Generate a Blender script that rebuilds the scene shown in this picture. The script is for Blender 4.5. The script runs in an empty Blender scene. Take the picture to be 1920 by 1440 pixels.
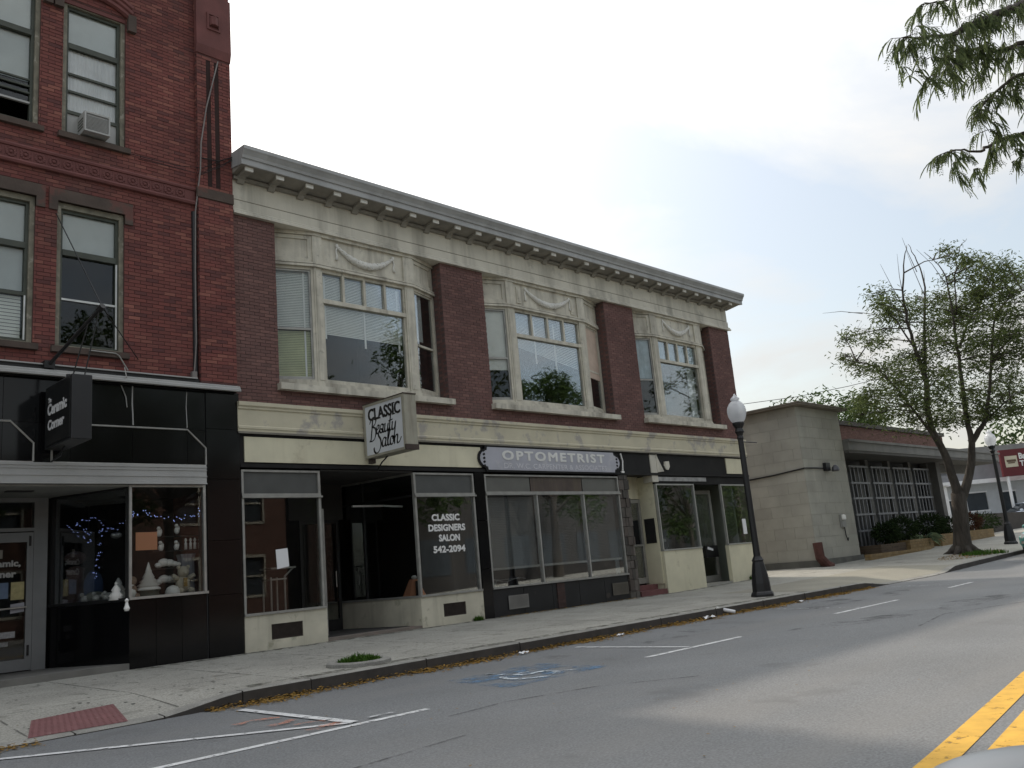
import bpy, math, random
from mathutils import Vector, Matrix
random.seed(7)
S = bpy.context.scene
COL = S.collection
R = math.radians

# ------------------------------------------------------------------ camera
CAM_P = Vector((-8.055, -15.0, 1.052))
yaw, pitch, roll = 0.80040, 0.20633, -0.08901
fw = Vector((math.sin(yaw)*math.cos(pitch), math.cos(yaw)*math.cos(pitch), math.sin(pitch)))
rt = Vector((math.cos(yaw), -math.sin(yaw), 0)); up = rt.cross(fw)
c_, s_ = math.cos(roll), math.sin(roll)
rr = rt*c_ + up*s_; uu = up*c_ - rt*s_
cd = bpy.data.cameras.new('camera'); cam = bpy.data.objects.new('camera', cd); COL.objects.link(cam)
cam.matrix_world = Matrix(((rr.x, uu.x, -fw.x, CAM_P.x), (rr.y, uu.y, -fw.y, CAM_P.y), (rr.z, uu.z, -fw.z, CAM_P.z), (0, 0, 0, 1)))
cd.sensor_width = 36; cd.lens = 30.94; cd.clip_start = 0.05; cd.clip_end = 3000
S.camera = cam
S.render.resolution_x = 1024; S.render.resolution_y = 768

# ------------------------------------------------------------------ sun, sky, exposure
SUN_TO = Vector((0.17, 1.0, 1.04)).normalized()
sl = bpy.data.lights.new('sun', 'SUN'); sl.energy = 1.5; sl.angle = R(1.8); sl.color = (1.0, 0.88, 0.74)
so = bpy.data.objects.new('sun', sl); COL.objects.link(so)
so.rotation_euler = (-SUN_TO).to_track_quat('-Z', 'Y').to_euler(); so.location = (5, 30, 40)

W = bpy.data.worlds.new('World'); S.world = W; W.use_nodes = True
nt = W.node_tree; nt.nodes.clear()
def wn(t, **k):
    n = nt.nodes.new(t)
    for a, b in k.items(): setattr(n, a, b)
    return n
def wl(a, b): nt.links.new(a, b)
def wmath(op, a, b=None, c=None):
    n = wn('ShaderNodeMath', operation=op)
    for i, v in enumerate((a, b, c)):
        if v is None: continue
        if isinstance(v, (int, float)): n.inputs[i].default_value = v
        else: wl(v, n.inputs[i])
    return n.outputs[0]
sky = wn('ShaderNodeTexSky', sky_type='NISHITA', sun_disc=False)
sky.sun_elevation = math.asin(SUN_TO.z); sky.sun_rotation = math.atan2(SUN_TO.x, SUN_TO.y)
sky.air_density = 1.2; sky.dust_density = 2.5; sky.ozone_density = 1.0
tc = wn('ShaderNodeTexCoord')
sep = wn('ShaderNodeSeparateXYZ'); wl(tc.outputs['Generated'], sep.inputs[0])
den = wmath('ADD', wmath('MAXIMUM', sep.outputs[2], 0.0), 0.22)
cmb = wn('ShaderNodeCombineXYZ')
wl(wmath('DIVIDE', sep.outputs[0], den), cmb.inputs[0]); wl(wmath('DIVIDE', sep.outputs[1], den), cmb.inputs[1])
n1 = wn('ShaderNodeTexNoise'); n1.inputs['Scale'].default_value = 1.55; n1.inputs['Detail'].default_value = 9; n1.inputs['Roughness'].default_value = 0.56; n1.inputs['Distortion'].default_value = 0.35
mpv = wn('ShaderNodeMapping'); mpv.inputs['Location'].default_value = (3.1, 1.4, 0.0)
wl(cmb.outputs[0], mpv.inputs[0]); wl(mpv.outputs[0], n1.inputs['Vector'])
# nearness to the sun thickens and brightens the veil of cloud
dt = wn('ShaderNodeVectorMath', operation='DOT_PRODUCT'); dt.inputs[1].default_value = SUN_TO
wl(tc.outputs['Generated'], dt.inputs[0])
glow = wmath('POWER', wmath('MAXIMUM', dt.outputs['Value'], 0.0), 6.0)
cover = wmath('ADD', n1.outputs[0], wmath('MULTIPLY', glow, 0.42))
cr = wn('ShaderNodeValToRGB'); cr.color_ramp.elements[0].position = 0.46; cr.color_ramp.elements[1].position = 0.68
cr.color_ramp.elements[0].color = (0.3, 0.3, 0.3, 1); cr.color_ramp.elements[1].color = (1, 1, 1, 1)
wl(cover, cr.inputs[0])
# an overcast veil is brighter overhead than near the horizon
cloud_b = wmath('ADD', wmath('MULTIPLY', glow, 11.0), wmath('MULTIPLY', wmath('ADD', wmath('MULTIPLY', wmath('POWER', wmath('MAXIMUM', sep.outputs[2], 0.0), 2.0), 1.75), 0.88), 4.9))
cc = wn('ShaderNodeVectorMath', operation='SCALE'); cc.inputs[0].default_value = (1.015, 1.0, 0.97); wl(cloud_b, cc.inputs['Scale'])
mx = wn('ShaderNodeMix', data_type='RGBA'); wl(cr.outputs[0], mx.inputs[0]); skb = wn('ShaderNodeVectorMath', operation='MULTIPLY'); skb.inputs[1].default_value = (1.24, 1.17, 1.06); wl(sky.outputs[0], skb.inputs[0]); wl(skb.outputs[0], mx.inputs[6]); wl(cc.outputs[0], mx.inputs[7])
bg = wn('ShaderNodeBackground'); bg.inputs[1].default_value = 0.10; wl(mx.outputs[2], bg.inputs[0])
wo = wn('ShaderNodeOutputWorld'); wl(bg.outputs[0], wo.inputs[0])

S.view_settings.view_transform = 'Standard'; S.view_settings.look = 'None'
S.view_settings.exposure = 0.72; S.view_settings.gamma = 1.0; S.view_settings.use_curve_mapping = False
try:
    S.cycles.use_denoising = True
    S.cycles.max_bounces = 8; S.cycles.transparent_max_bounces = 12; S.cycles.caustics_reflective = False; S.cycles.caustics_refractive = False
except Exception: pass

# ------------------------------------------------------------------ mesh helpers
class MB:
    def __init__(s): s.v = []; s.f = []; s.m = []
    def face(s, pts, m=0):
        i = len(s.v); s.v += [tuple(p) for p in pts]; s.f.append(tuple(range(i, i+len(pts)))); s.m.append(m)
    def hexa(s, p, m=0):
        i = len(s.v); s.v += [tuple(q) for q in p]
        for q in ((0, 3, 2, 1), (4, 5, 6, 7), (0, 1, 5, 4), (1, 2, 6, 5), (2, 3, 7, 6), (3, 0, 4, 7)):
            s.f.append(tuple(i+k for k in q)); s.m.append(m)
    def box(s, x0, x1, y0, y1, z0, z1, m=0):
        s.hexa([(x0, y0, z0), (x1, y0, z0), (x1, y1, z0), (x0, y1, z0), (x0, y0, z1), (x1, y0, z1), (x1, y1, z1), (x0, y1, z1)], m)
    def fb(s, fr, u0, u1, d0, d1, z0, z1, m=0):
        ox, oy, ux, uy = fr; P = lambda u, d, z: (ox+u*ux-d*uy, oy+u*uy+d*ux, z)
        s.hexa([P(u0, d0, z0), P(u1, d0, z0), P(u1, d1, z0), P(u0, d1, z0), P(u0, d0, z1), P(u1, d0, z1), P(u1, d1, z1), P(u0, d1, z1)], m)
    def xz(s, pts, y0, y1, m=0):
        n = len(pts); i = len(s.v)
        s.v += [(x, y0, z) for x, z in pts] + [(x, y1, z) for x, z in pts]
        s.f.append(tuple(i+k for k in range(n))); s.f.append(tuple(i+n+k for k in reversed(range(n)))); s.m += [m, m]
        for k in range(n):
            l = (k+1) % n; s.f.append((i+k, i+n+k, i+n+l, i+l)); s.m.append(m)
    def yz(s, pts, x0, x1, m=0):
        n = len(pts); i = len(s.v)
        s.v += [(x0, y, z) for y, z in pts] + [(x1, y, z) for y, z in pts]
        s.f.append(tuple(i+k for k in range(n))); s.f.append(tuple(i+n+k for k in reversed(range(n)))); s.m += [m, m]
        for k in range(n):
            l = (k+1) % n; s.f.append((i+k, i+n+k, i+n+l, i+l)); s.m.append(m)
    def xy(s, pts, z0, z1, m=0):
        n = len(pts); i = len(s.v)
        s.v += [(x, y, z0) for x, y in pts] + [(x, y, z1) for x, y in pts]
        s.f.append(tuple(i+k for k in reversed(range(n)))); s.f.append(tuple(i+n+k for k in range(n))); s.m += [m, m]
        for k in range(n):
            l = (k+1) % n; s.f.append((i+k, i+l, i+n+l, i+n+k)); s.m.append(m)
    def tube(s, pts, r, n=8, m=0, cap=True):
        pts = [Vector(p) for p in pts]
        rs = r if hasattr(r, '__len__') else [r]*len(pts)
        rings = []; ref = None
        for k, p in enumerate(pts):
            d = (pts[min(k+1, len(pts)-1)] - pts[max(k-1, 0)])
            d = d.normalized() if d.length > 1e-9 else Vector((0, 0, 1))
            if ref is None: ref = Vector((1, 0, 0)) if abs(d.x) < 0.8 else Vector((0, 1, 0))
            a = d.cross(ref).normalized(); b = d.cross(a).normalized(); ref = a.cross(d).normalized()
            i = len(s.v)
            for q in range(n):
                t = 2*math.pi*q/n; w = p + (a*math.cos(t) + b*math.sin(t))*rs[k]; s.v.append(tuple(w))
            rings.append(i)
        for k in range(len(rings)-1):
            for q in range(n):
                l = (q+1) % n; s.f.append((rings[k]+q, rings[k]+l, rings[k+1]+l, rings[k+1]+q)); s.m.append(m)
        if cap:
            s.f.append(tuple(rings[0]+q for q in reversed(range(n)))); s.f.append(tuple(rings[-1]+q for q in range(n))); s.m += [m, m]
    def lathe(s, c, prof, n=16, m=0, flute=0):
        rings = []
        for r, z in prof:
            i = len(s.v)
            for q in range(n):
                t = 2*math.pi*q/n; k = r*(1-flute*(q % 2)); s.v.append((c[0]+k*math.cos(t), c[1]+k*math.sin(t), c[2]+z))
            rings.append(i)
        for k in range(len(rings)-1):
            for q in range(n):
                l = (q+1) % n; s.f.append((rings[k]+q, rings[k]+l, rings[k+1]+l, rings[k+1]+q)); s.m.append(m)
        s.f.append(tuple(rings[0]+q for q in reversed(range(n)))); s.f.append(tuple(rings[-1]+q for q in range(n))); s.m += [m, m]
    def ball(s, c, r, sc=(1, 1, 1), n=12, k=8, m=0):
        rings = []
        for j in range(k+1):
            a = -math.pi/2 + math.pi*j/k; i = len(s.v); rr_ = max(math.cos(a), 0.02)*r
            for q in range(n):
                t = 2*math.pi*q/n; s.v.append((c[0]+rr_*math.cos(t)*sc[0], c[1]+rr_*math.sin(t)*sc[1], c[2]+math.sin(a)*r*sc[2]))
            rings.append(i)
        for j in range(k):
            for q in range(n):
                l = (q+1) % n; s.f.append((rings[j]+q, rings[j]+l, rings[j+1]+l, rings[j+1]+q)); s.m.append(m)
        s.f.append(tuple(rings[0]+q for q in reversed(range(n)))); s.f.append(tuple(rings[-1]+q for q in range(n))); s.m += [m, m]
    def build(s, name, mats, parent=None, kind=None, smooth=False, loc=None, label=None, cat=None, group=None, bevel=0):
        L = Vector(loc) if loc is not None else Vector((0, 0, 0))
        me = bpy.data.meshes.new(name)
        me.from_pydata([(a-L.x, b-L.y, c-L.z) for a, b, c in s.v], [], s.f); me.update()
        if not isinstance(mats, (list, tuple)): mats = [mats]
        for q in mats: me.materials.append(q)
        if len(mats) > 1: me.polygons.foreach_set('material_index', s.m)
        if smooth: me.polygons.foreach_set('use_smooth', [True]*len(me.polygons))
        o = bpy.data.objects.new(name, me); COL.objects.link(o)
        if loc is not None: o.location = L
        attach(o, parent)
        if bevel:
            b = o.modifiers.new('bevel', 'BEVEL'); b.width = bevel; b.segments = 2; b.limit_method = 'ANGLE'
        if kind: o['kind'] = kind
        if label: o['label'] = label
        if cat: o['category'] = cat
        if group: o['group'] = group
        return o
def attach(o, parent):
    if parent is None: return
    o.parent = parent
    o.matrix_parent_inverse = Matrix.Translation(-parent.location)
def thing(name, label, cat, loc, group=None):
    o = bpy.data.objects.new(name, None); COL.objects.link(o); o.location = loc; o.empty_display_size = 0.2
    o['label'] = label; o['category'] = cat
    if group: o['group'] = group
    return o
def clone(src, off, parent=None, label=None):
    c = src.copy(); COL.objects.link(c); c.location = src.location + Vector(off)
    if label: c['label'] = label
    return c
def clone_tree(root, off, label):
    r = root.copy(); COL.objects.link(r); r.location = root.location + Vector(off); r['label'] = label
    for ch in [o for o in bpy.data.objects if o.parent == root]:
        c = ch.copy(); COL.objects.link(c); c.parent = r; c.matrix_parent_inverse = ch.matrix_parent_inverse.copy()
        for g in [o for o in bpy.data.objects if o.parent == ch]:
            d = g.copy(); COL.objects.link(d); d.parent = c; d.matrix_parent_inverse = g.matrix_parent_inverse.copy()
    return r
F0 = (0, 0, 1, 0)
def text(s, size, org, xdir, updir, mat, parent=None, bold=0.0, fat=None, sx=1.0, shear=0.0, extrude=0.004, align='CENTER', spacing=1.0, name='lettering', height=None, width=None):
    cu = bpy.data.curves.new('txt', 'FONT'); cu.body = s; cu.size = size; cu.align_x = align; cu.offset = bold; cu.shear = shear; cu.extrude = extrude; cu.space_character = spacing
    cu.resolution_u = 3
    t = bpy.data.objects.new('txt', cu); COL.objects.link(t)
    bpy.context.view_layer.update()
    me = bpy.data.meshes.new_from_object(t.evaluated_get(bpy.context.evaluated_depsgraph_get()))
    bpy.data.objects.remove(t)
    X = Vector(xdir).normalized(); U = Vector(updir).normalized(); N = X.cross(U); O = Vector(org)
    xs = [v.co.x for v in me.vertices]; ys = [v.co.y for v in me.vertices]
    kx = sx; ky = 1.0; y0 = 0
    if width: kx = width/(max(xs)-min(xs))
    if height: ky = height/(max(ys)-min(ys)); y0 = min(ys)
    xc = (max(xs)+min(xs))/2 if align == 'CENTER' else 0
    for v in me.vertices:
        p = O + X*((v.co.x-xc)*kx) + U*((v.co.y-y0)*ky) + N*v.co.z; v.co = p
    if fat:   # heavier strokes: the same letters again, a hair apart in depth and shifted
        vs = [v.co.copy() for v in me.vertices]; fs = [tuple(p.vertices) for p in me.polygons]; V = []; Fc = []
        for k, (a, c) in enumerate(((0, 0), (1, 0), (-1, 0), (0, 1), (0, -1), (.7, .7), (-.7, .7), (.7, -.7), (-.7, -.7))):
            i = len(V); V += [v+X*(a*fat[0])+U*(c*fat[1])+N*(k*.0006) for v in vs]; Fc += [tuple(q+i for q in f) for f in fs]
        me2 = bpy.data.meshes.new('lettering'); me2.from_pydata([tuple(v) for v in V], [], Fc); me2.update(); me = me2
    me.materials.clear(); me.materials.append(mat)
    o = bpy.data.objects.new(name, me); COL.objects.link(o); me.name = name
    attach(o, parent)
    return o

# ------------------------------------------------------------------ materials
def mat(name, col, rough=0.75, metal=0.0, var=0.18, vs=2.5, bump=0.0, bs=40.0, dirt=None, streak=None, island=None, spec=0.5, speck=None, objvar=0.0, stretch=None, wear=None):
    m = bpy.data.materials.new(name); m.use_nodes = True; t = m.node_tree; N = t.nodes; L = t.links
    b = N['Principled BSDF']; b.inputs['Roughness'].default_value = rough; b.inputs['Metallic'].default_value = metal
    b.inputs['Specular IOR Level'].default_value = spec
    tcn = N.new('ShaderNodeTexCoord'); vec = tcn.outputs['Object']
    if stretch:
        mp = N.new('ShaderNodeMapping'); mp.inputs['Scale'].default_value = stretch; L.new(vec, mp.inputs[0]); vec = mp.outputs[0]
    def noise(sc, det=5, ro=0.55, v=None, scale3=None):
        n = N.new('ShaderNodeTexNoise'); n.inputs['Scale'].default_value = sc; n.inputs['Detail'].default_value = det; n.inputs['Roughness'].default_value = ro
        src = v or vec
        if scale3:
            mp2 = N.new('ShaderNodeMapping'); mp2.inputs['Scale'].default_value = scale3; L.new(src, mp2.inputs[0]); src = mp2.outputs[0]
        L.new(src, n.inputs['Vector']); return n.outputs[0]
    def ramp(x, a, c, lo, hi):
        r = N.new('ShaderNodeValToRGB'); r.color_ramp.elements[0].position = a; r.color_ramp.elements[1].position = c
        r.color_ramp.elements[0].color = lo; r.color_ramp.elements[1].color = hi; L.new(x, r.inputs[0]); return r.outputs[0]
    def mix(f, a, c, mode='MIX'):
        n = N.new('ShaderNodeMix'); n.data_type = 'RGBA'; n.blend_type = mode
        if isinstance(f, float): n.inputs[0].default_value = f
        else: L.new(f, n.inputs[0])
        for k, q in ((6, a), (7, c)):
            if isinstance(q, tuple): n.inputs[k].default_value = q
            else: L.new(q, n.inputs[k])
        return n.outputs[2]
    g4 = lambda k: (k, k, k, 1)
    if island:
        ge = N.new('ShaderNodeNewGeometry'); oi = N.new('ShaderNodeObjectInfo')
        ad = N.new('ShaderNodeMath'); ad.operation = 'ADD'; L.new(ge.outputs['Random Per Island'], ad.inputs[0]); L.new(oi.outputs['Random'], ad.inputs[1])
        fr = N.new('ShaderNodeMath'); fr.operation = 'FRACT'; L.new(ad.outputs[0], fr.inputs[0])
        r = N.new('ShaderNodeValToRGB'); r.color_ramp.interpolation = 'LINEAR'
        e = r.color_ramp.elements; e[0].position = 0; e[0].color = island[0]+(1,); e[1].position = 1; e[1].color = island[-1]+(1,)
        for k in range(1, len(island)-1):
            q = e.new(k/(len(island)-1)); q.color = island[k]+(1,)
        L.new(fr.outputs[0], r.inputs[0]); c = r.outputs[0]
    else: c = tuple(col)+(1,)
    if objvar:
        oi = N.new('ShaderNodeObjectInfo'); c = mix(1.0, c, ramp(oi.outputs['Random'], 0, 1, g4(1-objvar), g4(1+objvar)), 'MULTIPLY')
    if var: c = mix(1.0, c, ramp(noise(vs, 6), 0.25, 0.75, g4(1-var), g4(1+var*0.7)), 'MULTIPLY')
    if speck: c = mix(1.0, c, ramp(noise(speck[0], 2), 0.3, 0.7, g4(1-speck[1]), g4(1+speck[1])), 'MULTIPLY')
    if streak: c = mix(ramp(noise(streak[1], 5, 0.6, tcn.outputs['Object'], (1, 1, 0.08)), streak[2], streak[2]+0.22, g4(0), g4(streak[3])), c, tuple(streak[0])+(1,))
    if wear: c = mix(ramp(noise(wear[1], 6, 0.6, tcn.outputs['Object'], (0.12, 1, 1)), wear[2], wear[2]+0.2, g4(0), g4(wear[3])), c, tuple(wear[0])+(1,))
    if dirt: c = mix(ramp(noise(dirt[1], 6, 0.65), dirt[2], dirt[2]+0.08, g4(0), g4(dirt[3])), c, tuple(dirt[0])+(1,))
    if isinstance(c, tuple): b.inputs['Base Color'].default_value = c
    else: L.new(c, b.inputs['Base Color'])
    if bump:
        bn = N.new('ShaderNodeBump'); bn.inputs['Strength'].default_value = bump; bn.inputs['Distance'].default_value = 0.01
        L.new(noise(bs, 4, 0.6), bn.inputs['Height']); L.new(bn.outputs[0], b.inputs['Normal'])
    return m
def glass(name, tint=(0.8, 0.83, 0.82), boost=1.35, wave=0.12, rough=0.015):
    m = bpy.data.materials.new(name); m.use_nodes = True; t = m.node_tree; N = t.nodes; L = t.links; N.clear()
    o = N.new('ShaderNodeOutputMaterial'); mx = N.new('ShaderNodeMixShader'); tr = N.new('ShaderNodeBsdfTransparent'); gl = N.new('ShaderNodeBsdfGlossy')
    tr.inputs[0].default_value = tint+(1,); gl.inputs['Roughness'].default_value = rough; gl.inputs[0].default_value = (0.95, 0.97, 1, 1)
    f = N.new('ShaderNodeFresnel'); f.inputs[0].default_value = 1.52
    k = N.new('ShaderNodeMath'); k.operation = 'MULTIPLY'; k.inputs[1].default_value = boost; k.use_clamp = True
    tcn = N.new('ShaderNodeTexCoord'); n = N.new('ShaderNodeTexNoise'); n.inputs['Scale'].default_value = 0.8; n.inputs['Detail'].default_value = 1
    bp = N.new('ShaderNodeBump'); bp.inputs['Strength'].default_value = wave; bp.inputs['Distance'].default_value = 0.02
    L.new(tcn.outputs['Object'], n.inputs['Vector']); L.new(n.outputs[0], bp.inputs['Height']); L.new(bp.outputs[0], gl.inputs['Normal'])
    L.new(f.outputs[0], k.inputs[0]); L.new(k.outputs[0], mx.inputs[0]); L.new(tr.outputs[0], mx.inputs[1]); L.new(gl.outputs[0], mx.inputs[2]); L.new(mx.outputs[0], o.inputs[0])
    return m
def leafmat(name, col, trans=0.45):
    m = bpy.data.materials.new(name); m.use_nodes = True; t = m.node_tree; N = t.nodes; L = t.links; N.clear()
    o = N.new('ShaderNodeOutputMaterial'); mx = N.new('ShaderNodeMixShader'); d = N.new('ShaderNodeBsdfDiffuse'); tr = N.new('ShaderNodeBsdfTranslucent')
    ge = N.new('ShaderNodeNewGeometry'); r = N.new('ShaderNodeValToRGB'); e = r.color_ramp.elements
    e[0].color = tuple(c*0.6 for c in col)+(1,); e[1].color = (col[0]*1.5, col[1]*1.35, col[2]*1.1, 1)
    L.new(ge.outputs['Random Per Island'], r.inputs[0])
    L.new(r.outputs[0], d.inputs[0]); L.new(r.outputs[0], tr.inputs[0]); mx.inputs[0].default_value = trans
    L.new(d.outputs[0], mx.inputs[1]); L.new(tr.outputs[0], mx.inputs[2]); L.new(mx.outputs[0], o.inputs[0])
    return m
def emit(name, col, st):
    m = bpy.data.materials.new(name); m.use_nodes = True; b = m.node_tree.nodes['Principled BSDF']
    b.inputs['Emission Color'].default_value = col+(1,); b.inputs['Emission Strength'].default_value = st; b.inputs['Base Color'].default_value = col+(1,)
    return m
def wornpaint(name, col, thr, sc=9.0, soft=0.12, rough=0.8):
    """paint worn through to what lies below: the worn spots are cut out by noise"""
    m = mat(name, col, rough, var=0.2, vs=6); t = m.node_tree; N = t.nodes; L = t.links
    tcn = N.new('ShaderNodeTexCoord'); n = N.new('ShaderNodeTexNoise'); n.inputs['Scale'].default_value = sc; n.inputs['Detail'].default_value = 8; n.inputs['Roughness'].default_value = 0.7
    r = N.new('ShaderNodeValToRGB'); r.color_ramp.elements[0].position = thr; r.color_ramp.elements[1].position = thr+soft
    L.new(tcn.outputs['Object'], n.inputs['Vector']); L.new(n.outputs[0], r.inputs[0]); L.new(r.outputs[0], N['Principled BSDF'].inputs['Alpha'])
    return m

m_redbrick = mat('red_brick', (0.2, 0.05, 0.04), 0.85, island=[(0.13, 0.04, 0.036), (0.2, 0.06, 0.049), (0.165, 0.05, 0.043), (0.25, 0.095, 0.072), (0.15, 0.045, 0.039), (0.2, 0.064, 0.052), (0.105, 0.037, 0.035), (0.18, 0.056, 0.046)], var=0.3, vs=0.7, bump=0.3, bs=60, dirt=((0.075, 0.04, 0.034), 0.5, 0.55, 0.45))
m_redmortar = mat('red_mortar', (0.1, 0.048, 0.044), 0.95, var=0.25, vs=3)
m_redstone = mat('red_terracotta', (0.155, 0.055, 0.05), 0.8, var=0.3, vs=2, bump=0.2, bs=30)
m_brownstone = mat('brownstone', (0.085, 0.062, 0.05), 0.85, var=0.35, vs=2.5, bump=0.3, bs=25, dirt=((0.16, 0.055, 0.045), 2.2, 0.55, 0.6))
m_mainbrick = mat('dark_brick', (0.18, 0.09, 0.09), 0.85, island=[(0.125, 0.063, 0.056), (0.165, 0.083, 0.072), (0.145, 0.075, 0.066), (0.205, 0.106, 0.09), (0.135, 0.071, 0.063), (0.17, 0.087, 0.075)], var=0.3, vs=0.6, bump=0.3, bs=60, dirt=((0.06, 0.045, 0.04), 0.6, 0.56, 0.5))
m_mainmortar = mat('dark_mortar', (0.115, 0.08, 0.075), 0.95, var=0.2, vs=3)
m_trim = mat('weathered_trim_paint', (0.57, 0.54, 0.45), 0.65, var=0.26, vs=3, streak=((0.22, 0.2, 0.16), 4, 0.48, 0.75), dirt=((0.25, 0.235, 0.2), 5.5, 0.6, 0.6), bump=0.3, bs=25)
m_frieze = mat('frieze_paint', (0.62, 0.59, 0.5), 0.7, var=0.16, vs=1.2, streak=((0.27, 0.255, 0.21), 1.8, 0.47, 0.8), dirt=((0.3, 0.29, 0.25), 1.1, 0.56, 0.6), bump=0.2, bs=20)
m_cornice = mat('cornice_metal', (0.36, 0.365, 0.36), 0.5, var=0.2, vs=1.5, streak=((0.2, 0.2, 0.19), 3, 0.5, 0.5), metal=0.0)
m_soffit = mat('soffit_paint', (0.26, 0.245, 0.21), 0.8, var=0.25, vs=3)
m_bracketw = mat('bracket_white', (0.66, 0.65, 0.6), 0.7, var=0.15)
m_belt = mat('belt_cream', (0.56, 0.52, 0.385), 0.75, var=0.14, vs=1.5, dirt=((0.33, 0.31, 0.29), 1.7, 0.53, 0.8), bump=0.15, bs=20)
m_cream = mat('cream_panel', (0.66, 0.625, 0.46), 0.65, var=0.13, vs=1.5, dirt=((0.36, 0.32, 0.21), 1.9, 0.58, 0.45), streak=((0.42, 0.38, 0.27), 2.5, 0.54, 0.5))
m_bulk = mat('bulkhead_cream', (0.57, 0.54, 0.43), 0.75, var=0.2, vs=2, dirt=((0.26, 0.25, 0.17), 3.2, 0.58, 0.55), streak=((0.3, 0.28, 0.21), 3, 0.52, 0.6), bump=0.15, bs=25)
m_blackpaint = mat('black_signband', (0.014, 0.0135, 0.0135), 0.6, var=0.4, vs=2, spec=0.25, dirt=((0.035, 0.032, 0.03), 2, 0.6, 0.5))
m_tile = mat('black_glass_tile', (0.006, 0.006, 0.0065), 0.1, var=0.3, vs=2, objvar=0.3, spec=0.3)
m_tilejoint = mat('tile_joint', (0.05, 0.05, 0.05), 0.9, var=0.2)
m_alu = mat('aluminium', (0.5, 0.5, 0.48), 0.35, metal=0.75, var=0.2, vs=6)
m_dullalu = mat('dull_aluminium', (0.34, 0.335, 0.31), 0.5, metal=0.4, var=0.25, vs=5)
m_whitemetal = mat('white_enamel', (0.38, 0.38, 0.365), 0.5, var=0.15, vs=2, streak=((0.35, 0.34, 0.32), 4, 0.55, 0.4))
m_greenframe = mat('dark_green_frame', (0.06, 0.068, 0.052), 0.6, var=0.3, vs=5)
m_paleframe = mat('peeling_casing', (0.2, 0.185, 0.14), 0.75, var=0.4, vs=7, dirt=((0.36, 0.34, 0.28), 8, 0.58, 0.8))
m_blackframe = mat('black_frame', (0.012, 0.012, 0.012), 0.5, var=0.2)
m_glass = glass('window_glass', tint=(0.95, 0.965, 0.96), boost=0.52, wave=0.06)
m_glass2 = glass('shop_glass', tint=(0.95, 0.96, 0.95), boost=0.7, wave=0.03)
m_blind = mat('white_blind', (0.82, 0.82, 0.76), 0.7, var=0.08, vs=4)
m_yblind = mat('yellowed_blind', (0.6, 0.6, 0.33), 0.7, var=0.15, vs=3)
m_curtain = mat('lace_curtain', (0.85, 0.84, 0.85), 0.85, var=0.2, vs=3, streak=((0.55, 0.55, 0.58), 9, 0.52, 0.6))
m_shade = mat('roller_shade', (0.6, 0.63, 0.62), 0.8, var=0.12, vs=2)
m_bluecurt = mat('bluish_curtain', (0.4, 0.5, 0.55), 0.85, var=0.3, vs=4, streak=((0.2, 0.27, 0.3), 8, 0.5, 0.6))
m_plywood = mat('pinkish_board', (0.52, 0.41, 0.33), 0.8, var=0.15, vs=4, dirt=((0.12, 0.09, 0.08), 5, 0.68, 0.7))
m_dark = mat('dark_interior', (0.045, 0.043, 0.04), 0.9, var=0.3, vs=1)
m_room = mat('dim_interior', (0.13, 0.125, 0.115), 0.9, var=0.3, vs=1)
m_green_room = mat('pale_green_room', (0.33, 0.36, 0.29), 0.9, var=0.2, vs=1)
m_roof = mat('roof_felt', (0.1, 0.1, 0.1), 0.9)
m_white = mat('white_ceramic', (0.85, 0.84, 0.8), 0.35, var=0.06)
m_paper = mat('white_paper', (0.78, 0.79, 0.8), 0.8, var=0.04)
m_orange = mat('orange_paper', (0.8, 0.36, 0.2), 0.8, var=0.05)
m_black = mat('black_plastic', (0.01, 0.01, 0.01), 0.5, var=0.1)
m_iron = mat('black_iron', (0.012, 0.012, 0.013), 0.45, var=0.2)
m_letterw = mat('white_letters', (0.75, 0.75, 0.73), 0.6, var=0.05)
m_letterb = mat('black_letters', (0.008, 0.008, 0.008), 0.5, var=0)
m_vent = mat('rusty_vent', (0.07, 0.055, 0.048), 0.8, var=0.3, vs=10)
m_grey_block = mat('grey_block', (0.3, 0.285, 0.235), 0.9, island=[(0.37, 0.36, 0.31), (0.41, 0.4, 0.345), (0.39, 0.38, 0.325), (0.43, 0.42, 0.36)], var=0.18, vs=1.2, bump=0.2, bs=40, streak=((0.28, 0.27, 0.23), 1.0, 0.56, 0.4))
m_grey_joint = mat('grey_joint', (0.32, 0.31, 0.27), 0.95, var=0.15)
m_road = mat('asphalt', (0.165, 0.172, 0.176), 0.85, var=0.16, vs=0.45, speck=(55, 0.3), bump=0.6, bs=90, dirt=((0.115, 0.117, 0.118), 0.6, 0.6, 0.6), wear=((0.2, 0.195, 0.185), 0.55, 0.5, 0.5))
m_walk = mat('sidewalk_concrete', (0.335, 0.328, 0.29), 0.9, var=0.22, vs=0.8, speck=(42, 0.26), bump=0.5, bs=50, dirt=((0.16, 0.155, 0.13), 2.4, 0.58, 0.6))
m_kerb = mat('granite_kerb', (0.27, 0.265, 0.24), 0.85, var=0.3, vs=3, speck=(60, 0.2), bump=0.4, bs=60, objvar=0.12)
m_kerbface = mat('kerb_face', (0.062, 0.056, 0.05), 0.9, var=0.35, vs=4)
m_apron = mat('driveway_concrete', (0.28, 0.268, 0.22), 0.9, var=0.16, vs=0.7, speck=(40, 0.12), bump=0.3, bs=40)
m_ground = mat('ground', (0.16, 0.16, 0.13), 0.95, var=0.3, vs=0.1)
m_tactile = mat('tactile_red', (0.2, 0.09, 0.09), 0.8, var=0.2, vs=5, dirt=((0.3, 0.24, 0.22), 7, 0.64, 0.6))
m_linew = wornpaint('white_road_paint', (0.62, 0.63, 0.63), 0.34)
m_linefaint = wornpaint('faint_road_paint', (0.5, 0.51, 0.52), 0.46)
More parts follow.
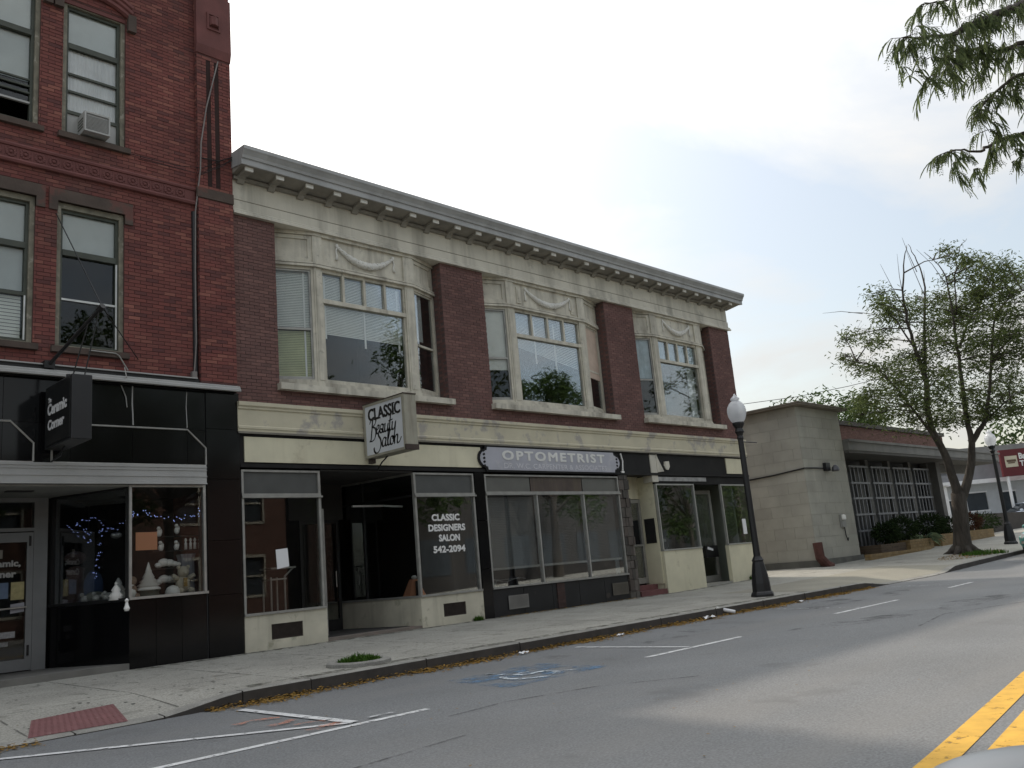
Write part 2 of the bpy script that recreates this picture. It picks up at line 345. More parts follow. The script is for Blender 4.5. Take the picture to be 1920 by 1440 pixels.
m_yellow = wornpaint('yellow_road_paint', (0.62, 0.36, 0.05), 0.3)
m_bluep = wornpaint('blue_road_paint', (0.1, 0.19, 0.3), 0.46, 3.0, 0.2)
m_sym = wornpaint('faded_symbol_paint', (0.5, 0.55, 0.58), 0.47, 6.0, 0.1)
m_spray = wornpaint('orange_spray_paint', (0.6, 0.22, 0.12), 0.43, 7.0, 0.25)
m_leaflitter = leafmat('dead_leaves', (0.24, 0.16, 0.055), 0.1)
m_grass = leafmat('weed_green', (0.06, 0.13, 0.03), 0.3)
m_leaf = leafmat('locust_leaf', (0.088, 0.122, 0.055), 0.45)
m_leaf2 = leafmat('near_leaf', (0.12, 0.165, 0.09), 0.55)
m_leaf3 = leafmat('far_leaf', (0.06, 0.1, 0.04), 0.35)
m_bark = mat('bark', (0.07, 0.06, 0.05), 0.95, var=0.35, vs=5, bump=1.0, bs=14, stretch=(1, 1, 0.25), speck=(9, 0.35))
# ------------------------------------------------------------------ ground
def sm(a, b, x):
    t = max(0.0, min(1.0, (x-a)/(b-a))); return t*t*(3-2*t)
KY = -4.75
def gX(x):
    t = max(0.0, min(x, 60)-13); return 0.022*t*t/(t+1.5)
def zr(x):
    t = max(0.0, min(x, 60)-19); return -0.25 + 0.024*t*t/(t+1.0)
def ktop(x): return (0.02+0.025*sm(13, 21, x))*KY + gX(x)
def ramp_f(x): return max(1-sm(-3.75, -2.5, x), sm(14.6, 16.6, x)*(1-sm(20.6, 21.8, x)))
def zs(x, y):
    if y > 0: return gX(x)
    s = 0.02+0.025*sm(13, 21, x)
    z = s*y + gX(x)
    f = ramp_f(x)
    if f > 0:
        drop = ktop(x) - (zr(x)+0.018)
        z -= f*drop*max(0.0, min(1.0, (-3.35-y)/(-3.35-KY)))
    return z
def sheet(name, xs, ys, zf, m, kind='structure', **k):
    b = MB(); nx = len(xs); ny = len(ys)
    for x in xs:
        for y in ys: b.v.append((x, y, zf(x, y)))
    for i in range(nx-1):
        for j in range(ny-1):
            b.f.append((i*ny+j, (i+1)*ny+j, (i+1)*ny+j+1, i*ny+j+1)); b.m.append(0)
    return b.build(name, m, kind=kind, **k)
def rng(a, b, n): return [a+(b-a)*i/n for i in range(n+1)]
xs_near = rng(-60, -8, 13) + rng(-7.5, 24, 126) + rng(25, 60, 35) + [80, 120]
sheet('ground', [-900, -300, -100, -40] + rng(0, 60, 20) + [100, 300, 900], [-900, -300, -60, -20, 0, 20, 60, 300, 900], lambda x, y: zr(x)-0.12, m_ground)
sheet('road', xs_near, [-20.6, -18, -14, -10, -7, KY], lambda x, y: zr(x), m_road)
sheet('sidewalk', [x for x in xs_near], [KY-0.001+0.16] + rng(-4.3, -0.3, 16) + [0.0, 1.0, 3.0, 12.0, 40.0], lambda x, y: zs(x, y), m_walk)
sheet('opposite_sidewalk', xs_near, [-26.5, -20.76], lambda x, y: zr(x)+0.13, m_walk)
b = MB()
for i in range(-30, 60):
    b.hexa([(i*2, -20.76, zr(i*2)-.2), (i*2+1.99, -20.76, zr(i*2+1.99)-.2), (i*2+1.99, -20.6, zr(i*2+1.99)-.2), (i*2, -20.6, zr(i*2)-.2), (i*2, -20.76, zr(i*2)+.135), (i*2+1.99, -20.76, zr(i*2+2)+.135), (i*2+1.99, -20.6, zr(i*2+2)+.135), (i*2, -20.6, zr(i*2)+.135)])
b.build('opposite_kerb', m_kerb, kind='structure')
# the alley / driveway apron: pale concrete
sheet('driveway', rng(12.2, 22.0, 40), rng(KY+0.17, -2.2, 12), lambda x, y: zs(x, y)+0.004, m_apron)
# kerbstones, one by one, following the dips at the ramp and the driveway
kb = MB(); kroot = MB(); kroot.box(-60, 120, KY-0.02, KY+0.1, -0.75, -0.6); kerb = kroot.build('kerb', m_kerbface, kind='structure')
x = -14.0
random.seed(11)
while x < 46:
    w = 1.9 if (x > -2 and x < 14) or x > 22 else 0.95
    b = MB(); x1 = x+w-0.015
    q = random.uniform(-0.006, 0.006)
    def kt(a): return zs(a, KY) + 0.004
    y0, y1 = KY-0.015+q, KY+0.165
    segs = 4
    for k in range(segs):
        a, c = x+(x1-x)*k/segs, x+(x1-x)*(k+1)/segs
        P = lambda xx, yy, zz: (xx, yy, zz)
        i = len(b.v)
        b.v += [P(a, y0-.012, zr(a)-.15), P(c, y0-.012, zr(c)-.15), P(c, y0, kt(c)-.012), P(a, y0, kt(a)-.012), P(a, y0+.02, kt(a)), P(c, y0+.02, kt(c)), P(c, y1, zs(c, y1)+.003), P(a, y1, zs(a, y1)+.003)]
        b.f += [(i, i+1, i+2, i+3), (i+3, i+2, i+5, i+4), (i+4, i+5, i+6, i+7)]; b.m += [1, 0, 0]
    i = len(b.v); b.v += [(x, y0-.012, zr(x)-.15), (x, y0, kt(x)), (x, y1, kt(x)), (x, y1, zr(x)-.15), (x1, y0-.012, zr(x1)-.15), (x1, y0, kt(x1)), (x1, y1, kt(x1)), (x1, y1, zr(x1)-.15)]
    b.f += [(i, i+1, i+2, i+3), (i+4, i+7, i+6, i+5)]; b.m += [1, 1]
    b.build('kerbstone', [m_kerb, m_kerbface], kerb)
    x += w
# road markings
def line(pts, w, m, name='road_marking', dz=0.005, kind='structure', sub=1.0):
    b = MB(); P = [Vector((p[0], p[1])) for p in pts]; Q = []
    for i in range(len(P)-1):
        n = max(1, int((P[i+1]-P[i]).length/sub))
        Q += [P[i].lerp(P[i+1], k/n) for k in range(n)]
    Q.append(P[-1])
    for i, p in enumerate(Q):
        d = (Q[min(i+1, len(Q)-1)]-Q[max(i-1, 0)]).normalized(); n = Vector((-d.y, d.x))*w/2
        for q in (p-n, p+n): b.v.append((q.x, q.y, zr(q.x)+dz))
    for i in range(len(Q)-1): b.f.append((2*i, 2*i+2, 2*i+3, 2*i+1)); b.m.append(0)
    return b.build(name, m, kind=kind)
line([(-14, -7.36), (-4.86, -7.62), (-2.16, -7.70)], .10, m_linew)
line([(-6.6, -4.95), (-5.4, -5.47), (-4.2, -6.5), (-2.96, -7.55)], .10, m_linew, dz=0.009)
line([(-2.89, -5.25), (-2.96, -7.56)], .11, m_linew, dz=0.013)
line([(2.80, -5.35), (2.78, -7.5)], .09, m_linew, dz=0.009)
line([(1.71, -7.55), (4.06, -7.58)], .10, m_linew)
line([(9.2, -5.0), (8.85, -7.3)], .09, m_linefaint, dz=0.009)
line([(7.62, -7.39), (10.48, -7.38)], .10, m_linew)
line([(15.3, -5.1), (14.8, -7.2)], .09, m_linefaint, dz=0.009)
line([(13.75, -7.27), (15.5, -7.2)], .10, m_linew)
yl = [(-14, -13.75), (-6, -13.18), (-2.35, -12.79), (0.9, -12.40), (4.5, -12.1), (10, -11.85), (40, -11.5)]
line(yl, .18, m_yellow, sub=.5); line([(a, c-.28) for a, c in yl], .17, m_yellow, sub=.5)
# blue parking patch with a worn wheelchair symbol
b = MB(); 
for i in range(8):
    for j in range(8):
        X = lambda u, v: (-0.85+1.75*u+0.15*v, -7.55+1.4*v)
        p = [X(i/8, j/8), X((i+1)/8, j/8), X((i+1)/8, (j+1)/8), X(i/8, (j+1)/8)]
        b.face([(q[0], q[1], zr(q[0])+.005) for q in p])
b.build('blue_parking_patch', m_bluep, kind='structure')
sym = MB(); cx, cy = 0.1, -6.85
def seg(a, c, w):
    a = Vector(a); c = Vector(c); n = (c-a).normalized(); n = Vector((-n.y, n.x))*w/2
    sym.face([(q.x, q.y, -.25+.010) for q in (a-n, c-n, c+n, a+n)])
for k in range(14):
    t0, t1 = 2.0+k*.3, 2.0+(k+1)*.3
    seg((cx-.05+.34*math.cos(t0), cy-.15+.34*math.sin(t0)), (cx-.05+.34*math.cos(t1), cy-.15+.34*math.sin(t1)), .09)
seg((cx-.1, cy+.35), (cx-.05, cy-.1), .1); seg((cx-.05, cy-.07), (cx+.28, cy-.1), .1); seg((cx+.26, cy-.1), (cx+.45, cy-.48), .1); seg((cx-.08, cy+.15), (cx+.2, cy+.13), .08)
for k in range(8): seg((cx-.1, cy+.5), (cx-.1+.08*math.cos(k*.785), cy+.5+.08*math.sin(k*.785)), .07)
sym.build('wheelchair_symbol', m_sym, kind='structure')
for (a, c, w, bend) in (((-3.52, -6.30), (-3.05, -6.36), .12, .06), ((-3.42, -6.8), (-3.1, -6.7), .12, -.05), ((-3.4, -7.5), (-3.0, -7.45), .13, .03), ((-3.3, -7.05), (-2.98, -7.2), .1, .05), ((-2.75, -7.5), (-2.4, -7.52), .06, 0)):
    mid = ((a[0]+c[0])/2, (a[1]+c[1])/2+bend); line([a, mid, c], w, m_spray if w > .07 else m_linefaint, 'spray_mark', dz=.016, sub=.1)
# darker patches and tar seams lie on the road as thin sheets
m_darkpatch = wornpaint('dark_patch', (0.075, 0.076, 0.076), 0.5, 1.6, 0.3)
m_seam = wornpaint('tar_seam', (0.1, 0.1, 0.1), 0.4, 5, 0.3)
def blob(cx, cy, rx, ry, rot=0):
    b = MB(); c0, s0 = math.cos(rot), math.sin(rot); pts = []
    for k in range(20):
        t = k*math.pi/10; q = 1+.18*math.sin(3*t+cx)+.1*math.sin(5*t)
        u, v = rx*math.cos(t)*q, ry*math.sin(t)*q; X = cx+u*c0-v*s0; Y = cy+u*s0+v*c0; pts.append((X, Y, zr(X)+.003))
    b.face(pts); b.build('dark_patch', m_darkpatch, kind='structure')
blob(4.6, -6.3, 1.2, .45, .1); blob(10.5, -6.1, 1.5, .5, .1); blob(6.5, -8.6, 1.6, .35, -.3); blob(9.3, -9.2, 1.5, .4, 0); blob(1.8, -5.9, .6, .25, 0); blob(12.5, -6.4, 1.2, .4, 0); blob(0.4, -10.2, .35, .15, .4)
line([(-2.4, -8.3), (-1.6, -8.25), (-.6, -8.55), (.3, -9.3)], .045, m_seam, 'tar_seam', dz=.004, sub=.2)
line([(5.2, -9.8), (7, -9.5), (9, -10.2), (13, -10.4)], .04, m_seam, 'tar_seam', dz=.004, sub=.3)
line([(-9, -9.0), (-5, -9.4), (-3, -9.2)], .04, m_seam, 'tar_seam', dz=.004, sub=.3)
# red tactile panel with its domes
TP = [(-4.92, -4.62), (-3.92, -4.66), (-3.72, -3.72), (-4.66, -3.86)]
def tp(u, v, h=0.0):
    a = Vector(TP[0]).lerp(Vector(TP[1]), u); c = Vector(TP[3]).lerp(Vector(TP[2]), u); p = a.lerp(c, v); return (p.x, p.y, zs(p.x, p.y)+.008+h)
b = MB(); n = 10
for i in range(n):
    for j in range(n): b.face([tp(i/n, j/n), tp((i+1)/n, j/n), tp((i+1)/n, (j+1)/n), tp(i/n, (j+1)/n)])
base = tp(.5, .5)
tpo = b.build('tactile_panel', m_tactile, loc=base, label='worn red tactile paving panel at the bottom of the kerb ramp', cat='tactile paving')
b = MB()
for i in range(15):
    for j in range(13):
        p = tp((i+.5)/15, (j+.5)/13); b.lathe(p, [(.017, -.002), (.015, .004), (.008, .006)], 6)
b.build('dome', m_tactile, tpo, kind='stuff')
# ring of a vanished post filled with weeds
RC = (-0.42, -4.06)
def ringpt(r, t, h): 
    X = RC[0]+r*math.cos(t)*1.05; Y = RC[1]+r*math.sin(t)*.95; return (X, Y, zs(X, Y)+h)
b = MB(); nr = 28; prof = [(.46, -.02), (.45, .045), (.42, .06), (.33, .06), (.31, .04), (.31, -.03)]
for k in range(nr):
    t0, t1 = 2*math.pi*k/nr, 2*math.pi*(k+1)/nr
    for q in range(len(prof)-1):
        (r0, h0), (r1, h1) = prof[q], prof[q+1]; b.face([ringpt(r0, t0, h0), ringpt(r0, t1, h0), ringpt(r1, t1, h1), ringpt(r1, t0, h1)])
    b.face([ringpt(0.001, t0, -.0), ringpt(.31, t0, .0), ringpt(.31, t1, .0)], 1)
b.build('concrete_ring', [m_kerb, m_ground], loc=(RC[0], RC[1], zs(*RC)), label='low round concrete collar set in the sidewalk near the kerb', cat='concrete ring')
def tuft(name, c, rad, n, h, label, cat='weed', m=None, seed=1):
    rs = random.Random(seed); b = MB()
    for k in range(n):
        t = rs.uniform(0, 6.28); r = rad*math.sqrt(rs.random()); X = c[0]+r*math.cos(t); Y = c[1]+r*math.sin(t)*c[3] if len(c) > 3 else c[1]+r*math.sin(t)
        z0 = c[2]; hh = h*rs.uniform(.45, 1.0)*(1-.5*r/rad); a = rs.uniform(0, 6.28); l = hh*rs.uniform(.2, .8); w = rs.uniform(.006, .014)
        d = Vector((math.cos(a), math.sin(a), 0)); s_ = Vector((-d.y, d.x, 0))*w
        p0 = Vector((X, Y, z0)); p1 = p0+d*l*.35+Vector((0, 0, hh*.65)); p2 = p0+d*l+Vector((0, 0, hh))
        b.face([p0-s_, p0+s_, p1+s_*.9, p1-s_*.9]); b.face([p1-s_*.9, p1+s_*.9, p2])
    return b.build(name, m or m_grass, loc=(c[0], c[1], c[2]), label=label, cat=cat)
tuft('weed_tuft', (RC[0]+.03, RC[1]+.02, zs(*RC)-.01), .31, 900, .2, 'green weeds growing inside the concrete ring on the sidewalk', seed=2)
tuft('weed_tuft', (5.6, -.08, zs(5.6, -.08)), .12, 120, .16, 'small weed at the foot of the cream bulkhead under the salon lettering', seed=3)
tuft('weed_tuft', (17.45, -.1, zs(17.45, -.1)), .14, 110, .22, 'small weed at the foot of the rightmost cream bulkhead', seed=4)
# leaf litter along the gutter
rs = random.Random(5); b = MB()
def leafq(p, s, up_=.3):
    a = rs.uniform(0, 6.28); d = Vector((math.cos(a), math.sin(a), rs.uniform(-up_, up_))).normalized(); e = Vector((-math.sin(a), math.cos(a), rs.uniform(-up_, up_)))*.5
    p = Vector(p); b.face([p-d*s, p+e*s, p+d*s, p-e*s])
for k in range(15000):
    x = rs.uniform(-3.1, 15.2) if rs.random() < .95 else rs.uniform(-6.5, -4.9)
    dn = .5+.5*math.sin(x*2.1)+.4*math.sin(x*5.3+1)
    if rs.random() > .35+.45*dn: continue
    y = KY-.03-abs(rs.gauss(0, .12+.06*dn))
    leafq((x, y, zr(x)+.012+.05*max(0, 1-(KY-y)/.15)*rs.random()), rs.uniform(.014, .034))
b.build('gutter_leaves', m_leaflitter, kind='stuff')
b = MB()
for k in range(420):
    x = rs.uniform(-6, 14); y = rs.uniform(-4.5, -.2); leafq((x, y, zs(x, y)+.008), rs.uniform(.008, .018), .1)
for k in range(160):
    x = rs.uniform(-6, 12); y = rs.uniform(-12, -5.2); leafq((x, y, zr(x)+.008), rs.uniform(.008, .02), .1)
for k in range(260):
    x = rs.uniform(6.3, 11.3); y = -abs(rs.gauss(0, .12))-.02; leafq((x, y, zs(x, y)+.012), rs.uniform(.012, .03), .5)
b.build('scattered_leaves', m_leaflitter, kind='stuff')
# litter
b = MB(); b.tube([(8.1, -4.62, -.115), (8.22, -4.97, -.2)], [.04, .034], 12); b.build('paper_cup', m_paper, loc=(8.16, -4.8, -.2), label='white paper cup lying over the kerb edge', cat='litter')
def crumple(p, s, label, m=None, seed=1):
    r2 = random.Random(seed); b = MB(); n = 5
    pts = [[(p[0]+(i/n-.5)*s*1.6, p[1]+(j/n-.5)*s, p[2]+.01+r2.uniform(0, .35)*s) for j in range(n+1)] for i in range(n+1)]
    for i in range(n):
        for j in range(n): b.face([pts[i][j], pts[i+1][j], pts[i+1][j+1], pts[i][j+1]])
    b.build('crumpled_paper', m or m_paper, loc=p, label=label, cat='litter')
crumple((7.25, -4.98, -.245), .17, 'crumpled white paper in the gutter beside the paper cup', seed=2)
crumple((1.95, -5.02, -.245), .1, 'small pale paper scrap among gutter leaves near the blue patch', seed=3)
crumple((4.4, -5.0, -.245), .09, 'small white scrap in the gutter above the first parking tee', seed=4)
crumple((10.9, -5.02, -.245), .1, 'small pale scrap in the gutter beside the lamp post', seed=5)

# gum and grit spots, faint scored joints and a dirty strip along the walls
b = MB()
for k in range(520):
    x = rs.uniform(-7, 16) if rs.random() < .6 else rs.uniform(-7, 2); y = rs.uniform(-4.5, -.15); r = rs.uniform(.008, .028); n = 6; z = zs(x, y)+.0035
    pts = [(x+r*math.cos(q*1.047)*rs.uniform(.7, 1.2), y+r*math.sin(q*1.047)*rs.uniform(.7, 1.2)) for q in range(n)]; b.face([(p[0], p[1], zs(p[0], p[1])+.0035) for p in pts])
b.build('gum_spots', mat('gum_black', (.09, .088, .08), .9, var=.3, vs=3), kind='stuff')
m_joint = wornpaint('scored_joint', (.15, .147, .13), .4, 4, .2); m_grime = wornpaint('wall_grime', (.1, .098, .075), .44, 5, .2)
def strip(x0, y0, x1, y1, w, m, name, dz, n=10):
    b = MB(); d = Vector((x1-x0, y1-y0)).normalized(); e = Vector((-d.y, d.x))*w/2; pts = []
    for k in range(n+1):
        t = k/n; X = x0+(x1-x0)*t; Y = y0+(y1-y0)*t; pts.append(((X-e.x, Y-e.y), (X+e.x, Y+e.y)))
    for k in range(n):
        q = (pts[k][0], pts[k+1][0], pts[k+1][1], pts[k][1]); b.face([(p[0], p[1], zs(p[0], p[1])+dz) for p in q])
    b.build(name, m, kind='structure')
for x in (-6.4, -4.9, -3.3, -1.7, .1, 1.9, 3.7, 5.5, 7.3, 9.1, 10.9): strip(x, -4.55, x, -.02, .022, m_joint, 'joint', .0045)
strip(-8, -3.3, 12, -3.3, .02, m_joint, 'joint', .005, 80)
strip(-.05, -.13, 18.2, -.13, .26, m_grime, 'wall_grime', .003, 80); strip(-2.05, -.16, -.05, -.16, .3, m_grime, 'wall_grime', .003, 10)
strip(-2.4, -4.46, 14.5, -4.46, .22, m_grime, 'kerb_grime', .003, 80)
# ------------------------------------------------------------------ walls and bricks
def cells(x0, x1, z0, z1, holes):
    X = sorted({x0, x1, *[min(max(h[k], x0), x1) for h in holes for k in (0, 1)]}); Z = sorted({z0, z1, *[min(max(h[k], z0), z1) for h in holes for k in (2, 3)]})
    for i in range(len(X)-1):
        for j in range(len(Z)-1):
            cx, cz = (X[i]+X[i+1])/2, (Z[j]+Z[j+1])/2
            if not any(h[0] < cx < h[1] and h[2] < cz < h[3] for h in holes): yield X[i], X[i+1], Z[j], Z[j+1]
def wall(name, x0, x1, z0, z1, holes, y0, y1, m, parent):
    b = MB()
    for a, c, d, e in cells(x0, x1, z0, z1, holes): b.box(a, c, y0, y1, d, e)
    return b.build(name, m, parent)
def bricks(x0, x1, z0, z1, holes, y, keep=None, proud=.008, fr=None):
    """running bond of single bricks, each a little uneven; returns the joined builder and the full bricks left out of it"""
    b = MB(); out = []; L, H, J = .203, .057, .0107; k = 0; z = z0
    while z < z1-.02:
        zt = min(z+H, z1); x = x0-(L+J)/2*(k % 2)
        while x < x1:
            a, c = max(x, x0), min(x+L, x1)
            spans = [(a, c)]
            for h in holes:
                if h[2] < (z+zt)/2 < h[3]:
                    ns = []
                    for (p, q) in spans:
                        if h[0] > p: ns.append((p, min(q, h[0])))
                        if h[1] < q: ns.append((max(p, h[1]), q))
                    spans = [s for s in ns if s[1]-s[0] > .015] if h[0] < c and h[1] > a else spans
            for (p, q) in spans:
                if q-p < .012: continue
                if keep and q-p > .2 and keep[0] < p and q < keep[1] and keep[2] < z and zt < keep[3]: out.append((p, y, z)); continue
                d = proud+random.uniform(-.003, .003); e = random.uniform(-.0015, .0015)
                i = len(b.v)
                b.v += [(p, y-d, z+e), (q, y-d, z+e), (q, y-d, zt+e), (p, y-d, zt+e), (p, y+.002, z+e), (q, y+.002, z+e), (q, y+.002, zt+e), (p, y+.002, zt+e)]
                b.f += [(i, i+1, i+2, i+3), (i+4, i+5, i+1, i), (i+3, i+2, i+6, i+7), (i+4, i, i+3, i+7), (i+1, i+5, i+6, i+2)]; b.m += [0]*5
            x += L+J
        z += H+J; k += 1
    return b, out

# ================================================================== the two storey block
MBK = thing('brick_building', 'long two-storey dark brick building with cream cornice and three bay windows', 'building', (9.1, 0, 0))
X1 = 18.2
BAYS = [(0.87, 1.76, 1.96, 4.17, 4.42, 5.29), (6.68, 7.48, 7.74, 10.27, 10.52, 11.46), (12.83, 13.68, 13.97, 16.08, 16.41, 17.0)]
holes = [(q[0], q[5], 4.98, 8.36) for q in BAYS]
wall('wall', -0.05, X1, 4.57, 8.36, holes, 0.012, 0.42, m_mainmortar, MBK)
bb, _ = bricks(-0.05, X1, 4.575, 8.36, holes, 0.012); bb.build('brickwork', m_mainbrick, MBK, kind='stuff')
b = MB()
for q in BAYS:   # brick returns in the bay reveals
    for (x, s_) in ((q[0], 1), (q[5], -1)):
        z = 4.99; k = 0
        while z < 8.3:
            b.box(min(x, x+s_*.008), max(x, x+s_*.008), 0.02+(.1 if k % 2 else 0), .19+(.1 if k % 2 else 0), z, z+.057); z += .0677; k += 1
b.build('reveal_brickwork', m_mainbrick, MBK, kind='stuff')
# body: side, back, roof, floors
b = MB()
b.box(-0.04, 0.2, 0.43, 13.4, 0, 9.3); b.box(X1-.25, X1, 0.43, 13.4, 0, 9.3); b.box(-.04, X1, 13.4, 13.7, 0, 9.3)
b.build('side_wall', m_mainmortar, MBK)
b = MB(); b.box(-.04, X1, 0.0, 13.7, 9.3, 9.42); b.build('roof', m_roof, MBK)
b = MB(); b.box(.2, X1-.25, .45, 13.4, 8.6, 8.8); b.box(.2, X1-.25, .3, 13.4, 4.3, 4.5); b.box(.2, X1-.25, .3, 13.4, 3.36, 3.42)
b.box(.2, X1-.25, .36, 13.4, -.25, .06)
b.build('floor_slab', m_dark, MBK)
b = MB()
for (a, c) in ((5.85, 6.1), (11.3, 11.6), (12.96, 13.05)): b.box(a, c, .4, 6, .06, 3.36)
b.box(.2, 5.85, 5.0, 5.2, .06, 3.36); b.box(6.1, 11.3, 3.0, 3.2, .06, 3.36)
for (a, c) in ((6.0, 6.1), (12.2, 12.3)): b.box(a, c, .45, 13.3, 4.5, 8.6)
b.box(.2, X1-.25, 4.5, 4.6, 4.5, 8.6)
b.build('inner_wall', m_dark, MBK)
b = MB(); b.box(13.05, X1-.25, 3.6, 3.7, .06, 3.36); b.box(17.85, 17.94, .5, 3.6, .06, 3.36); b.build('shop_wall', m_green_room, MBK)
# frieze
b = MB(); b.box(-.05, X1+.03, -.03, .42, 8.36, 8.66); b.box(-.05, X1+.02, -.012, .42, 8.685, 9.08); b.build('frieze', m_frieze, MBK)
b = MB(); b.box(-.05, X1+.015, .002, .4, 8.66, 8.685); b.build('groove', m_soffit, MBK)
b = MB(); b.yz([(-.03, 8.36), (-.09, 8.36), (-.09, 8.40), (-.055, 8.43), (-.055, 8.46), (-.03, 8.48)], -.06, X1+.10); b.build('lower_moulding', m_frieze, MBK)
# cornice, profile seen from the side
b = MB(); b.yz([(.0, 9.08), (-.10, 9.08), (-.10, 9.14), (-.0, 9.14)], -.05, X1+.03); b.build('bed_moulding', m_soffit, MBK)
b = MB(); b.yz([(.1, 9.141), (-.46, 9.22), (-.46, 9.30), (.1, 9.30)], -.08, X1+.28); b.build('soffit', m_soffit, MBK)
b = MB(); b.yz([(.1, 9.30), (-.49, 9.215), (-.50, 9.22), (-.50, 9.335), (-.53, 9.345), (-.545, 9.40), (-.59, 9.47), (-.615, 9.50), (-.615, 9.57), (.1, 9.60)], -.10, X1+.36); b.build('cornice', m_cornice, MBK)
br = None
for k in range(27):
    x = .03+k*.685
    if br is None:
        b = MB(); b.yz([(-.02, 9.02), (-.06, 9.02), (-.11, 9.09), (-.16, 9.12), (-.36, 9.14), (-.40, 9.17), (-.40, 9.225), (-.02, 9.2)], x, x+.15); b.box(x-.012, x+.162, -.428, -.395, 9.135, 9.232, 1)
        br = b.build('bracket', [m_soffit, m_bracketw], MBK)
    else: clone(br, (x-.03, 0, 0))
# belt course over the shops
b = MB(); b.yz([(.4, 4.0), (-.05, 4.0), (-.05, 4.06), (-.065, 4.06), (-.065, 4.10), (-.045, 4.12), (-.045, 4.42), (-.07, 4.44), (-.07, 4.47), (-.10, 4.50), (-.10, 4.57), (.4, 4.58)], -.06, X1+.02); b.build('belt_course', m_belt, MBK)
b = MB(); b.yz([(-.05, 3.965), (-.075, 3.965), (-.085, 4.0), (-.05, 4.0)], -.06, X1); b.build('belt_drip', m_soffit, MBK)

def blind(name, fr, u0, u1, d, z0, z1, m, parent, pitch_=.035, slant=0.0):
    b = MB(); n = max(2, int((z1-z0)/pitch_)); ox, oy, ux, uy = fr
    for k in range(n):
        za = z0+(z1-z0)*k/n; zb = za+(z1-z0)/n*.92
        P = lambda u, dd, z, w: (ox+u*ux-dd*uy, oy+u*uy+dd*ux, z-slant*w*(1-(za-z0)/(z1-z0)))
        b.face([P(u0, d, za, 0), P(u1, d, za, 1), P(u1, d+.012, zb, 1), P(u0, d+.012, zb, 0)])
    return b.build(name, m, parent)
def pane(fr, u0, u1, d, z0, z1, parent, m=None, name='pane'):
    b = MB(); b.fb(fr, u0, u1, d, d+.005, z0, z1); return b.build(name, m or m_glass, parent)

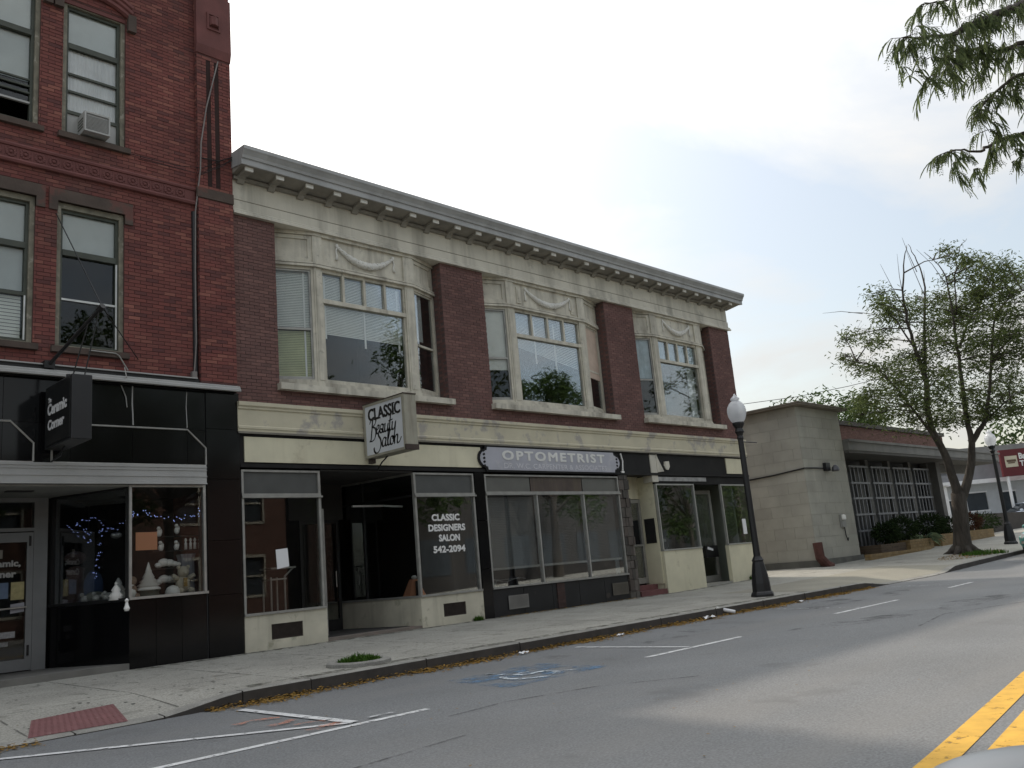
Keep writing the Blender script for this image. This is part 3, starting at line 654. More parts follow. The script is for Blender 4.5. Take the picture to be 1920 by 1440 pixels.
def bay(q, idx):
    xo0, a0, a1, c0, c1, xo1 = q; yb = .30
    ZS, ZG, ZB0, ZB1, ZT, ZH, ZP = 5.0, 5.19, 6.84, 6.93, 7.52, 7.66, 8.29
    frL = (xo0, yb, (a0-xo0)/math.hypot(a0-xo0, yb), -yb/math.hypot(a0-xo0, yb)); wL = math.hypot(a0-xo0, yb)
    frR = (c1, 0, (xo1-c1)/math.hypot(xo1-c1, yb), yb/math.hypot(xo1-c1, yb)); wR = math.hypot(xo1-c1, yb)
    b = MB()
    # sill and head planks
    b.xy([(xo0, .34), (xo0, yb-.03), (a0, -.03), (c1, -.03), (xo1, yb-.03), (xo1, .34)], ZS, ZS+.10)
    b.xy([(xo0, .36), (xo0, yb-.045), (a0, -.05), (c1, -.05), (xo1, yb-.045), (xo1, .36)], ZT+.07, ZT+.12)
    b.xy([(xo0, .36), (xo0, yb-.03), (a0, -.03), (c1, -.03), (xo1, yb-.03), (xo1, .36)], ZH+.001, ZH+.03)
    b.xy([(xo0, .36), (xo0, yb-.03), (a0, -.03), (c1, -.03), (xo1, yb-.03), (xo1, .36)], ZP, 8.357)
    # posts
    for (p0, p1) in ((a0, a1), (c0, c1)):
        b.box(p0, p1, .0, .12, ZS+.101, ZT+.07); b.box(p0+.04, p1-.04, -.012, .0, ZS+.16, ZT); b.box(p0-.015, p1+.015, -.012, .14, ZH+.03, ZP)
    # centre window frame: bottom rail, transom bar, head
    b.box(a1, c0, .03, .12, ZS+.101, ZG); b.box(a1, c0, .01, .12, ZB0, ZB1); b.box(a1, c0, .03, .12, ZT, ZT+.07)
    b.box(a1, a1+.05, .04, .12, ZG, ZB0); b.box(c0-.05, c0, .04, .12, ZG, ZB0)
    b.box(a1, a1+.035, .04, .12, ZB1, ZT); b.box(c0-.035, c0, .04, .12, ZB1, ZT)
    # header panel
    b.box(a1+.015, c0-.015, .03, .14, ZH+.03, ZP)
    for fr, w in ((frL, wL), (frR, wR)):
        b.fb(fr, 0, .06, .02, .12, ZS+.101, ZT+.07); b.fb(fr, w-.06, w-.0, .02, .12, ZS+.101, ZT+.07)
        b.fb(fr, .06, w-.06, .02, .12, ZS+.101, ZG-.02); b.fb(fr, .06, w-.06, .02, .12, ZT+.01, ZT+.07)
        b.fb(fr, 0, w, .04, .14, ZH+.03, ZP)
        for (u0, u1, z0, z1) in ((.02, w-.02, ZH+.04, ZH+.12), (.02, w-.02, ZP-.09, ZP-.01), (.02, .11, ZH+.12, ZP-.09), (w-.11, w-.02, ZH+.12, ZP-.09)): b.fb(fr, u0, u1, .012, .04, z0, z1)
    bw = b.build('bay_window', m_trim, MBK)
    # mullions of the transom lights
    w4 = (c0-a1)/4
    for k in range(1, 4):
        m_ = MB(); m_.box(a1+w4*k-.03, a1+w4*k+.03, .03, .1, ZB1, ZT); m_.build('mullion', m_trim, bw)
    for k in range(4): pane(F0, a1+w4*k+.031, a1+w4*(k+1)-.031, .075, ZB1, ZT, bw)
    pane(F0, a1+.05, c0-.05, .08, ZG, ZB0, bw)
    # double hung side sashes
    for fr, w in ((frL, wL), (frR, wR)):
        s_ = MB(); zm = 6.22
        for (u0, u1, z0, z1, d) in ((.06, .10, ZG-.02, ZT+.01, .05), (w-.10, w-.06, ZG-.02, ZT+.01, .05), (.10, w-.10, ZG-.02, ZG+.05, .065), (.10, w-.10, zm, zm+.05, .05), (.10, w-.10, ZT-.03, ZT+.01, .05)): s_.fb(fr, u0, u1, d, d+.04, z0, z1)
        s_.build('sash', m_dullalu if fr is frL else m_trim, bw)
        pane(fr, .10, w-.10, .08, ZG+.05, zm, bw)
        if not (idx == 1 and fr is frR): pane(fr, .10, w-.10, .07, zm+.05, ZT-.03, bw)
    # plaster garland on the header
    g = MB(); gx0, gx1 = a1+(c0-a1)*.19, c0-(c0-a1)*.13; pts = []; rad = []; n = 30
    for k in range(n+1):
        t = k/n; pts.append((gx0+(gx1-gx0)*t, .012, 8.17-.31*(1-(2*t-1)**2))); rad.append(.03+.055*(1-(2*t-1)**2)*(1+.22*math.sin(k*2.4)))
    g.tube(pts, rad, 8)
    for gx, s_ in ((gx0, -1), (gx1, 1)):
        g.ball((gx, .01, 8.18), .045, (1, .6, 1.2), 8, 5)
        g.tube([(gx, .018, 8.17), (gx+s_*.03, .016, 8.05), (gx+s_*.005, .018, 7.95), (gx+s_*.03, .02, 7.86)], [.02, .018, .026, .035], 6)
    q2 = random.Random(idx)
    for k in range(46):
        t = (k+.5)/46; rad_ = .03+.055*(1-(2*t-1)**2); zc_ = 8.17-.31*(1-(2*t-1)**2); a_ = q2.uniform(0, 6.28)
        g.ball((gx0+(gx1-gx0)*t, .0-rad_*.55*abs(math.sin(a_)), zc_+rad_*.75*math.cos(a_)), rad_*.42, (1.2, 1, .8), 6, 4)
    g.build('garland', m_bracketw, bw, smooth=True)
    if idx == 1:
        for gx in (a1+.13, c0-.28):
            pl = MB(); pl.box(gx, gx+.16, .006, .03, 7.76, 8.2); pl.box(gx+.03, gx+.13, -.006, .006, 7.82, 8.14); pl.build('plaque', m_trim, bw)
    # blinds and curtains
    if idx == 0:
        blind('blind', F0, a1+.06, c0-.06, .14, 6.2, ZT-.02, m_blind, bw)
        for u in (a1+.10, (a1+c0)/2, c0-.18):
            t_ = MB(); t_.box(u, u+.045, .128, .138, 6.0 if u != a1+.10 else 6.1, ZT-.05); t_.build('blind_tape', m_white, bw)
        blind('blind', frL, .07, wL-.07, .13, 6.27, ZT, m_blind, bw); blind('blind', frL, .07, wL-.07, .13, ZG+.06, 6.22, m_yblind, bw)
        for z0, z1 in ((6.27, ZT), (ZG+.06, 6.22)):
            for u in ((.12, wL-.22) if z0 < 6 else (wL-.22,)): t_ = MB(); t_.fb(frL, u, u+.035, .118, .125, z0, z1); t_.build('blind_tape', m_white, bw)
        c = MB(); c.fb(frR, .12, .55, .16, .17, 6.4, ZT); c.build('roller_shade', m_shade, bw)
    if idx == 1:
        blind('blind', F0, a1+.06, c0-.06, .15, 6.62, ZT-.02, m_shade, bw, slant=.38)
        for u in (a1+.78, a1+1.55): t_ = MB(); t_.box(u, u+.05, .135, .146, 6.35-.15*(u-a1), 7.4); t_.build('blind_tape', m_white, bw)
        c = MB(); c.fb(frL, .08, wL-.08, .13, .14, 5.95, ZT); c.build('curtain', m_blind, bw)
        c = MB(); c.fb(frR, .06, w-.06, .06, .08, 6.05, ZT+.01); c.build('board', m_plywood, bw)
    if idx == 2:
        for k in range(4):
            c = MB(); u = a1+w4*k+.05; n = 10
            for j in range(n): c.face([(u+(w4-.1)*j/n, .14+.02*(j % 2), ZB0), (u+(w4-.1)*(j+1)/n, .14+.02*((j+1) % 2), ZB0), (u+(w4-.1)*(j+1)/n, .14+.02*((j+1) % 2), ZT), (u+(w4-.1)*j/n, .14+.02*(j % 2), ZT)])
            c.build('curtain', m_bluecurt, bw)
        c = MB(); c.fb(frL, .08, wL-.08, .13, .14, 6.3, ZT); c.build('curtain', m_bluecurt, bw)
        c = MB(); c.box(c0-.4, c0-.06, .2, .22, ZG, ZB0); c.build('curtain', m_shade, bw)
for i, q in enumerate(BAYS):
    bay(q, i)
    b = MB(); b.box(q[0]-.05, q[5]+.05, -.15, .3, 4.87, 4.998); b.build('window_sill', m_trim, MBK)

# ---------------- shop fronts
b = MB()
b.box(-.02, 12.79, .0, .3, 3.33, 3.99); b.box(13.11, X1, .0, .3, 3.33, 3.99); b.build('sign_band', m_blackpaint, MBK)
b = MB(); b.box(.07, 6.1, -.03, 0, 3.43, 3.91); b.build('cream_panel', m_cream, MBK)
b = MB(); b.box(16.88, 18.05, -.03, 0, 3.43, 3.92); b.build('cream_panel', m_cream, MBK)
b = MB(); b.box(-.02, X1, -.035, 0, 3.33, 3.40); b.box(-.02, X1, -.02, 0, 3.93, 3.985); b.build('band_trim', m_blackpaint, MBK)
# --- salon, left window
def shopwin(u0, u1, z0, z1, tr, name='shop_window', mulls=(), sill=True, parent=MBK, fr=F0, mm=None, d=.0, glassm=None):
    b = MB(); mm = mm or m_dullalu
    b.fb(fr, u0, u0+.045, d-.01, d+.07, z0, z1); b.fb(fr, u1-.045, u1, d-.01, d+.07, z0, z1); b.fb(fr, u0+.045, u1-.045, d-.01, d+.07, z1-.04, z1)
    if tr: b.fb(fr, u0-.0, u1+.03, d-.045, d+.07, tr, tr+.035); b.fb(fr, u0+.0, u1+.0, d-.03, d+.07, tr+.036, tr+.08)
    if sill: b.fb(fr, u0-.0, u1+.02, d-.035, d+.08, z0-.03, z0+.012)
    w = b.build(name, mm, parent)
    us = [u0+.045]+list(mulls)+[u1-.045]
    for k in mulls:
        t = MB(); t.fb(fr, k-.022, k+.022, d-.015, d+.06, z0, tr or z1-.04); t.build('mullion', m_alu, w)
    for k in range(len(us)-1): pane(fr, us[k]+(.022 if k else 0), us[k+1]-(.022 if k < len(us)-2 else 0), d+.03, z0, (tr or z1-.04), w, glassm or m_glass2)
    return w
sw = shopwin(.0, 1.69, .66, 3.29, 2.76)
c = MB(); c.box(.045, 1.645, .03, .06, 2.845, 3.25); c.build('transom_panel', mat('grey_transom', (.085, .088, .085), .35, var=.2), sw)
def bulkhead(x0, x1, z1, vx0, vx1, name='bulkhead'):
    b = MB()
    for a, c, d, e in cells(x0, x1, -.05, z1, [(vx0, vx1, .17, .445)] if vx0 else []): b.box(a, c, -.005, .12, d, e)
    o = b.build(name, m_bulk, MBK)
    if vx0:
        v = MB(); v.box(vx0, vx1, .05, .07, .17, .445)
        v.box(vx0, vx1, .01, .05, .17, .185); v.box(vx0, vx1, .01, .05, .43, .445); v.box(vx0, vx0+.015, .01, .05, .185, .43); v.box(vx1-.015, vx1, .01, .05, .185, .43)
        for k in range(12): v.box(vx0+.015, vx1-.015, .015+.0, .04, .195+k*.02, .202+k*.02)
        v.build('vent_grille', m_vent, o)
    return o
bulkhead(.0, 1.73, .63, .53, 1.19); bulkhead(4.06, 5.86, .63, 4.67, 5.32)
shopwin(4.06, 5.83, .66, 3.29, 2.76)
sw2 = [o for o in bpy.data.objects if o.name.startswith('shop_window')][-1]
c = MB(); c.box(4.105, 5.785, .035, .06, 2.845, 3.25); c.build('transom_panel', bpy.data.materials['grey_transom'], sw2)
# white lettering stuck on the glass
for (s_, z, w, x) in (('CLASSIC', 2.235, .80, 4.93), ('DESIGNERS', 2.01, 1.06, 4.95), ('SALON', 1.785, .60, 5.0), ('542-2094', 1.54, .92, 4.98)):
    text(s_, .2, (x, .022, z), (1, 0, 0), (0, 0, 1), m_letterw, sw2, fat=(.010, .010), width=w, height=.135, extrude=.002)
# --- salon entrance recess
b = MB(); b.xy([(1.73, .0), (4.06, .0), (3.5, 3.2), (2.6, 3.2), (2.3, .9)], .0, .055); b.build('entry_floor', mat('worn_entry_tile', (.2, .17, .145), .9, var=.2, vs=3, dirt=((.25, .12, .1), 3, .6, .5)), MBK)
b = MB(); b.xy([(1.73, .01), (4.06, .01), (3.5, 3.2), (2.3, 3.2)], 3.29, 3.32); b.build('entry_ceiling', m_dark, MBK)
RW = (4.06, 0.0, -.15, .9887)   # right hand side of the recess, running back
b = MB(); b.fb(RW, .0, 3.2, -.12, .0, 0, .63); b.build('recess_bulkhead', m_bulk, MBK)
sr = shopwin(.0, 3.2, .66, 3.29, None, fr=RW, name='recess_window', d=-.06)
t = MB(); t.fb(RW, 1.6, 1.64, -.06, 0, .66, 3.29); t.fb(RW, .05, 3.15, -.06, 0.0, 2.78, 2.82); t.build('mullion', m_blackframe, sr)
LW = (1.69, 0.0, .55, .835)
sl_ = shopwin(.02, 1.0, .66, 3.29, None, fr=LW, name='recess_window', mm=m_dullalu, d=0)
b = MB(); b.fb(LW, .0, 1.0, .0, .1, 0, .63); b.build('recess_bulkhead', m_dark, MBK)
b = MB(); b.box(2.55, 2.62, 2.2, 2.26, .06, 2.5); b.box(3.5, 3.57, 2.2, 2.26, .06, 2.5); b.box(2.62, 3.5, 2.2, 2.26, 2.42, 2.5); b.box(2.62, 3.5, 2.2, 2.26, .06, .3)
dr = b.build('door', m_blackframe, MBK); pane(F0, 2.62, 3.5, 2.22, .3, 2.42, dr, m_glass2)
h_ = MB(); h_.tube([(3.42, 2.15, 1.0), (3.42, 2.15, 1.35)], .012, 6); h_.build('handle', m_alu, dr)
b = MB(); b.box(2.24, 2.30, .84, .9, .06, 2.62); b.build('door_post', m_dullalu, MBK)
b = MB(); b.box(2.3, 3.7, 2.2, 2.3, 2.5, 3.29); b.build('door_transom', m_dark, MBK)
t_ = MB(); t_.box(3.15, 3.95, 1.0, 1.06, 2.66, 2.70); t_.build('ceiling_tube', m_alu, MBK)
# black glass piers
b = MB(); 
for (z0, z1) in ((0, 1.1), (1.11, 2.2), (2.21, 3.33)): b.box(5.865, 6.165, -.012, .2, z0, z1)
b.build('black_pier', m_tile, MBK)
# --- optometrist front
ow = shopwin(6.18, 11.22, .66, 3.28, 2.79, mulls=(7.92, 9.7))
c = MB(); c.box(6.23, 7.75, .045, .06, 2.88, 3.23); c.build('transom_panel', mat('dusty_transom', (.13, .13, .115), .5, var=.15), ow)
c = MB(); c.box(9.75, 11.17, .045, .06, 2.88, 3.23); c.build('transom_panel', bpy.data.materials['dusty_transom'], ow)
c = MB(); c.box(7.78, 9.72, .045, .06, 2.88, 3.23); c.build('transom_panel', mat('stained_transom', (.085, .062, .05), .5, var=.4, vs=2, streak=((.15, .12, .07), 5, .5, .7)), ow)
for (ra, rb) in ((6.24, 7.88), (7.96, 9.66), (9.74, 11.1)): c = MB(); c.box(ra, rb, .06, .085, 1.05, 1.105); c.build('blind_rail', m_bracketw, ow)
blind('blind', F0, 6.24, 7.88, .12, 1.11, 2.75, mat('grey_blind', (.34, .35, .34), .8, var=.1), ow, .04)
blind('blind', F0, 7.96, 9.66, .16, 1.11, 2.75, mat('charcoal_blind', (.17, .17, .165), .8, var=.35, vs=.8), ow, .04)
blind('blind', F0, 9.74, 11.1, .14, 1.11, 2.75, mat('dark_blind', (.2, .2, .195), .8, var=.3, vs=.8), ow, .04)
c = MB(); c.box(11.0, 11.16, .2, .22, .68, 1.05); c.build('pale_strip', m_bluecurt, ow)
b = MB()
for k in range(5): b.box(6.19+k*1.004, 6.19+(k+1)*1.004-.012, .015, .2, -.05, .62)
b.build('black_bulkhead', mat('sooty_panel', (.009, .009, .01), .5, var=.5, vs=2, dirt=((.07, .055, .045), 2.2, .62, .7)), MBK)
for vx in (6.65, 10.5):
    v = MB(); v.box(vx, vx+.66, -.01, .0, .14, .175); v.box(vx, vx+.66, -.01, .0, .415, .45); v.box(vx, vx+.035, -.01, .0, .175, .415); v.box(vx+.625, vx+.66, -.01, .0, .175, .415); v.box(vx+.035, vx+.625, .0, .012, .175, .415)
    for k in range(9): v.box(vx+.035, vx+.625, -.006, .0, .19+k*.025, .198+k*.025)
    v.build('vent_grille', mat('grey_vent', (.2, .195, .18), .7, var=.2) if vx < 7 else mat('tan_vent', (.11, .1, .08), .7, var=.2), MBK)
b = MB()
for k in range(6): b.box(8.35+.0*k, 8.62, -.006, .015, .02+k*.1, .11+k*.1)
b.build('exposed_brick', mat('sooty_brick', (.06, .035, .03), .9, var=.4, vs=6), MBK)
# rough stone pier between the optometrist and the doorway
b = MB(); z = 0; k = 0
while z < 3.3:
    h = random.uniform(.14, .3); x = 11.24
    while x < 11.66:
        w = random.uniform(.12, .24); x2 = min(11.68, x+w); d = random.uniform(-.03, .02); b.box(x, x2-.012, d, .3, z, min(3.32, z+h-.012)); x = x2
    z += h
b.build('stone_pier', mat('rubble', (.085, .075, .065), .9, island=[(.05, .045, .04), (.11, .1, .085), (.08, .065, .055), (.14, .125, .11)], var=.3, vs=5, bump=.5, bs=20), MBK)
# --- doorway up to the second floor
b = MB(); b.box(11.68, 12.99, .62, .72, 2.72, 3.36); b.build('door_head_panel', m_cream, MBK)
b = MB(); b.box(12.92, 12.98, .1, .7, .28, 3.33); b.build('door_reveal', m_cream, MBK)
b = MB(); b.box(11.68, 11.7, .05, .7, .28, 3.33); b.build('door_reveal', m_bulk, MBK)
b = MB(); b.box(12.1, 12.18, .6, .68, .32, 2.7); b.box(12.82, 12.92, .6, .68, .32, 2.7); b.box(12.18, 12.82, .6, .68, 2.6, 2.7); b.box(12.18, 12.82, .6, .68, .32, .48); b.box(12.18, 12.82, .6, .68, 1.36, 1.42); b.box(11.7, 12.1, .62, .70, .28, 2.7)
dr = b.build('door', m_dullalu, MBK); pane(F0, 12.18, 12.82, .63, .48, 1.36, dr, m_glass2); pane(F0, 12.18, 12.82, .63, 1.42, 2.6, dr, m_glass2)
h_ = MB(); h_.tube([(12.2, .56, 1.38), (12.8, .56, 1.38)], .014, 6); h_.build('handle', m_alu, dr)
b = MB(); b.box(11.7, 12.9, -.02, .3, -.05, .14); b.box(11.7, 12.9, .3, .6, -.05, .28); b.build('red_step', mat('dull_red_step', (.15, .06, .058), .85, var=.25), MBK)
b = MB(); b.box(12.0, 12.95, 2.2, 2.3, .2, 3.3); b.build('stair_wall', m_dark, MBK)
b = MB(); b.box(12.80, 13.10, -.02, .3, 3.14, 4.0); b.xz([(13.10, 3.95), (13.13, 3.95), (13.17, 3.85), (13.42, 3.45), (13.10, 3.42)], -.03, -.01); b.xz([(13.48, 3.74), (13.72, 3.76), (13.74, 3.6), (13.66, 3.5), (13.54, 3.51), (13.46, 3.62)], -.03, -.002); b.build('broken_sign_panel', m_frieze, MBK)
b = MB(); b.box(13.1, 15.62, -.01, .02, 3.17, 3.29); b.build('torn_strip', mat('torn_paint', (.33, .33, .32), .8, var=.5, vs=5), MBK)
# --- right hand shop
b = MB(); b.box(12.95, X1, .03, .3, 3.09, 3.32); b.build('head_board', m_blackpaint, MBK)
b = MB(); b.box(12.96, 14.92, -.01, .12, -.05, 1.17); b.build('bulkhead', m_cream, MBK)
b = MB(); b.box(16.41, 17.98, -.01, .12, -.05, 1.19); b.build('bulkhead', m_cream, MBK)
b = MB(); b.box(12.96, 13.02, .1, .6, -.05, 1.17); b.build('bulkhead', m_cream, MBK)
m_alu3 = mat('pale_shop_frame', (.36, .36, .33), .5, metal=.3, var=.15)
shopwin(12.95, 14.9, 1.2, 3.09, None, mm=m_alu3); shopwin(16.40, 18.05, 1.22, 3.09, None, mm=m_alu3)
b = MB(); b.box(18.0, X1, -.005, .3, -.05, 3.33); b.build('end_pier', m_bulk, MBK)
SW = (14.9, .0, .78, .626)
sd = shopwin(.0, 1.15, 1.2, 3.09, None, mm=m_alu3, fr=SW, name='recess_window'); b = MB(); b.fb(SW, 0, 1.15, .0, .1, -.05, 1.18); b.build('recess_bulkhead', m_cream, MBK)
SW2 = (16.42, .12, -.0, 1.0)
b = MB(); b.xy([(14.92, .0), (16.41, .0), (16.9, .95), (15.7, .8)], -.05, .10); b.build('entry_floor', m_walk, MBK)
b = MB(); b.box(15.74, 15.84, .72, .8, .12, 2.98); b.box(16.78, 16.9, .72, .8, .12, 2.98); b.box(15.84, 16.78, .72, .8, 2.86, 2.98); b.box(15.84, 16.78, .72, .8, .12, .3); b.box(15.84, 16.78, .72, .8, .98, 1.06)
dr = b.build('door', m_alu3, MBK); pane(F0, 15.84, 16.78, .75, .3, .98, dr, m_glass2)
c = MB(); c.box(15.84, 16.78, .78, .80, 1.06, 2.86); c.build('door_curtain', mat('dusty_green_curtain', (.25, .265, .215), .8, var=.1), dr); pane(F0, 15.84, 16.78, .75, 1.06, 2.86, dr, m_glass2)
# things in and on the shop fronts
m_ = MB(); m_.box(15.92, 16.62, .52, .70, .86, 1.22); m_.build('mail_box', m_black, loc=(16.27, .6, .86), label='black mail box hung on the right-hand shop door', cat='mail box')
m_ = MB(); m_.xz([(16.0, 1.12), (16.3, 1.06), (16.32, 1.12), (16.02, 1.2)], .50, .51); m_.build('folded_letter', m_paper, loc=(16.15, .5, 1.06), label='white letter sticking out of the black mail box', cat='letter')
m_ = MB(); m_.box(12.905, 12.918, .16, .52, 1.42, 2.12); m_.build('notice_board', m_black, loc=(12.91, .34, 1.42), label='black notice board on the cream reveal of the narrow doorway', cat='notice board')
m_ = MB(); m_.box(17.46, 17.68, .02, .026, 1.5, 1.98); m_.build('notice', m_paper, loc=(17.57, .02, 1.5), label='tall white notice taped in the rightmost shop window', cat='notice')
m_ = MB(); m_.hexa([(.70, .02, 1.43), (.955, .02, 1.47), (.955, .026, 1.47), (.70, .026, 1.43), (.68, .02, 1.79), (.93, .02, 1.81), (.93, .026, 1.81), (.68, .026, 1.79)]); m_.build('notice', m_paper, loc=(.82, .02, 1.43), label='white sheet of paper taped inside the window left of the salon entrance', cat='notice')
# stand and furniture seen through the salon window
st = MB()
for (x, y) in ((.95, .7), (1.25, .7), (.95, 1.0), (1.25, 1.0)): st.tube([(x, y, .07), (x, y, 1.3)], .018, 6)
st.box(.92, 1.28, .67, 1.03, 1.24, 1.27); st.box(.9, 1.45, .6, 1.03, 1.45, 1.48); st.tube([(1.25, .7, 1.3), (1.42, .65, 1.46)], .018, 6)
st.build('display_stand', m_dullalu, loc=(1.1, .85, .07), label='pale metal stand inside the salon window below the white sheet', cat='stand')
st = MB(); st.box(.05, .55, 1.0, 1.06, .07, 1.35); st.box(.1, .5, .985, 1.0, .55, 1.2, 1); st.build('framed_screen', [m_dullalu, m_black], loc=(.3, 1.0, .07), label='framed dark screen standing low at the left of the salon window', cat='screen')
st = MB(); st.hexa([(4.04, .35, .66), (4.5, .35, .66), (4.5, .6, .66), (4.04, .6, .66), (4.2, .42, 1.02), (4.34, .42, 1.02), (4.34, .53, 1.02), (4.2, .53, 1.02)]); st.box(4.21, 4.33, .335, .345, .66, .98, 1); st.ball((4.27, .45, 1.06), .06, (1, 1, .8), 8, 6, 2)
st.build('floor_sign', [m_orange, m_black, m_white], loc=(4.27, .45, .66), label='orange folding floor sign with dark centre behind the salon glass', cat='floor sign')
st = MB(); st.tube([(6.55, .3, .70), (6.6, .3, .82), (6.9, .3, .76), (7.35, .3, .84), (7.6, .32, .8)], .012, 6); st.tube([(6.5, .3, .84), (6.72, .3, .82), (7.5, .3, .82)], .01, 6); st.build('metal_rod', m_alu, loc=(7.0, .3, .7), label='bent pale metal rod lying at the bottom of the optometrist window', cat='rod')
random.seed(21)
shopstuff = []
for k, (x, y, h, c_) in enumerate(((13.5, .9, 1.5, 'w'), (13.95, 1.1, 1.62, 'w'), (14.25, .7, 1.45, 'g'), (14.6, 1.0, 1.55, 'w'))):
    st = MB(); st.box(x-.13, x+.13, y-.13, y+.13, 1.0, 1.04); 
    for dx in (-.11, .11):
        for dy in (-.11, .11): st.tube([(x+dx, y+dy, .08), (x+dx, y+dy, 1.0)], .012, 5)
    st.box(x-.13, x+.13, y+.11, y+.13, 1.04, h); st.build('stool', m_alu3 if c_ == 'w' else m_dark, loc=(x, y, .08), label=['pale stool nearest the left edge of the right-hand shop window', 'tallest pale stool inside the right-hand shop window', 'dark low stool inside the right-hand shop window', 'pale stool nearest the door inside the right-hand shop window'][k], cat='stool', group='stools inside the right-hand shop')
b = MB(); b.box(13.95, 14.2, 1.9, 2.1, .06, 3.3); b.build('shop_column', m_green_room, MBK)
# ---------------- signs
OPT = thing('optometrist_sign', 'long lavender board with rounded ends reading OPTOMETRIST', 'sign', (8.66, -.06, 3.34))
def roundboard(x0, x1, z0, z1, y0, y1, m, name):
    b = MB(); pts = []; zc, h = (z0+z1)/2, (z1-z0)/2; ex = .23
    for k in range(9): t = math.pi/2+math.pi*k/8; pts.append((x0+ex+ex*math.cos(t)*1.0, zc+h*.72*math.sin(t)))
    pts = [(x0+ex+.02, z1)]+pts+[(x0+ex+.02, z0), (x1-ex-.02, z0)]
    for k in range(9): t = -math.pi/2+math.pi*k/8; pts.append((x1-ex+ex*math.cos(t), zc+h*.72*math.sin(t)))
    pts.append((x1-ex-.02, z1)); b.xz(pts, y0, y1); return b.build(name, m, OPT)
roundboard(5.98, 11.35, 3.335, 3.965, -.065, -.036, m_blackpaint, 'border')
m_lav = mat('lavender_board', (.40, .405, .45), .6, var=.14, vs=1.5, dirt=((.5, .5, .51), 2, .55, .6))
roundboard(6.04, 11.29, 3.38, 3.92, -.078, -.066, m_lav, 'board')
m_optl = mat('faded_letters', (.72, .72, .69), .7, var=.1)
text('OPTOMETRIST', .3, (8.7, -.081, 3.63), (1, 0, 0), (0, 0, 1), m_optl, OPT, fat=(.022, .012), width=3.85, height=.215, extrude=.003, spacing=1.25)
m_optl2 = mat('very_faded_letters', (.58, .58, .61), .7, var=.1)
text('DR. W.C. CARPENTER & ASSOCIATES', .16, (8.75, -.081, 3.42), (1, 0, 0), (0, 0, 1), m_optl2, OPT, bold=.002, width=3.9, height=.13, extrude=.002)
for s_, x in ((1, 6.16), (-1, 11.17)):
    for k in range(5):
        z = 3.44+k*.09; bl = MB(); bl.xz([(x, z), (x+s_*.05, z+.03), (x+s_*.02, z+.07), (x-s_*.03, z+.05), (x-s_*.04, z+.02)], -.083, -.0785); bl.build('scroll', m_blackpaint, OPT)
b = MB(); b.tube([(11.42, -.04, 3.92), (11.47, -.05, 3.7), (11.44, -.04, 3.42)], .022, 6); b.box(11.38, 11.5, -.05, -.005, 3.38, 3.43); b.build('bracket_scroll', m_white, OPT)

SAL = thing('salon_sign', 'white box sign reading CLASSIC Beauty Salon projecting above the salon entrance', 'sign', (2.9, -.1, 3.58))
sx0, sx1, sy0, sy1, sz0, sz1 = 2.75, 3.07, -1.46, -.10, 3.54, 4.66
b = MB(); b.box(sx0+.03, sx1-.03, sy0, sy1, sz0, sz1)
for x in (sx0, sx1-.03):
    b.box(x, x+.03, sy0-.0, sy0+.06, sz0, sz1); b.box(x, x+.03, sy1-.06, sy1, sz0, sz1); b.box(x, x+.03, sy0+.06, sy1-.06, sz0, sz0+.05); b.box(x, x+.03, sy0+.06, sy1-.06, sz1-.05, sz1)
b.box(sx0+.01, sx1-.01, sy0-.012, sy0, sz0+.10, sz1-.02)
b.build('case', mat('bronzed_case', (.33, .315, .25), .6, var=.25, vs=3, streak=((.12, .08, .05), 6, .56, .7)), SAL)
b = MB(); b.box(sx0-.005, sx1+.005, sy0-.016, sy0+.02, sz0-.006, sz0+.10); b.box(sx0-.006, sx1+.006, sy0-.017, sy1, sz1-.0, sz1+.02); b.build('edge_trim', mat('dark_rust', (.06, .042, .034), .8, var=.3, vs=6), SAL)
b = MB(); b.box(sx0+.012, sx0+.0295, sy0+.06, sy1-.06, sz0+.05, sz1-.05); b.build('face_panel', mat('sign_white', (.62, .645, .67), .4, var=.06, vs=2), SAL)
fx = sx0+.010; FX = (0, -1, 0); FU = (0, 0, 1)
text('CLASSIC', .3, (fx, -.80, 4.30), FX, FU, m_letterb, SAL, fat=(.012, .008), width=1.06, height=.24, extrude=.002)
sb = MB()
for y in (-.28, -.45): pass
for (y, w) in ((-.468, .10), (-.62, .07), (-.79, .07), (-1.09, .10)): sb.box(fx-.003, fx, y-w/2-.03, y+w/2-.03, 4.298, 4.318)
sb.box(fx-.003, fx, -1.09-.08, -1.09+.02, 4.522, 4.542); sb.box(fx-.003, fx, -.468-.06, -.468+.04, 4.522, 4.542)
sb.build('serif', m_letterb, SAL)
def brush(words, y0, z0, sc, parent, nib=(.11, .06)):
    """strokes of a broad pen, swept along smooth curves"""
    b = MB()
    for st in words:
        P = [Vector((p[0], p[1])) for p in st]; Q = []
        for i in range(len(P)-1):
            p0, p1, p2, p3 = P[max(i-1, 0)], P[i], P[i+1], P[min(i+2, len(P)-1)]
            for k in range(6):
                t = k/6; Q.append(.5*((2*p1)+(p2-p0)*t+(2*p0-5*p1+4*p2-p3)*t*t+(3*p1-p0-3*p2+p3)*t**3))
        Q.append(P[-1]); n = Vector(nib)/2
        T = lambda q: (fx, y0-(q.x+.14*q.y)*sc, z0+q.y*sc)
        for i in range(len(Q)-1):
            b.face([T(Q[i]-n), T(Q[i]+n), T(Q[i+1]+n), T(Q[i+1]-n)]); c = Vector((.018, -.03)); b.face([T(Q[i]-c), T(Q[i]+c), T(Q[i+1]+c), T(Q[i+1]-c)])
    return b.build('script_lettering', m_letterb, parent)
def sh(st, dx): return [[(x+dx, y) for x, y in s_] for s_ in st]
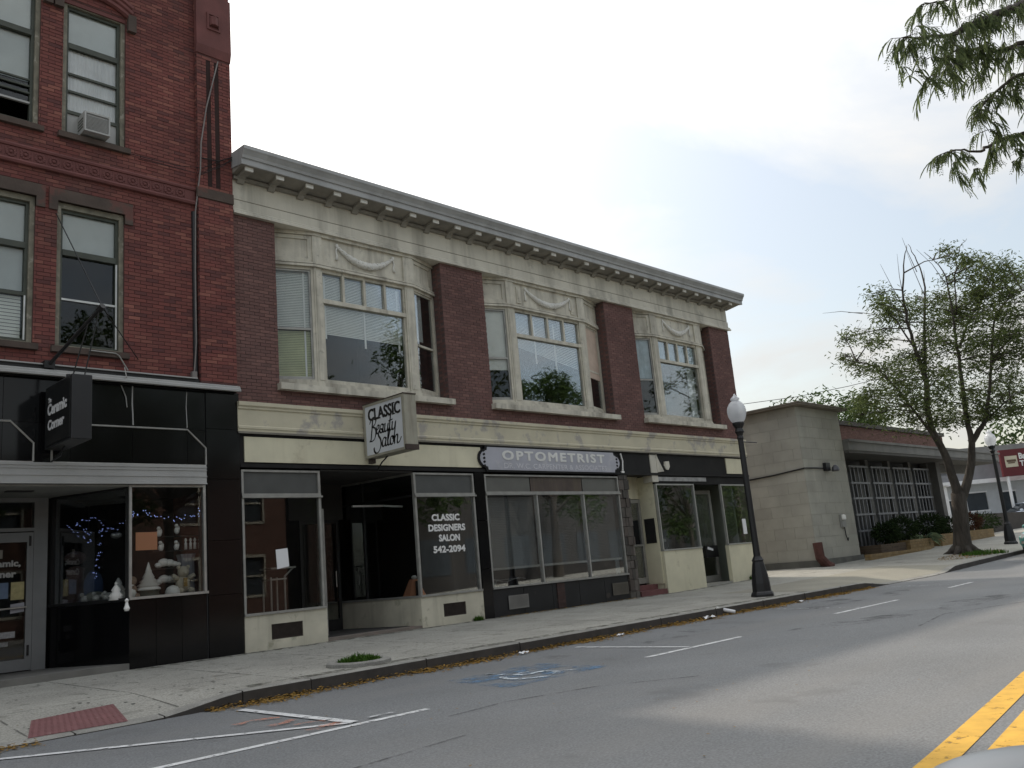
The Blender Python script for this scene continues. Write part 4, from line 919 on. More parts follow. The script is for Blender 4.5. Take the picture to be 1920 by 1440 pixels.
l_a = [[(.34, .42), (.2, .5), (.06, .36), (.04, .14), (.14, .02), (.28, .14), (.36, .46)], [(.36, .46), (.32, .14), (.38, .02), (.5, .1)]]
l_e = [[(.04, .22), (.2, .3), (.28, .42), (.18, .5), (.06, .36), (.05, .14), (.16, .02), (.36, .14)]]
l_u = [[(.02, .44), (.06, .46), (.04, .14), (.14, .02), (.28, .16), (.34, .46)], [(.34, .46), (.3, .14), (.36, .02), (.48, .1)]]
l_t = [[(.12, .95), (.06, .2), (.12, .02), (.26, .1)], [(-.04, .56), (.3, .6)]]
l_y = [[(.02, .44), (.06, .46), (.04, .14), (.14, .02), (.28, .16), (.34, .46)], [(.34, .46), (.3, -.1), (.22, -.42), (.1, -.4)]]
l_l = [[(.1, .3), (.22, .8), (.16, .95), (.08, .7), (.08, .16), (.16, .02), (.28, .1)]]
l_o = [[(.2, .48), (.06, .36), (.06, .12), (.18, .02), (.32, .14), (.32, .36), (.2, .48), (.3, .42), (.44, .44)]]
l_n = [[(.02, .46), (.06, .02)], [(.06, .3), (.2, .48), (.3, .4), (.28, .12), (.34, .02), (.5, .1), (.62, .3)]]
cap_B = [[(.10, .95), (.06, .4), (.0, -.25), (-.1, -.3)], [(-.16, .68), (-.04, .92), (.24, 1.0), (.40, .82), (.32, .6), (.08, .46)], [(.08, .46), (.34, .38), (.44, .12), (.34, -.2), (.08, -.32), (-.1, -.26)]]
cap_S = [[(.52, .78), (.48, .95), (.32, 1.0), (.16, .86), (.18, .66), (.36, .45), (.42, .15), (.28, -.15), (.05, -.25), (-.15, -.12), (-.2, .08)]]
wB = cap_B+sh(l_e, .44)+sh(l_a, .76)+sh(l_u, 1.2)+sh(l_t, 1.62)+sh(l_y, 1.86)
wS = cap_S+sh(l_a, .5)+sh(l_l, .94)+sh(l_o, 1.18)+sh(l_n, 1.56)
brush(wB, -.33, 3.985, .37, SAL); brush(wS, -.48, 3.695, .38, SAL)
b = MB(); b.box(2.86, 2.96, -.10, .0, 3.62, 3.72); b.box(2.86, 2.96, -.10, .0, 4.4, 4.5); b.build('wall_bracket', m_vent, SAL)
b = MB(); b.box(2.84, 2.94, -.2, -.08, 3.44, 3.538); b.build('rusty_box', m_vent, SAL)
b = MB(); b.tube([(2.95, -.6, 3.54), (3.0, -.45, 3.5), (3.06, -.25, 3.46), (3.08, -.1, 3.36), (3.08, -.04, 3.3)], .016, 6); b.build('feed_cable', m_black, SAL)
# ================================================================== the red brick block on the left
RB = thing('red_brick_block', 'tall red brick building with black glass shop front at the left edge', 'building', (-5.0, 0, 0))
XL = -12.0
UW = [(-3.22, -2.13, 9.12, 11.78), (-4.68, -3.59, 9.12, 11.78)]
LWN = [(-3.26, -2.14, 5.27, 7.84), (-4.72, -3.60, 5.27, 7.84)]
UW += [(-7.6, -6.5, 9.12, 11.78), (-9.1, -8.0, 9.12, 11.78)]; LWN += [(-7.6, -6.5, 5.27, 7.84), (-9.1, -8.0, 5.27, 7.84)]
rholes = UW+LWN
bandh = [(XL, -.83, 8.33, 8.70)]
linth = [(w[0]-.14, w[1]+.14, 7.84, 8.06) for w in LWN]
sillh = [(w[0]-.07, w[1]+.07, w[2]-.10, w[2]) for w in rholes]
wall('wall', XL, -.80, 4.86, 14.6, rholes, .012, .4, m_redmortar, RB)
bb, full = bricks(XL, -.80, 4.9, 14.5, rholes+bandh+linth+sillh, .012, keep=(-2.05, -.82, 5.0, 8.06)); bb.build('brickwork', m_redbrick, RB, kind='stuff')
one = MB(); one.hexa([(0, -.009, 0), (.203, -.009, 0), (.203, .002, 0), (0, .002, 0), (0, -.009, .057), (.203, -.009, .057), (.203, .002, .057), (0, .002, .057)])
br = None
for (x, y, z) in full[:300]:
    if br is None: br = one.build('brick', m_redbrick, RB); br0 = br.location.copy(); br.location = (x, y, z)
    else: c = br.copy(); COL.objects.link(c); c.location = (x, y+random.uniform(-.003, .003), z+random.uniform(-.001, .001))
if len(full) > 300:
    b = MB()
    for (x, y, z) in full[300:]: b.box(x, x+.203, y-.008, y+.002, z, z+.057)
    b.build('brickwork', m_redbrick, RB, kind='stuff')
b = MB(); b.box(-.30, -.08, .4, 9, 0, 14.6); b.box(XL, XL+.3, .4, 9, 0, 14.6); b.box(XL, -.08, 9, 9.3, 0, 14.6); b.build('side_wall', m_redmortar, RB)
b = MB(); b.box(XL, -.08, .0, 9.3, 14.6, 14.75); b.build('roof', m_roof, RB)
b = MB(); b.box(XL+.3, -.3, .4, 9, 8.3, 8.5); b.box(XL+.3, -.3, .3, 9, 4.4, 4.6); b.box(XL+.3, -.3, .3, 9, 3.0, 3.1); b.box(XL+.3, -.3, .3, 9, -.2, .08)
b.box(XL+.3, -.3, 3.0, 3.1, 4.6, 12.3); b.box(XL+.3, -.3, 4.0, 4.1, .08, 3.0); b.box(XL+.3, -.3, .4, 3.1, 12.3, 12.4); b.build('floor_slab', m_dark, RB)
# pilaster at the right end
b = MB(); b.box(-.79, -.085, -.088, .4, 4.86, 14.6); b.build('pilaster', m_redmortar, RB)
pb, _ = bricks(-.79, -.085, 4.9, 8.50, [], -.088); pb2, _ = bricks(-.79, -.085, 8.70, 14.5, [(-.60, -.505, 8.75, 11.5), (-.43, -.335, 8.75, 11.5), (-.79, -.085, 11.56, 12.95)], -.088)
i = len(pb.v); pb.v += pb2.v; pb.f += [tuple(q+i for q in f) for f in pb2.f]; pb.m += pb2.m
z = 4.9; k = 0
while z < 14.4:
    pb.box(-.797, -.789, -.085+(.05 if k % 2 else 0), .01, z, z+.057); pb.box(-.086, -.078, -.085, .2, z, z+.057); z += .0677; k += 1
pb.build('pilaster_brickwork', m_redbrick, RB, kind='stuff')
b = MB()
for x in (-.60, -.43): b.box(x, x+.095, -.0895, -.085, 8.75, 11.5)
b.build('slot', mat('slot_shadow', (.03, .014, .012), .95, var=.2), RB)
b = MB(); b.box(-.82, -.075, -.115, -.06, 8.50, 8.70); b.build('stone_block', m_brownstone, RB)
b = MB(); b.yz([(-.06, 11.56), (-.11, 11.58), (-.13, 11.66), (-.15, 11.76), (-.15, 12.95), (-.06, 12.95)], -.81, -.075); b.build('corbel', m_redstone, RB)
b = MB(); 
for (a, c, d, e) in ((-.59, -.31, 12.14, 12.18), (-.59, -.31, 12.48, 12.52), (-.59, -.55, 12.18, 12.48), (-.35, -.31, 12.18, 12.48)): b.box(a, c, -.175, -.15, d, e)
b.lathe((-.45, -.15, 12.33), [(.1, -.09), (.1, .09), (.04, .0)], 8); b.box(-.52, -.38, -.168, -.15, 12.26, 12.40); b.build('rosette', m_redstone, RB)
# terracotta band with bosses
b = MB(); b.box(XL, -.83, -.02, .1, 8.42, 8.62); b.yz([(-.02, 8.33), (-.055, 8.34), (-.07, 8.375), (-.055, 8.41), (-.02, 8.42)], XL, -.82); b.yz([(.0, 8.62), (-.04, 8.63), (-.05, 8.66), (-.04, 8.69), (.0, 8.70)], XL, -.82)
bd = b.build('band', m_redstone, RB)
md = None
for k in range(19):
    x = -1.12-.222*k
    if md is None:
        b = MB(); b.box(x-.095, x-.085, -.028, -.02, 8.43, 8.61); b.box(x+.085, x+.095, -.028, -.02, 8.43, 8.61)
        for q in range(12):
            t = q*math.pi/6; r = .066; u = .018
            b.box(x+r*math.cos(t)-u, x+r*math.cos(t)+u, -.034, -.02, 8.52+r*math.sin(t)-u, 8.52+r*math.sin(t)+u)
        b.ball((x, -.022, 8.52), .032, (1, .8, 1), 8, 5); md = b.build('boss', m_redstone, bd)
    else: clone(md, (x+1.12, 0, 0))
# windows
def redwin(q, kind, parent=RB):
    x0, x1, z0, z1 = q; Y0 = .10
    b = MB(); b.box(x0, x0+.075, .05, .22, z0, z1); b.box(x1-.075, x1, .05, .22, z0, z1); b.box(x0+.075, x1-.075, .05, .22, z1-.10, z1); b.box(x0+.075, x1-.075, .06, .22, z0, z0+.05)
    w = b.build('window', m_paleframe, parent)
    a, c = x0+.075, x1-.075
    s_ = MB(); s_.box(a, a+.045, Y0, Y0+.09, z0+.05, z1-.10); s_.box(c-.045, c, Y0, Y0+.09, z0+.05, z1-.10); zt = z1-.87
    s_.box(a+.045, c-.045, Y0-.01, Y0+.09, zt-.05, zt+.05); s_.box(a+.045, c-.045, Y0, Y0+.09, z1-.15, z1-.10); s_.box(a+.045, c-.045, Y0, Y0+.09, z0+.05, z0+.10); s_.build('sash', m_greenframe, w)
    a += .045; c -= .045
    pane(F0, a, c, Y0+.05, zt+.05, z1-.15, w); 
    sh_ = MB(); sh_.box(a, c, Y0+.062, Y0+.066, zt+.04, z1-.14); sh_.build('roller_shade', m_shade, w)
    if kind == 'U1':
        for z in (10.36, 10.02): t = MB(); t.box(a, c, Y0+.01, Y0+.05, z-.02, z+.02); t.build('sash_rail', m_greenframe, w)
        pane(F0, a, c, Y0+.055, 9.62, zt-.05, w)
        cu = MB(); n = 26
        for j in range(n): cu.face([(a+(c-a)*j/n, Y0+.065+.012*(j % 2), 9.5), (a+(c-a)*(j+1)/n, Y0+.065+.012*((j+1) % 2), 9.5), (a+(c-a)*(j+1)/n, Y0+.065+.012*((j+1) % 2), zt-.03), (a+(c-a)*j/n, Y0+.065+.012*(j % 2), zt-.03)])
        cu.build('curtain', m_curtain, w)
        t = MB(); t.box(a, c, Y0+.0, Y0+.06, 9.58, 9.64); t.build('sash_rail', m_greenframe, w)
        t = MB(); t.box(a, c, Y0+.03, Y0+.05, z0+.10, 9.58); t.build('side_panel', m_whitemetal, w)
    if kind == 'U2':
        pane(F0, a, c, Y0+.055, 9.58, zt-.05, w)
        sh_ = MB(); sh_.box(a, c, Y0+.10, Y0+.105, 10.0, zt-.03); sh_.build('roller_shade', m_shade, w)
        t = MB(); t.box(a, c, Y0+.0, Y0+.05, 9.545, 9.58); t.build('sash_rail', m_whitemetal, w)
        for z in (9.75, 9.88, 10.0): t = MB(); t.box(a, c, Y0+.01, Y0+.05, z-.015, z+.015); t.build('sash_rail', m_greenframe, w)
    if kind == 'L1':
        pane(F0, a, c, Y0+.055, 6.15, zt-.05, w); pane(F0, a, c, Y0+.03, z0+.10, 6.12, w)
        t = MB(); t.box(a, c, Y0-.0, Y0+.05, 6.12, 6.155); t.box(c-.0, c+.028, Y0-.012, Y0+.0, z0+.08, 6.9); t.build('storm_rail', m_alu, w)
    if kind == 'L2':
        pane(F0, a, c, Y0+.055, 6.15, zt-.05, w); pane(F0, a, c, Y0+.03, z0+.10, 6.12, w)
        t = MB(); t.box(a, c, Y0, Y0+.06, 6.10, 6.16); t.build('sash_rail', m_greenframe, w); t = MB(); t.box(c-.0, c+.025, Y0-.012, Y0+.0, z0+.08, 6.1); t.build('storm_rail', m_alu, w)
        sh_ = MB(); sh_.box(a, c, Y0+.10, Y0+.105, 6.2, zt-.03); sh_.build('roller_shade', m_shade, w)
        blind('blind', F0, a+.02, c-.02, Y0+.07, z0+.12, 6.1, m_blind, w, .055)
    b = MB(); b.box(x0-.07, x1+.07, -.075, .06, z0-.10, z0-.001); b.build('sill', m_brownstone, parent)
for q, k in zip(UW+LWN, ('U1', 'U2', 'U1', 'U2', 'L1', 'L2', 'L1', 'L2')): redwin(q, k)
for w in LWN:
    b = MB(); b.box(w[0]-.14, w[1]+.14, -.03, .1, 7.84, 8.055); b.box(w[0]-.14, w[0]+.0, -.03, .1, 7.66, 7.84); b.box(w[1]-.0, w[1]+.14, -.03, .1, 7.66, 7.84); b.build('lintel', m_brownstone, RB)
for w in UW[::2]+[(-4.68, -3.59, 9.12, 11.78)]:
    b = MB(); b.box(w[0]-.0, w[1]+.0, .02, .1, 11.7, 11.95)
    pts = []; xc = (w[0]+w[1])/2; hw = (w[1]-w[0])/2+.1
    for off in (0.0, .10, .2):
        P = [(xc-hw+2*hw*k/14, 11.80+off+.22*(1-(2*k/14-1)**2)) for k in range(15)]
        b.tube([(x, -.03-.02*off*10, z) for x, z in P], .055, 6)
    b.build('hood_mould', m_redstone, RB)
    for xa in (w[1]+.02, w[0]-.17): b = MB(); b.box(xa, xa+.15, -.08, .02, 11.52, 11.86); b.build('label_stop', m_brownstone, RB)
# shop front: cornice strip, black glass, white band
b = MB(); b.yz([(.0, 4.80), (-.16, 4.72), (-.2, 4.73), (-.2, 4.77), (-.17, 4.79), (-.17, 4.82), (-.12, 4.845), (.0, 4.86)], XL, -.06); b.build('shop_cornice', m_whitemetal, RB)
b = MB(); b.box(XL, -.8, -.045, .01, 4.865, 4.93); b.build('dark_gap_band', m_blackframe, RB)  # black strip stands in for the dark gap above the shop cornice
b = MB(); b.box(XL, -.85, -.085, -.05, 4.925, 4.945); b.build('conduit', m_whitemetal, RB)
b = MB()
for a, c, d, e in cells(XL, -.03, 3.0, 4.735, []): b.box(a, c, .006, .3, d, e)
b.box(-.70, -.03, .006, .3, 0, 3.0); b.box(XL, -5.2, .006, .3, 0, 3.0); b.build('tile_backing', m_tilejoint, RB)
xsT = [XL, -10.5, -9, -7.5, -6, -4.99, -4.0, -3.0, -2.0, -1.03, -.69]
for i in range(len(xsT)-1):
    for (z0, z1) in ((3.99, 4.72), (3.34, 3.982)):
        t = MB(); t.box(xsT[i]+.004, xsT[i+1]-.004, -.008, .004, z0, z1); t.build('tile', m_tile, RB)
for (z0, z1) in ((.0, 1.05), (1.058, 2.0), (2.008, 3.1), (3.108, 4.02), (4.028, 4.72)):
    t = MB(); t.box(-.682, -.03, -.03, .004, z0, z1); t.build('tile', m_tile, RB)
for x in (-11, -9.5, -8, -6.6):
    t = MB(); t.box(x+.004, x+1.4, -.008, .004, 0, 3.0); t.build('tile', m_tile, RB)
b = MB(); b.tube([(-2.0, -.012, 4.70), (-2.006, -.012, 4.4), (-1.995, -.012, 4.2), (-1.99, -.012, 4.02)], .012, 5); b.tube([(-1.03, -.012, 4.68), (-1.045, -.012, 4.4), (-1.03, -.012, 4.02)], .008, 5); b.build('mortar_streak', m_whitemetal, RB)
b = MB()
def mould(P): b.tube([(x, -.02, z) for x, z in P], .018, 5)
mould([(-3.28, 3.36), (-3.28, 3.66), (-2.95, 3.985), (-1.03, 3.985), (-.69, 3.665), (-.69, 3.36)]); mould([(-5.6, 3.985), (-3.89, 3.985), (-3.55, 3.65), (-3.55, 3.36)])
b.build('frame_moulding', m_dullalu, RB)
b = MB(); b.box(-3.28, -.69, -.03, -.006, 3.338, 3.36); b.box(-6, -3.55, -.03, -.006, 3.338, 3.36); b.build('bright_strip', m_alu, RB)
b = MB(); b.box(XL, -.72, -.10, .2, 3.01, 3.334)
for z in (3.13, 3.24, 3.29): b.box(XL, -.715, -.112, -.10, z, z+.012)
b.box(XL, -.715, -.115, -.10, 3.0, 3.02); b.build('white_band', m_whitemetal, RB)
# entrance recess
DP = (-2.75, 1.6)
FS = (-2.03, 0.0, (DP[0]+2.03)/math.hypot(.72, 1.6), 1.6/math.hypot(.72, 1.6)); wS_ = math.hypot(.72, 1.6)
dw = shopwin(-2.05, -.70, 1.13, 3.0, None, name='display_window', parent=RB, mm=m_alu)
ds = shopwin(.04, wS_, 1.13, 2.98, None, name='display_window', parent=RB, fr=FS, mm=m_blackframe, d=-.05)
for k in range(3):
    t = MB(); t.box(-2.04+k*.445, -2.04+(k+1)*.445-.006, .0, .1, -.06, 1.095); t.build('tile', m_tile, RB)
for k in range(3):
    t = MB(); t.fb(FS, .0+k*wS_/3, (k+1)*wS_/3-.006, -.1, .0, -.06, 1.08); t.build('tile', m_tile, RB)
b = MB(); b.box(-1.9, -1.88, .3, .32, 0, .1); b.build('base_strip', m_tilejoint, RB)
b = MB(); b.xy([(-5.2, .0), (-2.04, .0), (-2.8, 1.7), (-4.6, 1.7)], -.06, .10); b.build('entry_floor', mat('entry_concrete', (.17, .165, .15), .9, var=.25, vs=2), RB)
b = MB(); b.xy([(-5.2, .0), (-2.04, .0), (-2.8, 1.8), (-4.6, 1.8)], 2.97, 3.0); b.build('entry_ceiling', mat('dingy_ceiling', (.3, .3, .28), .8, var=.25), RB)
b = MB(); b.box(-3.75, -3.35, .55, .7, 2.955, 2.97); b.build('ceiling_vent', m_blackframe, RB)
b = MB(); b.box(-3.02, -2.80, 1.6, 1.75, .1, 2.97); b.box(-4.6, -3.02, 1.6, 1.75, 2.40, 2.46); b.box(-4.6, -4.08, 1.6, 1.75, .1, 2.40); b.box(-4.08, -3.02, 1.6, 1.75, 2.90, 2.97); b.build('door_frame', mat('grey_door_frame', (.24, .25, .25), .5, metal=.2, var=.15), RB)
pane(F0, -4.08, -3.02, 1.66, 2.46, 2.90, RB, m_glass2, name='transom_pane')
b = MB(); dx0, dx1 = -4.07, -3.03; b.box(dx0, dx0+.1, 1.58, 1.64, .12, 2.38); b.box(dx1-.1, dx1, 1.58, 1.64, .12, 2.38); b.box(dx0+.1, dx1-.1, 1.58, 1.64, 2.22, 2.38); b.box(dx0+.1, dx1-.1, 1.58, 1.64, .12, .30)
door = b.build('door', bpy.data.materials['grey_door_frame'], RB); pane(F0, dx0+.1, dx1-.1, 1.6, .3, 2.22, door, m_glass2)
t = MB(); t.tube([(dx0+.1, 1.55, 1.12), (dx1-.1, 1.55, 1.14)], .016, 6); t.build('push_bar', m_alu, door)
for z in (.35, 2.15): t = MB(); t.box(dx1-.07, dx1-.04, 1.56, 1.585, z, z+.17); t.build('hinge', m_black, door)
grey_l = mat('dim_white_letters', (.5, .5, .48), .7)
text('Ceramic,', .16, (-3.53, 1.592, 1.80), (1, 0, 0), (0, 0, 1), grey_l, door, bold=.006, width=.62, height=.13, extrude=.002)
text('Corner', .16, (-3.56, 1.592, 1.64), (1, 0, 0), (0, 0, 1), grey_l, door, bold=.006, width=.55, height=.12, extrude=.002)
def sheetp(x0, x1, z0, z1, m, label, y=1.588, cat='notice', tilt=0):
    b = MB(); b.hexa([(x0, y, z0), (x1, y, z0+tilt), (x1, y+.004, z0+tilt), (x0, y+.004, z0), (x0, y, z1), (x1, y, z1+tilt), (x1, y+.004, z1+tilt), (x0, y+.004, z1)])
    b.build('notice', m, loc=((x0+x1)/2, y, z0), label=label, cat=cat)
sheetp(-3.36, -3.16, 1.27, 1.56, mat('yellow_flyer', (.5, .44, .22), .8, var=.3, vs=12), 'yellowish flyer taped to the glass door of the black shop front')
sheetp(-3.70, -3.40, 1.30, 1.56, mat('blue_flyer', (.16, .22, .32), .8, var=.2, vs=8), 'blue flyer taped to the glass door beside the yellowish flyer')
sheetp(-3.36, -3.15, 1.05, 1.2, mat('pale_flyer', (.42, .42, .46), .8, var=.1), 'pale slip of paper taped to the door below the yellowish flyer', tilt=.02)
sheetp(-3.62, -3.5, 1.96, 2.1, mat('tan_flyer', (.3, .28, .24), .8, var=.1), 'small tan card taped at the top of the glass door')
sheetp(-3.62, -3.28, .66, .76, mat('hours_strip', (.4, .4, .4), .8, var=.4, vs=30), 'narrow pale strip of a sign low on the glass door')
sheetp(-3.55, -3.38, .53, .6, mat('hours_strip_b', (.3, .3, .29), .8, var=.4, vs=30), 'small pale sticker below the narrow strip on the glass door')
b = MB(); b.box(-4.6, -4.1, 1.75, 1.8, .1, 2.97); b.box(-5.2, -4.55, .0, 1.7, .0, 2.97); b.build('recess_wall', m_tile, RB)
# display deck and back
b = MB(); b.xy([(-2.02, .06), (-.34, .06), (-.34, 1.3), (-2.6, 1.3)], 1.0, 1.12); b.build('display_deck', mat('deck_cloth', (.05, .055, .06), .9, var=.3, vs=3), RB)
b = MB(); b.box(-2.7, -.3, 2.2, 2.25, .1, 3.0); b.build('display_back', m_dark, RB)
# --- goods on the deck
def good(name, fn, loc, label, cat, m=None, smooth=True, group=None):
    b = MB(); fn(b, *loc); return b.build(name, m or m_white, loc=loc, label=label, cat=cat, smooth=smooth, group=group)
def conetree(b, x, y, z):
    b.lathe((x, y, z), [(.20, 0), (.19, .03), (.15, .06), (.19, .075), (.12, .13), (.15, .14), (.085, .2), (.1, .21), (.05, .3), (.055, .31), (.02, .42), (.005, .47)], 14)
good('ceramic_tree', conetree, (-1.60, .3, 1.24), 'white ceramic cone tree standing on the pedestal in the display window', 'figurine')
good('ceramic_tree', lambda b, x, y, z: b.lathe((x, y, z), [(.15, 0), (.13, .05), (.15, .07), (.09, .14), (.11, .16), (.05, .25), (.06, .27), (.01, .36)], 12), (-2.10, .32, 1.12), 'small white cone figure in the side display window near the corner', 'figurine')
good('pedestal', lambda b, x, y, z: b.lathe((x, y, z), [(.22, 0), (.22, .02), (.17, .04), (.17, .09), (.2, .12)], 14), (-1.60, .3, 1.12), 'dark green pedestal under the white ceramic tree', 'pedestal', mat('pedestal_green', (.06, .075, .055), .6))
def domef(b, x, y, z): b.ball((x, y, z+.03), .14, (1, .8, 1), 12, 8)
good('ceramic_shell', domef, (-1.2, .25, 1.12), 'white ceramic dome lying at the bottom of the display window', 'figurine')
def bear(b, x, y, z):
    b.ball((x, y, z+.17), .13, (1, .85, 1.15)); b.ball((x, y-.02, z+.39), .1); b.ball((x-.085, y-.02, z+.47), .035); b.ball((x+.085, y-.02, z+.47), .035); b.ball((x, y-.11, z+.37), .04)
    b.tube([(x-.1, y, z+.27), (x-.2, y-.04, z+.33)], [.05, .04], 8); b.tube([(x+.1, y, z+.27), (x+.2, y-.04, z+.33)], [.05, .04], 8); b.ball((x-.09, y-.1, z+.06), .06, (1, 1.3, 1)); b.ball((x+.1, y-.1, z+.06), .06, (1, 1.3, 1))
good('teddy_bear', bear, (-.98, .33, 1.12), 'cream teddy bear sitting in the display window', 'toy', mat('bear_plush', (.55, .5, .4), .95, var=.2, vs=14, bump=.5, bs=80))
b = MB(); b.box(-1.03, -.97, .17, .2, 1.25, 1.40); b.build('bow', mat('bear_bow', (.35, .22, .06), .8), loc=(-1.0, .18, 1.25), label='ochre ribbon on the teddy bear in the display window', cat='ribbon')
good('gingerbread_figure', lambda b, x, y, z: (b.ball((x, y, z+.12), .09, (1, .8, 1.3)), b.ball((x, y, z+.29), .08), b.ball((x-.07, y-.05, z+.04), .045), b.ball((x+.07, y-.05, z+.04), .045)), (-1.88, .3, 1.12), 'small brown and white doll seated beside the corner post of the display', 'toy', mat('doll_brown', (.3, .22, .16), .9, var=.5, vs=14))
def cherub(b, x, y, z): b.ball((x, y, z+.05), .05, (1, .8, 1.3), 8, 6); b.ball((x-.012, y-.01, z+.135), .034, n=8, k=6); b.ball((x+.04, y+.02, z+.08), .035, (.5, 1, 1.5), 8, 6)
for k, (x, z, l) in enumerate(((-1.36, 2.15, 'upper left white bust on the top shelf of the display'), (-1.04, 2.19, 'bell shaped white figurine on the top shelf of the display'), (-1.33, 1.9, 'white praying figurine on the shelf beside the orange sheet'), (-1.05, 1.9, 'white kneeling figurine on the shelf left of the row of small figures'))):
    good('figurine', cherub, (x, .42, z), l, 'figurine', group='white figurines on the display shelves')
for k, x in enumerate((-.88, -.79, -.71, -.62)):
    good('figurine', lambda b, x, y, z: b.lathe((x, y, z), [(.03, 0), (.025, .08), (.03, .1), (.012, .13), (.028, .16), (.01, .2)], 8), (x, .42, 1.9), ('leftmost', 'second', 'third', 'rightmost')[k]+' of the four slender white figurines on the display shelf', 'figurine', group='slender figurines on the display shelf')
def cloudf(b, x, y, z):
    for dx, dz, r in ((-.15, 0, .06), (-.06, .04, .09), (.04, .03, .08), (.13, .01, .06), (.2, 0, .045)): b.ball((x+dx, y, z+dz+.05), r, (1.2, .6, .8), 8, 6)
good('ceramic_cloud', cloudf, (-1.22, .42, 1.6), 'white cloud shaped ceramic on the middle shelf of the display', 'figurine')
good('ceramic_angel', cloudf, (-1.18, .5, 1.32), 'white winged ceramic behind the dome in the display window', 'figurine')
b = MB(); b.lathe((-.82, .55, 1.12), [(.15, 0), (.14, .3), (.145, .62), (.16, .66), (.17, .7)], 20, flute=.12); b.build('grey_drape_stand', mat('grey_drape', (.3, .3, .33), .8, var=.2, vs=5), loc=(-.82, .55, 1.12), label='pale grey fluted pillar at the right of the display window', cat='display pillar')
for z, a, c in ((1.58, -1.5, -.95), (1.88, -1.5, -.55), (2.13, -1.5, -.55)):
    b = MB(); b.box(a, c, .36, .52, z, z+.012); b.build('glass_shelf', m_tilejoint if z < 1.6 else m_dark, loc=(-1.1, .4, z), label={1.58: 'lowest thin dark shelf in the display window', 1.88: 'middle thin dark shelf in the display window', 2.13: 'topmost thin dark shelf in the display window'}[z], cat='shelf')
b = MB(); b.box(-1.92, -1.555, .045, .05, 1.9, 2.2); b.build('orange_notice', m_orange, loc=(-1.74, .045, 1.9), label='orange sheet of paper taped inside the display window', cat='notice')
SD = lambda u, d, z: (FS[0]+u*FS[2]-d*FS[3], FS[1]+u*FS[3]+d*FS[2], z)
def gl(u, d, z): p = SD(u, -abs(d), z); return p
good('ceramic_rabbit', lambda b, x, y, z: (b.ball((x, y, z+.09), .09, (1, 1, 1.2)), b.ball((x-.01, y, z+.23), .06), b.tube([(x-.03, y, z+.27), (x-.05, y, z+.38)], .02, 6), b.tube([(x+.02, y, z+.27), (x+.04, y, z+.36)], .02, 6)), gl(.22, .25, 1.12), 'white ceramic rabbit beside the corner post in the side display', 'figurine')
good('ceramic_pot', lambda b, x, y, z: b.lathe((x, y, z), [(.07, 0), (.09, .12), (.08, .14)], 12), gl(.72, .22, 1.12), 'small white square pot on the side display deck', 'pot')
good('ceramic_frog', lambda b, x, y, z: (b.ball((x, y, z+.07), .08), b.ball((x+.02, y, z+.17), .06), b.ball((x-.08, y, z+.04), .05)), gl(.55, .3, 1.12), 'olive ceramic figure behind the small white pot', 'figurine', mat('olive_glaze', (.25, .25, .12), .4))
good('stuffed_pillow', lambda b, x, y, z: b.ball((x, y, z+.1), .11, (1.7, 1, .9)), gl(1.05, .3, 1.1), 'greenish grey cushion lying in the side display', 'cushion', mat('cushion_grey', (.3, .31, .26), .9, var=.3))
def doll(b, x, y, z): b.lathe((x, y, z), [(.2, 0), (.18, .3), (.14, .5), (.16, .62), (.05, .66)], 12); b.ball((x, y, z+.8), .16, (1.15, 1, .75))
good('stuffed_doll', doll, gl(1.5, .28, 1.1), 'large dim doll with a pale round hat at the back of the side display', 'toy', mat('dim_doll', (.25, .18, .17), .9, var=.5, vs=4, dirt=((.45, .45, .52), 2.2, .52, .9)))
for k, (u, d_, l) in enumerate(((.38, .16, 'white ceramic kitten between the rabbit and the pot in the side display'), (.62, .14, 'white ceramic duckling in front of the olive figure'), (.88, .16, 'white ceramic lamb left of the small white pot'), (1.12, .14, 'white ceramic bird before the grey cushion'))):
    good('figurine', lambda b, x, y, z: (b.ball((x, y, z+.06), .055, (1.3, 1, 1.1), 8, 6), b.ball((x-.05, y-.01, z+.135), .036, n=8, k=6), b.ball((x+.06, y, z+.07), .03, (1, .7, 1.6), 8, 5)), gl(u, d_, 1.12), l, 'figurine', group='small white animals in the side display')
good('blue_cushion', lambda b, x, y, z: b.ball((x, y, z+.28), .17, (1, .6, 1.7)), gl(1.2, .4, 1.1), 'dark blue upright cushion beside the large doll', 'cushion', mat('dim_blue', (.08, .13, .26), .9, var=.3))
b = MB(); b.ball(gl(.5, .2, 2.2), .07, (1.4, .8, .8)); b.build('hanging_bauble', m_alu, loc=gl(.5, .2, 2.2), label='silver bauble hanging in the side display window', cat='bauble')
b = MB(); p = SD(.03, .03, .0); b.lathe((p[0]-.02, p[1]-.03, .93), [(.03, 0), (.05, .04), (.03, .09), (.02, .14), (.035, .17), (.01, .2)], 10); b.build('white_ornament', m_white, loc=(p[0], p[1], .93), label='small white ornament fixed on the black corner below the display glass', cat='ornament')
